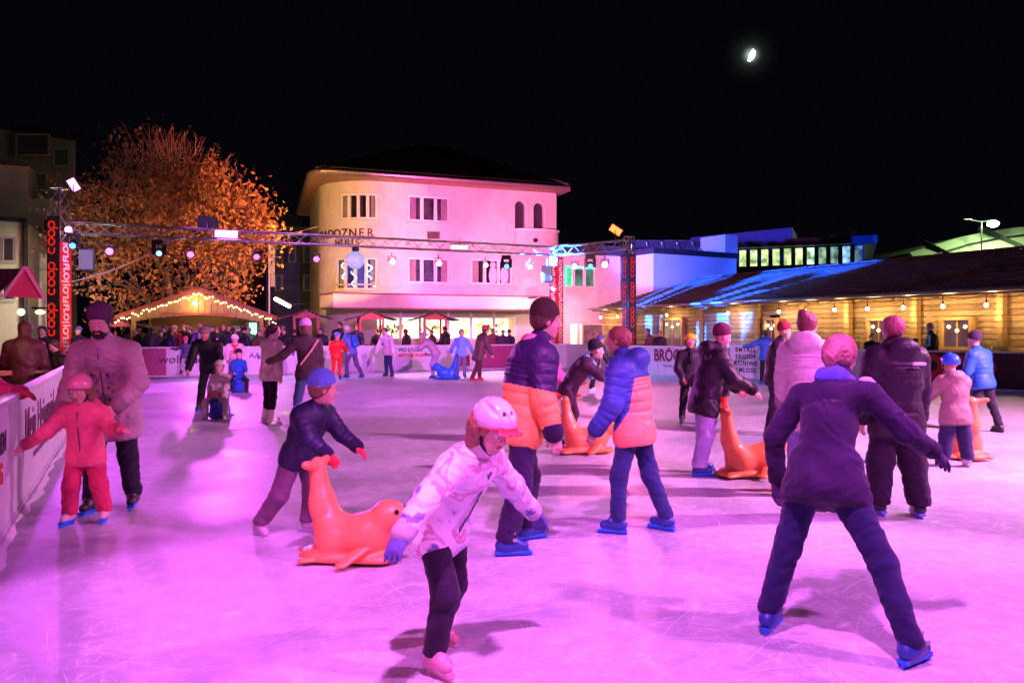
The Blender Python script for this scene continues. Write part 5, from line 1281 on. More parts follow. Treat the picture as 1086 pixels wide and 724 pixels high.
m = MB(); a, c = px2(-45, 45.3, 124), px2(84, 49.5, 145); m.bar(a, c, 1.2, .35); m.build('roof_edge', APD, apt)
rec(apt, 17, 52, 143, 165, 45.9, 46.9); rec(apt, 56, 72, 158, 176, 47, 48)
blk(apt, -60, 30, 40.5, 42, 168, AP, 'terrace_wall', dep=5); m = MB(); m.bar(px2(-60, 40.3, 166), px2(30, 41.8, 174), .3, .2); m.build('terrace_rail', DARK, apt)
rec(apt, 30, 50, 184, 202, 45.2, 45.6); blk(apt, 14, 62, 42, 42.6, 209, AP, 'terrace_wall', dep=4)
rec(apt, 45, 52, 230, 265, 41.9, 42, APD)
low = thing('low_house', 'low greenish cream house front at the far left edge', 'building')
LOWM = mat('green_cream_render', (.45, .47, .33), .9, noise=(2, .1), bump=(12, .2))
blk(low, -50, 28, 32, 33, 232, LOWM, dep=6); m = MB(); m.bar(px2(-50, 31.9, 228.5), px2(28.5, 32.9, 234), .25, .16); m.build('roof_edge', DARK, low); rec(low, 2.5, 16, 252, 277, 31.9, 32.05); rec(low, 2, 17, 296, 318, 31.9, 32.05)
m = MB(); m.tube(px2(27, 32.6, 236), px2(27, 32.6, 350), .09, 8); m.build('downpipe', DARK, low)
blk(low, 28, 52, 36, 36.5, 268, LOWM, 'side_wall', dep=5); rec(low, 33, 46, 316, 345, 35.9, 36.1, mat('lit_room', (.3, .3, .2), .7, emit=.12, ecol=(.7, .8, .4)))
point('apartment_fill', px2(60, 38, 150), 45, (1, .85, .65), .3); point('house_light', px2(44, 31.5, 318), 110, (1, .95, .7), .2)  # first point is an added fill for the apartments, no lamp stands there
# dark backdrop houses between tree and pink building
bk = thing('dark_house', 'dark shuttered house between the autumn tree and the pink building', 'building')
DKH = mat('dark_blue_render', (.07, .08, .13), .9, noise=(1.5, .2), bump=(10, .2)); blk(bk, 282, 345, 60, 62, 238, DKH, dep=8)
for i, (x, y) in enumerate(((292, 262), (306, 262), (322, 262), (292, 292), (322, 292))): rec(bk, x, x + 7, y, y + 16, 59.9, 60.2, mat('shutter_blue', (.05, .08, .2), .6))
blk(bk, 262, 300, 66, 66, 222, DKH, 'gable_wall', dep=6)
pl_ = thing('flag_pole', 'thin white pole with narrow flag left of the pink building', 'flag pole', px2(285.5, 42, z=-.06)); m = MB(); m.tube((0, 0, 0), (0, 0, 6.5), .05, 8); m.build('pole', mat('pole_white', (.7, .7, .7), .4), pl_); m = MB(); m.bbox((.06, -.01, 4.0), (.3, .01, 6.3)); m.build('flag', mat('flag_cloth', (.5, .5, .48), .8, noise=(5, .4)), pl_)

# ------------------------------------------------------------------ autumn tree
def tree():
    base = px2(180, 35, z=-.06); t = thing('autumn_tree', 'big autumn tree with orange leaves and bare twigs on top behind the market stall', 'tree', base); r_ = random.Random(8)
    BK_ = mat('bark', (.12, .08, .06), .9, noise=(8, .3), bump=(14, .7)); tr_ = MB(); tw = MB(); tips = []
    R_ = 4.5
    def inside(p): return (p.x / 4.1) ** 2 + (p.y / 4.0) ** 2 + ((p.z - 5.6) / 4.9) ** 2
    def grow(p, d, l, r, dep):
        n = 3; 
        for i in range(n):
            q = p + d * l / n; tr_.tube(p, q, r, 6 if dep < 3 else 4, r * .86, cap=False) if dep < 4 else tw.tube(p, q, r, 3, r * .8, cap=False); r *= .88; p = q
            d = (d + Vector((r_.gauss(0, .12), r_.gauss(0, .12), r_.gauss(.03, .08)))).normalized()
        if dep >= 3: tips.append((p.copy(), d.copy()))
        if dep >= 5: return
        for k in range(3 if dep < 4 else 2):
            e = (d + Vector((r_.gauss(0, .55), r_.gauss(0, .55), r_.gauss(.05, .35)))).normalized()
            if inside(p + e * l * .6) < 1.05: grow(p, e, l * r_.uniform(.62, .85), r * .68, dep + 1)
    tr_.tube((0, 0, 0), (0, 0, 1.6), .3, 10, .24)
    for k in range(6):
        a = k * 1.05 + r_.random() * .4; grow(Vector((0, 0, 1.5)), Vector((cos(a) * .75, sin(a) * .75, 1.0)).normalized(), 2.3, .14, 0)
    grow(Vector((0, 0, 1.5)), Vector((0, 0, 1)), 2.8, .2, 0)
    # bare shoots standing out of the crown
    for k in range(300):
        a = r_.random() * 6.28; e = r_.uniform(.15, 1.5); d = Vector((cos(a) * cos(e) * 3.8, sin(a) * cos(e) * 3.7, sin(e) * 4.4)); p = Vector((0, 0, 5.6)) + d * r_.uniform(.75, .97); dd = (d.normalized() * .9 + Vector((r_.gauss(0, .35), r_.gauss(0, .35), .5))).normalized()
        q = p + dd * r_.uniform(.4, 1.2); tw.tube(p, q, .02, 3, .008, cap=False)
        for s in range(2): w = p.lerp(q, r_.uniform(.3, .8)); tw.tube(w, w + (dd + Vector((r_.gauss(0, .5), r_.gauss(0, .5), .1))).normalized() * r_.uniform(.15, .4), .008, 3, .004, cap=False)
    tr_.build('trunk', BK_, t); tag(tw.build('twigs', mat('twig', (.34, .2, .14), .8), t), kind='stuff')
    lv = MB(); cl = []
    for p, d in tips: cl.append((p, .5))
    for k in range(330):
        a = r_.random() * 6.28; e = math.asin(r_.uniform(-.72, .98)); rr = r_.uniform(.72, 1.0); cl.append((Vector((cos(a) * cos(e) * 3.85 * rr, sin(a) * cos(e) * 3.7 * rr, 5.4 + sin(e) * 4.5 * rr)), r_.uniform(.25, .5)))
    r_.shuffle(cl); 
    for p, s in cl[:560]:
        if p.z < 1.9: continue
        sparse = .45 if p.z > 8.8 else .75 if p.z > 7.6 else 1.0
        for k in range(int(r_.choice((16, 40, 62)) * sparse)):
            c = p + Vector((r_.gauss(0, s), r_.gauss(0, s), r_.gauss(0, s * .75))); w = r_.uniform(.05, .1)
            n_ = Vector((r_.gauss(0, 1), r_.gauss(0, 1), r_.gauss(0, .8))).normalized(); x = n_.orthogonal().normalized(); x.rotate(Matrix.Rotation(r_.random() * 6.28, 3, n_)); y = n_.cross(x)
            lv.cur = r_.randrange(4); lv.add([c - x * w * 1.3, c - y * w * .75 + n_ * .02, c + x * w * 1.3, c + y * w * .75 + n_ * .02], [(0, 1, 2, 3)])
    me = bpy.data.meshes.new('crown'); me.from_pydata([tuple(v) for v in lv.v], [], lv.f)
    for c in ((.34, .15, .05), (.42, .21, .07), (.22, .09, .035), (.28, .19, .07)): me.materials.append(mat('leaf', c, .7, noise=(3, .25)))
    me.polygons.foreach_set('material_index', lv.mi); o = put('crown', me, t); o['kind'] = 'stuff'
tree()

# ------------------------------------------------------------------ market stall with gable and fairy lights
ST = thing('market_stall', 'open wooden market stall with wide gable and fairy lights behind the boards', 'market stall', px2(212, 31.5, z=-.06), RAD(14), None)
WD = WOOD((.42, .27, .1)); WDd = WOOD((.16, .08, .05))
zAp = EYE + (352 - 308) / FPX * 31.5 + .06; zEv = EYE + (352 - 337) / FPX * 31.5 + .06; hw = 2.95
for s in (1, -1):
    m = MB(); m.add([(0, -.5, zAp), (s * hw, -.5, zEv - .05), (s * hw, 3.2, zEv - .05), (0, 3.2, zAp), (0, -.5, zAp + .09), (s * hw, -.5, zEv + .04), (s * hw, 3.2, zEv + .04), (0, 3.2, zAp + .09)], [(0, 1, 2, 3), (7, 6, 5, 4), (0, 4, 5, 1), (1, 5, 6, 2), (2, 6, 7, 3)]); m.build('roof_slope', mat('stall_roof_red', (.3, .06, .05), .7, noise=(4, .2), bump=(10, .4)), ST)
    m = MB(); m.bar((0, -.56, zAp + .03), (s * hw, -.56, zEv - .02), .06, .18); m.build('barge_board', WOOD((.35, .1, .06)), ST)
    m = MB(); m.bar((s * 2.35, -.3, 0), (s * 2.35, -.3, zEv + .1), .14, .14); m.build('post', WD, ST)
    m = MB(); m.bar((s * 2.35, 3, 0), (s * 2.35, 3, zEv + .1), .14, .14); m.build('post', WD, ST)
nb_ = 20
for i in range(nb_):
    x0 = -2.35 + 4.7 * i / nb_; x1 = x0 + 4.7 / nb_ - .012; zt0 = zAp - (zAp - zEv) * abs((x0 + x1) / 2) / hw - .08; low_ = 2.36 - .25 * (abs((x0 + x1) / 2) / 2.35) ** 2 * (1) 
    if zt0 - low_ > .04: m = MB(); m.bbox((x0, -.36, low_ - .1), (x1, -.32, zt0)); m.build('gable_board', WD, ST)
m = MB(); m.bbox((-1.3, -.39, 2.3), (1.1, -.365, 2.36)); m.build('red_trim', mat('trim_red', (.5, .1, .04), .6), ST)
m = MB(); m.bbox((-2.3, 2.9, 0), (2.3, 3.0, 2.3)); m.build('rear_wall', WDd, ST)
m = MB(); m.bbox((-2.2, .6, 0), (1.5, 1.1, 1.05)); m.build('counter', WDd, ST)
m = MB(); m.bbox((.9, 2.7, 1.3), (1.3, 2.88, 2.1)); m.build('menu_board', mat('menu_board', (.05, .05, .05), .5), ST); text('lettering', 'PUNSCH\nGLÜHWEIN\nTEE', WT, ST, frame((1.1, 2.69, 1.7), (1, 0, 0), (0, 0, 1)), .13, .002, .002, .7)
m = MB(); m.bbox((1.65, 2.75, 1.2), (1.95, 2.89, 2.0)); m.build('lit_fridge', emitm((.25, .8, .8), 1.4), ST)
m = MB(); m.smooth = True; m.sphere((-.1, -.55, 2.72), .085, 12, 8); m.build('bulb', emitm((1, .72, .3), 12), ST)
p_ = ST.matrix_basis @ Vector((-.1, -.9, 2.72)); point('stall_light', p_, 18, (1, .62, .2), .1); point('stall_inner_light', ST.matrix_basis @ Vector((0, 1.2, 2.2)), 45, (1, .65, .25), .15)
lights = MB(); lm_ = MB(); lm_.sphere((0, 0, 0), .03, 6, 4); lmm = lm_.mesh('fairy_light', emitm((1, .8, .28), 5)); r_ = random.Random(4)
for s in (1, -1):
    for i in range(30): f = (i + .3 + .4 * r_.random()) / 30; put('fairy_light', lmm, ST, Matrix.Translation((s * hw * f, -.62 - r_.random() * .04, zAp - (zAp - zEv) * f - .12 - .09 * abs(sin(i * .7)) + r_.gauss(0, .035))))
# small red gable booths before the building
BR = mat('booth_red', (.62, .16, .13), .6, noise=(5, .15), bump=(9, .2), stretch=(1, 1, 6)); BRR = mat('booth_roof', (.14, .07, .08), .8, noise=(5, .3), bump=(9, .5))
def booth(px, Y, apy, wpx, label, ww=None, rz=.25, dep=1.6):
    t = thing('booth', label, 'booth', px2(px, Y, z=-.06), rz, 'small red gabled booths behind the back boards'); za = EYE + (352 - apy) / FPX * Y + .06; w_ = wpx / FPX * Y / 2; ze = za - w_ * .42; ho = w_ * 2.1; zo = za - ho * .30 - .05
    for s in (1, -1):
        m = MB(); m.add([(0, -.35, za), (s * w_ * 1.05, -.35, ze - .02), (s * ho, -.35, zo), (s * ho, dep, zo), (s * w_ * 1.05, dep, ze - .02), (0, dep, za)] + [(0, -.35, za + .06), (s * w_ * 1.05, -.35, ze + .04), (s * ho, -.35, zo + .06), (s * ho, dep, zo + .06), (s * w_ * 1.05, dep, ze + .04), (0, dep, za + .06)], [(0, 1, 4, 5), (1, 2, 3, 4), (6, 11, 10, 7), (7, 10, 9, 8), (0, 6, 7, 1), (1, 7, 8, 2), (2, 8, 9, 3)]); m.build('roof_slope', BRR, t)
        for y in (-.15, dep - .2): m = MB(); m.bar((s * w_ * .95, y, 0), (s * w_ * .95, y, ze), .09, .09); m.build('post', BR, t)
    k = 7
    for i in range(k):
        x0, x1 = -w_ + 2 * w_ * i / k, -w_ + 2 * w_ * (i + 1) / k - .01; top = za - abs((x0 + x1) / 2) * .42 - .03; m = MB(); m.bbox((x0, -.24, ze - .12), (x1, -.2, max(top, ze - .08))); m.build('gable_board', BR, t)
    m = MB(); m.bbox((-w_, -.1, 1.0), (w_, .2, 1.06)); m.build('shelf', WDd, t)
booth(325, 33.5, 329, 26, 'left red gabled booth under the bright tube lamp'); booth(394, 36.3, 330.5, 25, 'middle red gabled booth before the pink building'); booth(461, 37.5, 331.5, 24, 'right red gabled booth before the bright shop window')
booth(128, 31, 338, 24, 'dark gabled booth left of the big stall', rz=.3)
# near kiosk at the left edge
ki = thing('kiosk', 'kiosk with a red gable and orange post at the left edge', 'kiosk', px2(9, 11.2, z=-.06), RAD(-18)); KR = mat('kiosk_red', (.6, .05, .1), .6, noise=(4, .15), bump=(8, .2))
zA = EYE + (352 - 285) / FPX * 11.2 + .06; 
m = MB(); m.add([(.32, 0, zA), (.32, .35, zA), (-2.2, .35, zA + .02), (-2.2, 0, zA + .02), (-2.2, -.3, zA - .52), (.1, -.3, zA - .42)], [(0, 1, 2, 3), (0, 3, 4, 5)]); m.build('roof_slope', BRR, ki)
m = MB(); m.add([(.34, -.02, zA), (.48, .16, zA - .42), (.16, -.2, zA - .4), (.32, .05, zA + .02), (.46, .2, zA - .4), (.14, -.16, zA - .38)], [(0, 1, 2), (5, 4, 3), (0, 3, 4, 1), (1, 4, 5, 2), (2, 5, 3, 0)]); m.build('gable', KR, ki)
m = MB(); m.bar((.34, -.03, zA + .02), (.49, .16, zA - .44), .03, .04); m.bar((.34, -.03, zA + .02), (.15, -.21, zA - .42), .03, .04); m.build('barge_board', mat('kiosk_trim', (.7, .3, .35), .5), ki)
for x in (0,): m = MB(); m.bar((x, -.25, 0), (x, -.25, zA - .45), .1, .1); m.build('post', WOOD((.6, .25, .12)), ki)
m = MB(); m.bar((.0, -.25, zA - .5), (-2.2, -.25, zA - .5), .1, .1); m.build('beam', WOOD((.6, .25, .12)), ki)
m = MB(); m.bbox((-2.2, -.35, 1.0), (-.05, .1, 1.06)); m.bbox((-2.2, -.3, 0), (-.05, -.26, 1.0)); m.build('counter', WOOD((.5, .2, .1)), ki)
m = MB(); m.smooth = True; m.sphere((-.12, .3, zA - .6), .05, 10, 6); m.build('bulb', emitm((1, .75, .35), 4), ki)
pk = ki.matrix_basis @ Vector((-.3, .2, zA - .7)); point('kiosk_light', pk, 6, WARM, .05)
wl = thing('wall_lamp', 'small bright lamp on the greenish house behind the coop banner tower', 'lamp', px2(42.5, 30, 331)); m = MB(); m.smooth = True; m.sphere((0, 0, 0), .1, 12, 7, (1.9, 1, .8)); m.build('bulb', emitm((1, .75, .35), 3), wl); m = MB(); m.bar((-.3, .1, .16), (.3, .1, .16), .3, .06); m.build('hood', DARK, wl)
tbl = thing('standing_table', 'round standing table with a plate behind the left boards', 'table', px2(43, 12.5, z=-.06)); m = MB(); m.tube((0, 0, .98), (0, 0, 1.02), .36, 20); m.build('tabletop', WOOD((.3, .2, .14)), tbl); m = MB(); m.tube((0, 0, 0), (0, 0, .98), .04, 8); m.tube((0, 0, 0), (0, 0, .03), .25, 16); m.build('leg', STEEL, tbl)
pt_ = thing('plate', 'pale plate on the round standing table', 'plate', px2(43, 12.5, z=.961)); m = MB(); m.tube((0, 0, 0), (0, 0, .02), .09, 18, .15); m.build('rim', mat('china', (.7, .7, .7), .3), pt_)
# dangling wire from the tree to the left tower
def cable(label, A, B, sag, r=.012, m=None):
    o = MB(); A, B = Vector(A), Vector(B); o.path([A.lerp(B, i / 14) - Vector((0, 0, sag * sin(pi * i / 14))) for i in range(15)], r, 5); tag(o.build('cable', m or mat('cable_grey', (.4, .35, .3), .6)), label, 'cable')
cable('thin slack cable running up from the coop tower to the long truss', px2(70, 27, 300), tpt(195), .25, .02)
cable('thin wire from the pink building to the tree', px2(338, 38, 240), px2(255, 36, 252), .15)
# ------------------------------------------------------------------ lamps on the truss
VL = (.62, .13, 1.0); WP = (1, .6, .85)
par('violet par lamp below the truss left of the tree middle', tpt(116, -.2), (-9, 18, 0), VL, 2.2, .12)
par('second violet par lamp below the truss, above the wooden stall roof', tpt(201.5, -.2), (-7, 20, 0), VL, 2, .11)
par('third violet par lamp below the truss at the right edge of the tree', tpt(271.5, -.2), (-5, 20, 0), VL, 1.8, .1)
par('violet par lamp below the truss just left of the pink building', tpt(335, -.2), (-3, 20, 0), VL, 1.8, .11)
par('pale par lamp under the truss right of the mirrored globe', tpt(415.5, -.2), (0, 20, 1), WP, 4, .11)
par('rosy par lamp under the truss above the middle first floor window', tpt(465, -.2), (1, 22, 1), (1, .5, .4), 4, .11)
par('rosy par lamp under the truss between the two right windows', tpt(514.5, -.2), (2, 22, 1), (1, .5, .4), 3.5, .1)
par('rosy par lamp under the truss left of the hanging blue loudspeaker', tpt(562, -.2), (3, 22, 1), (1, .5, .4), 3.5, .1)
par('white par lamp under the short truss beside the red tower', tpt2(609.5, -.2), (2, 20, 1), (1, .8, .9), 3, .1)
par('white par lamp under the short truss beside the coop tower', tpt2(641.5, -.2), (2, 20, 1), (1, .6, .9), 4, .12)
flood('violet led bar floodlight fixed on the truss in front of the tree', tpt(240, .05), (-3, 10, 0), VL, 30, .75, .22)
flood('dark switched off floodlight standing on the truss before the tree', tpt(220, .45), (-3, 10, 3), (.02, .02, .03), .2, .6, .35)
flood('glowing pink led bar floodlight on the truss before the pink building', tpt(487, -.02), (1, 12, 0), (1, .35, .6), 3, .7, .16)
flood('bright violet floodlight standing above the left tower', px2(78, 26.6, 196), (0, 0, 1.2), (.75, .14, 1), 5, .24, .4, tilt=RAD(32))
flood('glaring orange red floodlight standing on top of the coop tower truss', px2(653, 31, 244), (-3, 8, 1.5), (1, .1, .02), 3.5, .46, .26, tilt=RAD(-35))
mover('dark moving head lamp under the truss before the tree', tpt(169, -.1), (-6, 10, 0), (.25, .6, 1), 1.5)
mover('moving head lamp with blue lens under the truss left of the red tower', tpt(537, -.1), (2, 10, 0), (.05, .3, 1), 4)
mover('moving head lamp with blue lens under the short truss', tpt2(626, -.1), (2, 10, 0), (.05, .25, 1), 4)
mover('small moving head lamp with blue lens beside the left tower', tpt(77, .05), (-6, 10, 0), (.05, .3, 1), 3)
par('violet par lamp fixed at the left tower end of the truss', tpt(72.5, .45), (-4, 8, 0), (.9, .25, .9), 5, .11)
q_ = tpt(93, -.55); speaker('blue lit loudspeaker hanging beside the left tower', q_ - Vector((0, 0, .45)), RAD(10))
q_ = tpt(580.5, -.5); speaker('blue lit loudspeaker hanging beside the red tower', q_ - Vector((0, 0, .45)), RAD(-10))
gl = tpt(377); gt = thing('mirror_globe', 'blue and white globe hanging under the truss before the rounded window', 'hanging globe', gl); gr = 9.5 / FPX * gl.y
zc = (EYE - (276 - HY) / FPX * gl.y) - gl.z
m = MB(); m.tube((0, 0, -.15), (0, 0, zc + gr), .012, 6); m.sphere((0, 0, -.3), .14, 8, 6); m.build('hanger', DARK, gt)
m = MB(); m.smooth = True; m.sphere((0, 0, zc), gr, 24, 16); m.build('globe', mat('globe_lit', (.5, .6, .9), .25, noise=(2.2, .5), emit=.35, ecol=(.3, .5, 1)), gt)
# lamp rig behind and beside the camera that floods the near ice
for i, (P_, T_, c, p, an, bl) in enumerate((
        ((5.6, 2.6, 5.7), (3.6, 5.0, 0), (.95, .17, .97), 1500, 86, .35),
        ((.4, 1.8, 5.7), (.5, 2.6, 0), (.93, .17, .98), 1750, 74, .12),
        ((10.5, 7.5, 5.7), (6.0, 11.5, 0), (1, .33, .82), 7000, 104, .7),
        ((-3.4, -1.0, 5.4), (-2.6, 8.5, .2), (1, .15, .62), 640, 74, .7))):
    flood('floodlight of the near truss shining on the ice, ' + ('far right', 'middle', 'right side', 'left side')[i] + ' one', Vector(P_), T_, c, 20, .6, .4, p, an, 'floodlights of the near truss behind the camera', bl)
#
q_ = tpt(116); 
for px_, tx, pw, col in ((116, (-9.0, 24.5, 0), 700, VL), (201.5, (-8.2, 25.8, 0), 900, (.75, .35, 1)), (271.5, (-5.5, 27.0, 0), 900, (.8, .35, 1)), (335, (-3.8, 28.2, 0), 700, VL), (415.5, (-2.0, 28.8, 0), 1000, (1, .5, .95)), (465, (-.6, 29.2, 0), 900, (1, .5, .85)), (514.5, (.6, 29.6, 0), 700, (1, .45, .8))):
    q = tpt(px_, -.85); spot('ice_wash', q + Vector((0, -.1, 0)), tx, pw * 1.15, col, 58, .6, .08)
spot('violet_wash', tpt(240, -.3) + Vector((0, -.3, 0)), (-6, 13, 0), 2100, (.8, .1, .95), 84, .8, .2)
spot('violet_wash', px2(80, 26.2, 200), (-5.5, 12, 0), 1700, (.65, .07, .9), 70, .8, .2)
spot('rose_wash', px2(650, 30.5, 247), (1.5, 12, .5), 1500, (1, .18, .5), 70, .7, .15)
spot('board_fill', (2.5, 2.2, 5.7), (-5.5, 28.5, .4), 14000, (.8, .16, 1), 30, .7, .12)  # both board spots are added to brighten the boards, without a fixture
spot('board_fill', (3.0, 2.2, 5.7), (4.5, 31, .4), 7000, (.95, .3, 1), 24, .7, .12)
spot('banner_fill', (-3.4, -1.0, 5.6), TA + Vector((0, 0, 3.4)), 15000, (1, .5, .5), 11, .6, .1)  # these narrow banner spots are added, without fixtures, to brighten the tower banners
spot('banner_fill', (3.0, 2.2, 5.8), TA + Vector((.2, 0, 3.2)), 17000, (1, .5, .5), 11, .6, .1)
spot('banner_fill', (3.0, 2.2, 5.9), TB + Vector((0, 0, 3.2)), 22000, (1, .45, .4), 7, .6, .1)
spot('banner_blue_wash', tpt(537, -.9), TC + Vector((0, 0, 3)), 700, (.1, .25, 1), 40, .6, .1)
spot('banner_fill', (3.2, 2.2, 5.9), TC + Vector((0, 0, 3.2)), 9000, (.8, .3, .6), 7, .6, .1)
# colour washes on the buildings and the tree
spot('pink_wall_wash', tpt(487, .35) + Vector((.1, .5, 0)), (-1.2, 42, 7.0), 4500, (1, .15, .5), 100, .6, .3)
spot('pink_wall_wash', tpt(560, .3) + Vector((.1, .5, 0)), (1.5, 43, 5.5), 1500, (1, .26, .5), 66, .6, .3)
spot('warm_wall_wash', tpt2(641, .3) + Vector((.3, .4, 0)), (5.5, 44.5, 3.5), 600, (1, .5, .4), 50, .6, .3)
spot('orange_wall_wash', tpt(290, .3) + Vector((0, .4, 0)), (-8.6, 39.5, 6.2), 2900, (1, .5, .13), 46, .2, .1)
spot('orange_tree_wash', (-7.0, 30.9, 3.9), (-12.2, 35, 5.2), 2300, (1, .33, .1), 82, .6, .2)
spot('red_tree_wash', px2(648, 30.8, 240), (-12.6, 35, 8.0), 7000, (1, .2, .14), 20, .6, .2)
spot('tree_fill', (-15.5, 27, 3.5), (-15.5, 35, 5.0), 420, (.9, .35, .25), 80, .8, .3)
def gobo():
    P_ = tpt(537, -.5) + Vector((0, .2, 0)); l = spot('blue_pattern_light', P_, (10.5, 37.2, 4.2), 60000, (.01, .10, 1.0), 56, .12, .03)
    L = l.data; L.use_nodes = True; nt = L.node_tree; em = nt.nodes['Emission']; N = lambda t: nt.nodes.new('ShaderNode' + t); k = nt.links.new
    tc = N('TexCoord'); mp = N('Mapping'); mp.vector_type = 'TEXTURE'; k(tc.outputs['Normal'], mp.inputs[0]); mp.inputs['Rotation'].default_value = (0, 0, RAD(0))
    sp = N('SeparateXYZ'); k(mp.outputs[0], sp.inputs[0]); dv = N('Math'); dv.operation = 'DIVIDE'; k(sp.outputs[0], dv.inputs[0]); k(sp.outputs[2], dv.inputs[1])
    ml = N('Math'); ml.operation = 'MULTIPLY'; k(dv.outputs[0], ml.inputs[0]); ml.inputs[1].default_value = 40; sn = N('Math'); sn.operation = 'SINE'; k(ml.outputs[0], sn.inputs[0])
    r = N('MapRange'); r.inputs['From Min'].default_value = -.12; r.inputs['From Max'].default_value = .1; r.inputs['To Min'].default_value = .02; k(sn.outputs[0], r.inputs[0])
    d2 = N('Math'); d2.operation = 'DIVIDE'; k(sp.outputs[1], d2.inputs[0]); k(sp.outputs[2], d2.inputs[1]); r2 = N('MapRange'); k(d2.outputs[0], r2.inputs[0]); r2.inputs['From Min'].default_value = .045; r2.inputs['From Max'].default_value = .02
    mm = N('Math'); mm.operation = 'MAXIMUM'; k(r.outputs[0], mm.inputs[0]); k(r2.outputs[0], mm.inputs[1]); k(mm.outputs[0], em.inputs['Strength'])
gobo()
spot('booth_wash', tpt(400, -.6), (-5.2, 35.5, 1.6), 620, (1, .16, .28), 95, .6, .1)
spot('truss_wash', px2(80, 26.3, 197), tpt(330), 1300, (.6, .12, 1), 22, .6, .1)
spot('blue_wash', (2.0, 34.5, 5.6), px2(810, 64, 250), 16000, (.01, .09, 1.0), 32, .3, .1)
spot('blue_wash', tpt(537, -.9), px2(735, 27, 390), 3500, (.15, .3, 1.0), 34, .5, .1)
spot('blue_wash', tpt2(626, -1.0), (9.5, 33, 2), 900, (.1, .25, 1.0), 50, .5, .1)
spot('blue_speaker_wash', (-9, 19, 4), tpt(93, -1), 1500, (.05, .2, 1), 12, .3, .1)
spot('blue_speaker_wash', (-1, 24, 4), tpt(580, -1), 1500, (.05, .2, 1), 14, .3, .1)

# ------------------------------------------------------------------ people
NV = (.022, .02, .055); BLK = (.014, .013, .016); JN = (.05, .08, .2)
RS = ((.03, .03, .04), (.02, .16, .75))      # rental skates: dark boot, blue holder
WS = ((.75, .72, .7), (.7, .7, .72))
def coat_front(root, fr):     # lapels and buttons
    P, C, U, F, R, H = fr['P'], fr['C'], fr['U'], fr['F'], fr['R'], fr['H']
    for s in (1, -1):
        solid('lapel', [ncap(C + R * s * .045 * H - U * .02 * H + F * .04 * H, C + R * s * .035 * H - U * .16 * H + F * .085 * H, .032 * H, .018 * H, .01, flat=(F, .35))], .008, cloth((.3, .2, .24)), root)
    for i in range(3):
        for s in (1, -1):
            b = MB(); c = P + U * fr['tor'] * (.2 + .2 * i) + F * .098 * H + R * s * .035 * H; b.tube(c, c + F * .012, .012, 10); b.build('button', plastic((.06, .03, .05)), root)
    solid('shirt', [ncap(C - U * .02 * H + F * .045 * H, C - U * .14 * H + F * .062 * H, .03 * H, .012 * H, .01)], .008, cloth((.2, .25, .6)), root)
person('bearded man in a grey double breasted coat and dark beanie behind the pink snowsuit girl', 119, 6.9, 1.74, 186, lean=18, arms=((20, 8, 38, 2), (14, 20, 42, -26)), legs=((12, 4, 16), (-8, 2, 8)),
       jacket=(.44, .31, .33), bulk=1.3, hem=.11, trousers=(.018, .016, .03), flare=1.1, skates=((.03, .025, .03), (.02, .16, .75)), hat=('beanie', (.09, .035, .09)), head=(5, 18), beard=True, hair=(.03, .02, .015), extra=coat_front)
person('small girl in a bright pink snowsuit and pink helmet gliding beside the left board', 91, 6.45, 1.16, 184, kid=.9, lean=8, arms=((28, 36, 34, 50), (25, 40, 100, 44)), legs=((10, 7, 14), (-2, 8, 10)), jacket=(.85, .13, .22), bulk=1.35, hem=.06,
       trousers=(.6, .04, .12), flare=1.35, skates=((.7, .5, .55), (.02, .16, .75)), gloves=(.75, .25, .3), hair=(.25, .13, .06), hair_style='long', hat=('helmet', (.85, .3, .42), (.55, .12, .22)), head=(-4, 20), hood='down')
# back left group
person('adult in black with a grey fur hat bending over the child on the blue seal', 224, 15.6, 1.74, 186, lean=36, arms=((26, 12, 40, 2), (26, 12, 40, 2)), legs=((-2, 12, 10), (12, 6, 16)), jacket=(.01, .01, .012), bulk=1.3, trousers=(.012, .012, .018), skates=RS, hat=('fur', (.3, .24, .24)), head=(0, 20), skin_c=(.6, .2, .16))
seal('dark blue seal carrying the child in the crown like helmet', 233, 14.4, 180, (.02, .05, .32), .82)
person('child in a pale grey snowsuit and patterned helmet sitting on a blue seal', 233, 14.5, 1.15, 180, kid=1, lean=-4, seated=.42, arms=((28, 8, 60, -14), (28, 8, 60, -14)), legs=((62, 26, 60), (62, 26, 60)), jacket=(.5, .42, .42), bulk=1.25, trousers=(.5, .46, .46), flare=1.3, skates=((.6, .5, .45), (.6, .55, .5)), gloves=(.5, .05, .04), hat=('bike', (.55, .5, .5), (.1, .08, .1)), head=(0, 6), skin_c=(.7, .35, .28))
person('small skater in red scarf and white pink helmet bending over the blue jacket child', 249, 22.0, 1.5, 200, kid=.4, lean=28, arms=((40, 10, 50, 0), (40, 10, 50, 0)), jacket=(.8, .5, .55), bulk=1.2, trousers=(.3, .1, .2), skates=RS, hat=('helmet', (.85, .6, .75), (.6, .1, .2)), scarf=(.7, .04, .05), head=(0, 20))
seal('blue seal under the child in the blue jacket', 253, 20.6, 190, (.02, .07, .5), .85)
person('child in a blue jacket riding a blue seal behind the fur hat adult', 253, 20.7, 1.25, 205, kid=.8, lean=0, seated=.43, arms=((30, 8, 70, -8), (30, 8, 70, -8)), legs=((66, 22, 66), (66, 22, 66)), jacket=(.02, .09, .45), bulk=1.2, trousers=BLK, skates=RS, hat=('beanie', (.02, .02, .03)), head=(0, 4))
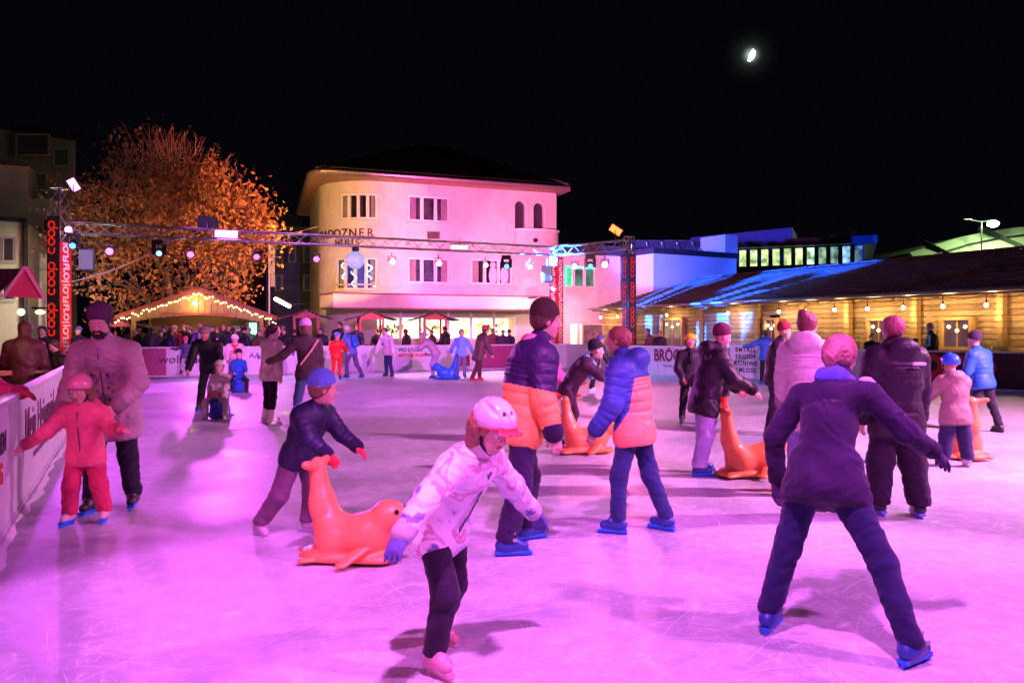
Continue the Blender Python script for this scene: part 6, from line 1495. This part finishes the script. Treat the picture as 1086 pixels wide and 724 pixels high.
person('child in a pink hat and dark vest hanging by the elbows on the back board', 197, 27.55, 1.2, 186, z0=.12, kid=.7, lean=-2, arms=((-12, 62, -30, 96), (-12, 62, -30, 96)), legs=((14, 5, 4), (16, 6, 6)), jacket=(.12, .1, .25), bulk=1.2, trousers=(.6, .52, .6), skates=((.02, .02, .03), (.05, .05, .06)), hat=('beanie', (.85, .12, .2)), head=(0, 20))
person('girl in a white sweater and black leggings with white skates seen from behind', 286, 13.6, 1.64, -38, lean=5, arms=((-4, 8, 4, 4), (28, 14, 46, 18)), legs=((-3, 6, 4), (8, 7, 12)), jacket=(.72, .6, .55), bulk=1.2, trousers=(.012, .01, .016), flare=.95, skates=WS, hair=(.05, .02, .02), hair_style='pony', collar=True, head=(-38, 0), hem=.05)
def bag_strap(root, fr):
    P, C, U, F, R, H, B = (fr[k] for k in 'P C U F R H B'.split()); pts = []
    for i in range(9):
        f = i / 8; pts.append(Vector(C + R * (.08 - .19 * f) * H - U * (.03 + .24 * f) * H - F * (.085 * B + .02 * sin(pi * f)) * H))
    m = MB(); [m.bar(pts[i], pts[i + 1], .035, .02) for i in range(8)]; m.build('bag_strap', cloth((.75, .35, .35)), root)
person('woman in a lilac beanie and brown jacket with pink bag strap reaching out left', 327, 13.2, 1.7, 35, lean=10, arms=((-2, 8, 6, 4), (14, 42, 44, 56)), legs=((-8, 10, 6), (10, 8, 14)), jacket=(.055, .03, .035), bulk=1.15, trousers=JN, skates=RS, hat=('beanie', (.5, .3, .55)), hair=(.12, .05, .03), hair_style='long', head=(32, 8), extra=bag_strap)
# near left boy with orange seal
person('boy in a navy jacket and blue striped headband pushing an orange seal', 318, 6.05, 1.24, -118, kid=.8, lean=24, arms=((38, 10, 58, 0), (38, 10, 62, -4)), legs=((-22, 7, 20), (8, 6, 22)), pitch=(25, 0), jacket=(.018, .016, .06), bulk=1.4, quilt=.09, trousers=(.16, .08, .14), flare=1.3, skates=((.5, .36, .42), (.5, .4, .6)), gloves=(.75, .05, .06), hat=('beanie', (.1, .2, .6), (.72, .55, .6)), hair=(.2, .12, .06), head=(45, 4))
seal('near orange seal pushed by the boy in the navy jacket', 374, 5.4, -104, (1, .26, .1), .9)
# foreground child
PRINT = bpy.data.materials.new('marbled_print'); PRINT.use_nodes = True
def _pr():
    nt = PRINT.node_tree; b = nt.nodes['Principled BSDF']; L = nt.links.new; tc = nt.nodes.new('ShaderNodeTexCoord'); n = nt.nodes.new('ShaderNodeTexNoise'); n.inputs['Scale'].default_value = 5; n.inputs['Detail'].default_value = 3; n.inputs['Distortion'].default_value = 1.6; L(tc.outputs['Object'], n.inputs['Vector'])
    r = nt.nodes.new('ShaderNodeValToRGB'); e = r.color_ramp.elements; e[0].position = .36; e[0].color = (.16, .14, .4, 1); e[1].position = .42; e[1].color = (.75, .72, .75, 1); x = e.new(.56); x.color = (.8, .78, .8, 1); x = e.new(.6); x.color = (.55, .22, .36, 1); x = e.new(.68); x.color = (.78, .74, .76, 1)
    L(n.outputs[0], r.inputs[0]); L(r.outputs[0], b.inputs['Base Color']); b.inputs['Roughness'].default_value = .6
    bn = nt.nodes.new('ShaderNodeTexNoise'); bn.inputs['Scale'].default_value = 25; L(tc.outputs['Object'], bn.inputs['Vector']); bp = nt.nodes.new('ShaderNodeBump'); bp.inputs['Strength'].default_value = .3; bp.inputs['Distance'].default_value = .02; L(bn.outputs[0], bp.inputs['Height']); L(bp.outputs[0], b.inputs['Normal'])
_pr()
HM = mat('helmet_marbled', (.62, .58, .62), .25, noise=(4.5, .3), coat=.5)
person('nearest child in a white marbled jacket and white helmet with red rim, dark trousers', 468, 3.75, 1.31, -128, kid=.6, lean=32, twist=6, arms=((4, 58, 26, 58), (6, 44, 12, 42)), legs=((24, 6, 34), (-4, 10, 24)), pitch=(0, 18), jacket=(.75, .7, .75), jm=PRINT, bulk=1.25, hem=.06, trousers=(.02, .01, .03), flare=1.1, skates=((.6, .3, .34), (.6, .35, .4)), gloves=(.1, .09, .3), hair=(.3, .16, .08), hair_style='long', hat=('bike', (.72, .6, .72), (.65, .05, .06), HM), head=(-10, 30), h=.0075)
# centre adult
person('adult in a navy and orange colour block jacket and dark cap seen from the side', 553, 5.75, 1.72, -72, lean=12, arms=((-6, 14, 16, 4), (-2, 14, 20, 2)), legs=((-8, 8, 10), (14, 6, 16)), jacket=(.025, .01, .06), bands=[(-.4, .44, (.95, .34, .1))], quilt=.09, bulk=1.45, h=.0065, hem=.05, trousers=(.022, .01, .05), flare=1.15, skates=BS, hat=('beanie', (.06, .035, .025)), hair=(.1, .05, .03), head=(-8, 6), scarf=(.6, .2, .3))
person('child in a dark jacket with light blue collar bending over an orange seal', 603, 11.0, 1.5, -95, kid=.3, lean=36, arms=((52, 8, 70, 0), (52, 8, 70, 0)), legs=((-4, 8, 14), (14, 6, 26)), jacket=(.06, .025, .05), bulk=1.3, trousers=(.04, .015, .04), skates=RS, hat=('beanie', (.02, .02, .03), (.05, .05, .08)), scarf=(.2, .35, .8), head=(10, 0))
seal('orange seal between the colour block adult and the orange vest skater', 622, 10.2, -90, (1, .24, .09), .95)
seal('small red seal behind the shoulder of the colour block adult', 600, 19.0, -90, (.75, .03, .02), 1.0)
def backpack(col):
    def f(root, fr):
        C, P, U, F, R, H, B, h = (fr[k] for k in ('C', 'P', 'U', 'F', 'R', 'H', 'B', 'h')); c0 = (P * .4 + C * .6) - F * (.095 + .03 * B) * H
        solid('backpack', [ncap(c0 - U * .09 * H - R * .04 * H, c0 + U * .07 * H - R * .03 * H, .05 * H, .04 * H, .03), ncap(c0 - U * .09 * H + R * .04 * H, c0 + U * .07 * H + R * .03 * H, .05 * H, .04 * H, .03), ncap(c0 - U * .09 * H - R * .03 * H, c0 - U * .09 * H + R * .03 * H, .055 * H, None, .03), ncap(c0 - U * .08 * H - F * .035 * H - R * .02 * H, c0 - U * .07 * H - F * .035 * H + R * .02 * H, .04 * H, None, .012)], h, nylon(col), root, fold=.003)
        m = MB()
        for s in (1, -1):
            pts = [Vector(x) for x in (C - U * .03 * H + R * s * .06 * H - F * .07 * H, C + U * .012 * H + R * s * .07 * H, C - U * .06 * H + R * s * .075 * H + F * .085 * H * B, C - U * .18 * H + R * s * .085 * H + F * .075 * H * B)]; [m.bar(pts[i], pts[i + 1], .04, .015) for i in range(3)]
        m.build('backpack_strap', cloth(tuple(x * .7 for x in col)), root)
    return f
person('skater in jeans and a puffy orange vest over blue sleeves', 672, 6.2, 1.55, 62, lean=8, arms=((2, 14, 24, 4), (6, 12, 34, 2)), legs=((-14, 5, 8), (12, 5, 12)), h=.0065, jacket=(.04, .08, .35), bands=[(-.4, .72, (.9, .3, .16), .92)], bulk=1.5, quilt=.1, hem=.05, trousers=(.02, .03, .12), flare=1.0, skates=BS, hair=(.3, .12, .08), hair_style='short', head=(10, 6), hood='down')
person('child with a yellow helmet and dark padded jacket facing the camera', 732, 13.4, 1.46, 172, kid=.5, lean=3, arms=((14, 12, 50, -18), (14, 12, 50, -18)), legs=((2, 6, 4), (-2, 6, 4)), jacket=(.035, .02, .045), quilt=.07, bulk=1.35, trousers=BLK, skates=((.03, .02, .03), (.03, .03, .04)), hat=('helmet', (.85, .55, .03), (.8, .5, .02)), scarf=(.02, .015, .03), skin_c=(.7, .22, .2))
person('small child in red trousers partly behind the lavender trousers', 764, 13.2, 1.1, 180, kid=.9, arms=((30, 10, 50, 0), (30, 10, 50, 0)), jacket=(.05, .02, .04), trousers=(.75, .05, .03), skates=RS, hat=('helmet', (.03, .02, .04), (.02, .02, .03)), bulk=1.3)
person('teenager in a dark hooded jacket and lavender trousers pushing the right orange seal', 748, 8.7, 1.57, -82, lean=14, arms=((30, 8, 62, 0), (34, 8, 56, 0)), legs=((-6, 5, 8), (6, 4, 10)), jacket=(.02, .009, .022), bulk=1.4, hem=.08, hood='down', trousers=(.42, .33, .62), flare=1.35, skates=BS, hat=('beanie', (.14, .02, .06)), head=(-5, 12), skin_c=(.75, .3, .28))
seal('orange seal pushed by the teenager in lavender trousers', 797, 8.55, -88, (1, .24, .09), .96)
person('skater in a black jacket and red brown hat behind the white puffer coat', 822, 12.0, 1.62, -120, lean=8, arms=((14, 10, 36, 4), (14, 10, 30, 4)), jacket=(.03, .015, .03), bulk=1.35, trousers=(.04, .02, .05), skates=RS, hat=('beanie', (.35, .03, .06)), head=(0, 8), scarf=(.5, .03, .06))
person('boy in a blue jacket leaning on the board by the letter panel', 812, 23.6, 1.55, -10, arms=((30, 14, 60, 20), (10, 60, 30, 80)), jacket=(.02, .12, .5), bulk=1.25, trousers=BLK, skates=BS, hair=(.03, .02, .02))
person('woman in a long white quilted coat with a hair bun seen from behind', 856, 7.7, 1.69, -28, lean=4, arms=((6, 10, 18, 4), (6, 10, 18, 4)), legs=((-6, 5, 6), (8, 4, 10)), jacket=(.78, .62, .68), bulk=1.35, quilt=.14, hem=.14, trousers=(.3, .25, .6), skates=BS, hair=(.22, .05, .06), hair_style='bun', head=(-22, 0), collar=True, hood='down')
def stripe(root, fr):
    el = fr['J']['arm', 0]; a = el[0] + fr['U'] * .035 * fr['H']; b = el[1] + fr['U'] * .025 * fr['H']
    solid('sleeve_stripe', [ncap(a - fr['F'] * .02, b, .026 * fr['H'], .02 * fr['H'], .01, flat=(fr['U'], .6))], .009, cloth((.7, .5, .7)), root)
person('nearest right skater in a dark purple jacket striding with wide legs and arms spread', 874, 4.0, 1.57, -46, lean=26, side_lean=-5, arms=((30, 34, 62, 14), (-14, 28, 10, 2)), legs=((2, 30, 4), (-4, 15, 6)), pitch=(0, 0), jacket=(.022, .008, .045), bulk=1.0, hem=.05, trousers=(.015, .014, .07), flare=.99, skates=BS, hair=(.34, .14, .14), hair_style='pony', head=(0, 8), extra=stripe, scarf=(.08, .08, .5), gloves=(.05, .02, .08))
def chest_patch(root, fr):
    C, U, F, R, H = (fr[k] for k in 'C U F R H'.split()); c = C - U * .075 * H + R * .045 * H - F * .092 * H * fr['B']
    solid('logo_patch', [ncap(c - R * .028 * H, c + R * .028 * H, .009 * H, None, .005, flat=(F, .6))], .006, cloth((.85, .8, .85)), root)
person('adult in a dark plum hooded jacket and wide trousers seen from behind', 951, 6.75, 1.63, 4, lean=2, arms=((4, 10, 12, 5), (4, 10, 12, 5)), legs=((-4, 5, 6), (6, 5, 8)), jacket=(.025, .01, .028), quilt=.05, bulk=1.5, hem=.08, hood='down', trousers=(.024, .01, .03), flare=1.55, skates=((.04, .03, .05), (.2, .2, .8)), hair=(.35, .1, .12), hair_style='short', head=(0, 4), extra=chest_patch)
person('child in a brown jacket and blue helmet seen from behind pushing an orange seal', 1013, 9.2, 1.24, 2, kid=.8, lean=8, arms=((22, 8, 44, 4), (34, 22, 50, 14)), legs=((-2, 7, 4), (2, 7, 4)), jacket=(.3, .18, .17), bulk=1.4, hem=.09, hood='down', trousers=(.03, .02, .08), flare=1.5, skates=((.6, .5, .55), (.6, .6, .65)), hat=('helmet', (.04, .16, .8), (.03, .1, .6)), head=(15, 0))
seal('orange seal seen between the legs of the brown jacket child', 1021, 9.9, -12, (1, .26, .1), 1.0)
person('boy in a bright blue jacket and dark beanie at the right edge', 1043, 12.4, 1.5, 28, kid=.3, lean=10, arms=((10, 14, 24, 6), (10, 14, 24, 6)), legs=((-10, 6, 8), (14, 6, 18)), jacket=(.03, .15, .6), bulk=1.4, quilt=.09, trousers=(.03, .02, .04), skates=((.03, .02, .03), (.04, .04, .05)), hat=('beanie', (.05, .03, .06), (.06, .03, .08)), head=(0, 6))
# far skaters
person('child in a red overall and blue helmet near the back board', 357, 26.0, 1.5, -160, kid=.5, lean=12, arms=((30, 14, 60, 6), (34, 20, 70, 10)), jacket=(.75, .03, .02), trousers=(.75, .03, .02), bulk=1.25, skates=RS, hat=('helmet', (.15, .3, .8), (.1, .2, .7)), head=(30, 10))
person('adult in a white hat with a blue backpack skating behind the red overall child', 373, 27.0, 1.72, 60, lean=16, arms=((20, 10, 50, 4), (20, 10, 50, 4)), legs=((-14, 6, 20), (16, 6, 24)), jacket=(.1, .16, .5), trousers=(.1, .08, .16), bulk=1.25, skates=RS, hat=('beanie', (.75, .6, .7)), head=(0, 10), extra=backpack((.03, .15, .6)))
person('skater in a white pullover and jeans near the back board advert', 412, 27.8, 1.68, 150, lean=14, arms=((8, 24, 14, 18), (8, 20, 14, 14)), legs=((-4, 6, 6), (14, 8, 26)), jacket=(.75, .62, .72), trousers=(.03, .04, .12), bulk=1.2, skates=((.02, .02, .03), (.03, .03, .04)), hair=(.05, .03, .02), head=(0, 10))
person('skater in a pale lilac jacket leaning forward before the back board', 462, 26.6, 1.62, 85, lean=38, arms=((50, 8, 70, 0), (50, 8, 70, 0)), legs=((0, 6, 14), (16, 6, 26)), jacket=(.42, .3, .4), trousers=(.35, .28, .45), bulk=1.25, skates=RS, hat=('beanie', (.4, .28, .38)), head=(0, -10))
seal('bright blue seal sliding far back before the pink building', 474, 26.3, 90, (.03, .18, .75), 1.1)
person('child in a light blue jacket far back before the bright shop window', 489, 27.2, 1.6, -170, kid=.3, lean=8, arms=((18, 26, 24, 20), (18, 26, 24, 20)), jacket=(.2, .4, .85), trousers=(.2, .15, .3), skates=BS, bulk=1.2, hair=(.1, .06, .04))
person('adult in a dark brown coat and red hat far back before the shop window', 508, 25.2, 1.72, -60, lean=16, arms=((12, 10, 28, 4), (12, 10, 28, 4)), legs=((-18, 6, 14), (14, 6, 14)), jacket=(.1, .05, .05), trousers=(.08, .02, .03), bulk=1.4, hem=.12, skates=((.3, .02, .03), (.4, .05, .05)), hat=('beanie', (.45, .05, .06)), hair=(.05, .03, .02))
person('dark clothed skater far back to the right of the red banner tower', 630, 20.5, 1.45, -60, lean=20, arms=((14, 10, 28, 4), (14, 10, 28, 4)), legs=((-14, 8, 12), (14, 8, 20)), jacket=(.03, .025, .04), trousers=BLK, skates=WS, hat=('beanie', (.1, .1, .3)), bulk=1.3)
# spectators behind the boards
person('man with grey hair in a black jacket standing before the log house', 988, 22.6, 1.8, 78, arms=((10, 8, 50, 0), (10, 8, 60, -4)), jacket=(.012, .012, .014), trousers=BLK, hair=(.35, .3, .28), bulk=1.35, head=(5, 10), collar=True)
person('bald adult in a violet jacket and pale scarf standing behind the back board', 213, 29.6, 1.88, 186, arms=((6, 10, 30, 2), (6, 10, 30, 2)), jacket=(.16, .08, .4), trousers=BLK, scarf=(.6, .5, .6), bulk=1.3, head=(0, 8))
person('person in a pink jacket leaning on the left board at the picture edge', -52, 6.7, 1.6, -105, kid=.2, lean=10, arms=((46, 10, 90, 4), (46, 10, 88, -2)), jacket=(.8, .08, .25), trousers=BLK, hat=('beanie', (.85, .08, .25)), bulk=1.3, gloves=(.7, .05, .1), h=.013)
person('person in a hooded dark maroon coat with their back turned behind the left board', 25, 12.2, 1.7, 20, arms=((8, 14, 26, 8), (8, 14, 26, 8)), jacket=(.09, .02, .03), trousers=BLK, bulk=1.4, hem=.14, hood='up', h=.014, lean=6)
person('dark haired man in black looking over from behind the standing table', 46, 15.2, 1.66, 190, jacket=BLK, trousers=BLK, hair=(.02, .015, .012), arms=((10, 10, 50, 0), (10, 10, 50, 0)), h=.015)
person('woman with brown hair looking down beside the coop banner tower', 60, 12.6, 1.42, 160, jacket=(.02, .015, .02), trousers=BLK, hair=(.08, .04, .03), head=(0, 24), arms=((10, 10, 50, 0), (10, 10, 50, 0)), h=.015, bulk=1.3)
person('spectator in a blue cap between the coop tower and the man in the coat', 84, 24.5, 1.68, 170, jacket=(.03, .02, .05), trousers=BLK, hat=('beanie', (.12, .12, .35)), h=.022)
CG = 'spectators crowding behind the back board'
crowd = [ # px, Y, H, heading, jacket, hat/hair, label
 (148, 30.2, 1.7, 150, (.04, .02, .05), None, (.1, .05, .03), 'spectator with light face turned sideways at the left post of the stall'),
 (160, 29.9, 1.74, 20, (.03, .02, .06), None, (.02, .015, .01), 'spectator with their back turned just left of the pale stall counter'),
 (171, 31.0, 1.6, 200, (.02, .02, .05), ('beanie', (.05, .04, .1)), None, 'short spectator in a dark blue beanie under the left half of the stall'),
 (179, 29.7, 1.66, -20, (.025, .02, .06), None, (.03, .02, .02), 'broad spectator in navy with back turned near the wolf lettering'),
 (186, 30.6, 1.78, 170, (.25, .03, .03), ('fur', (.6, .42, .2)), None, 'spectator with a light brown fur hat and red collar under the stall lamp'),
 (200, 30.8, 1.78, 190, (.02, .02, .02), ('fur', (.3, .2, .14)), None, 'spectator with a dark fur hat behind the hanging child'),
 (226, 30.6, 1.8, 160, (.03, .03, .04), ('cap', (.1, .08, .1)), None, 'spectator in a dark cap right of the violet jacket'),
 (238, 31.2, 1.85, 185, (.02, .02, .03), None, (.3, .15, .06), 'tall spectator with light brown hair under the right half of the stall'),
 (247, 29.8, 1.72, 30, (.03, .015, .05), None, (.02, .01, .01), 'spectator in dark violet with back turned behind the pink white helmet'),
 (258, 30.0, 1.7, -30, (.02, .015, .03), ('beanie', (.03, .02, .05)), None, 'spectator in a dark beanie at the right post of the stall'),
 (264, 31.4, 1.75, 180, (.05, .4, .1), None, (.4, .2, .05), 'spectator in a green and orange festive costume right of the stall'),
 (275, 30.3, 1.62, 200, (.1, .06, .03), None, (.05, .03, .02), 'spectator in brown left of the ponytail girl'),
 (302, 31.0, 1.68, 170, (.02, .02, .03), None, (.03, .02, .02), 'dark spectator under the left edge of the left red booth'),
 (312, 31.2, 1.6, 10, (.03, .01, .02), ('beanie', (.1, .02, .04)), None, 'short spectator in a maroon beanie inside the left red booth'),
 (340, 32.0, 1.7, 190, (.03, .02, .04), None, (.02, .02, .02), 'spectator right of the left red booth against the cream wall'),
 (361, 33.0, 1.98, 178, (.012, .014, .03), None, (.03, .02, .015), 'tall dark clothed man standing before the orange lit wall'),
 (378, 33.5, 1.86, 182, (.012, .016, .05), None, (.05, .03, .02), 'man in a navy jacket standing next to the tall dark clothed man'),
 (401, 33.4, 1.66, 160, (.02, .02, .02), None, (.03, .02, .02), 'spectator left of the white pullover skater'),
 (432, 34.2, 1.68, 70, (.02, .02, .025), None, (.03, .02, .015), 'dark silhouette seen from the side before the bright window'),
 (459, 34.6, 1.64, 120, (.05, .02, .03), None, (.1, .04, .03), 'seated looking woman silhouette inside the right red booth'),
 (473, 34.0, 1.8, 60, (.02, .03, .02), None, (.02, .015, .01), 'man in dark green at the right post of the right booth'),
 (523, 35.6, 1.7, 180, (.3, .08, .1), None, (.2, .08, .04), 'woman with reddish hair before the right end of the shop window'),
 (533, 35.0, 1.64, 200, (.1, .03, .12), None, (.05, .03, .03), 'person in plum beside the reddish haired woman'),
 (541, 36.0, 1.62, 150, (.06, .02, .1), ('beanie', (.1, .04, .15)), None, 'person in a plum beanie at the far right of the shop window'),
 (700, 30.2, 1.6, 150, (.06, .03, .05), None, (.04, .02, .02), 'guest by the log house left of the yellow helmet'),
 (690, 31.0, 1.7, 100, (.3, .05, .08), None, (.1, .05, .04), 'guest in dark red by the log house behind the orange vest skater'),
 (925, 24.0, 1.5, 160, (.02, .015, .02), None, (.03, .02, .02), 'guest behind the dark hooded back by the small cabin window'),
 (970, 23.2, 1.32, -60, (.012, .01, .012), ('beanie', (.02, .02, .02)), None, 'small dark guest facing the standing man in black'),
]
for i, (px_, Y, H_, hd_, jk, ht, hr, lb) in enumerate(crowd):
    r_ = random.Random(i); person(lb, px_, Y, H_, hd_, jacket=jk, trousers=BLK, hat=ht, hair=hr, arms=((r_.uniform(0, 20), 9, r_.uniform(10, 70), 0), (r_.uniform(0, 20), 9, r_.uniform(10, 70), 0)), h=.03, bulk=1.3, lean=r_.uniform(0, 8), head=(r_.uniform(-25, 25), r_.uniform(0, 12)), group=CG)
ordn = 'first second third fourth fifth sixth seventh eighth ninth tenth eleventh twelfth thirteenth fourteenth fifteenth sixteenth'.split()
for i in range(16):
    r_ = random.Random(90 + i); person(ordn[i] + ' spectator from the left in the back row of the crowd under the stall', 142 + i * 10.3 + r_.uniform(-3, 3), r_.uniform(31.8, 33), r_.uniform(1.66, 1.86), r_.uniform(120, 240), jacket=r_.choice([(.03, .03, .05), (.06, .03, .05), (.05, .05, .06), (.12, .04, .04)]), trousers=BLK, hair=r_.choice([(.03, .02, .02), (.15, .08, .04)]), hat=r_.choice([None, None, ('beanie', (.1, .05, .12)), ('beanie', (.3, .1, .1))]), h=.034, bulk=1.3, lean=r_.uniform(0, 8), group='back row of the crowd under the stall roof')
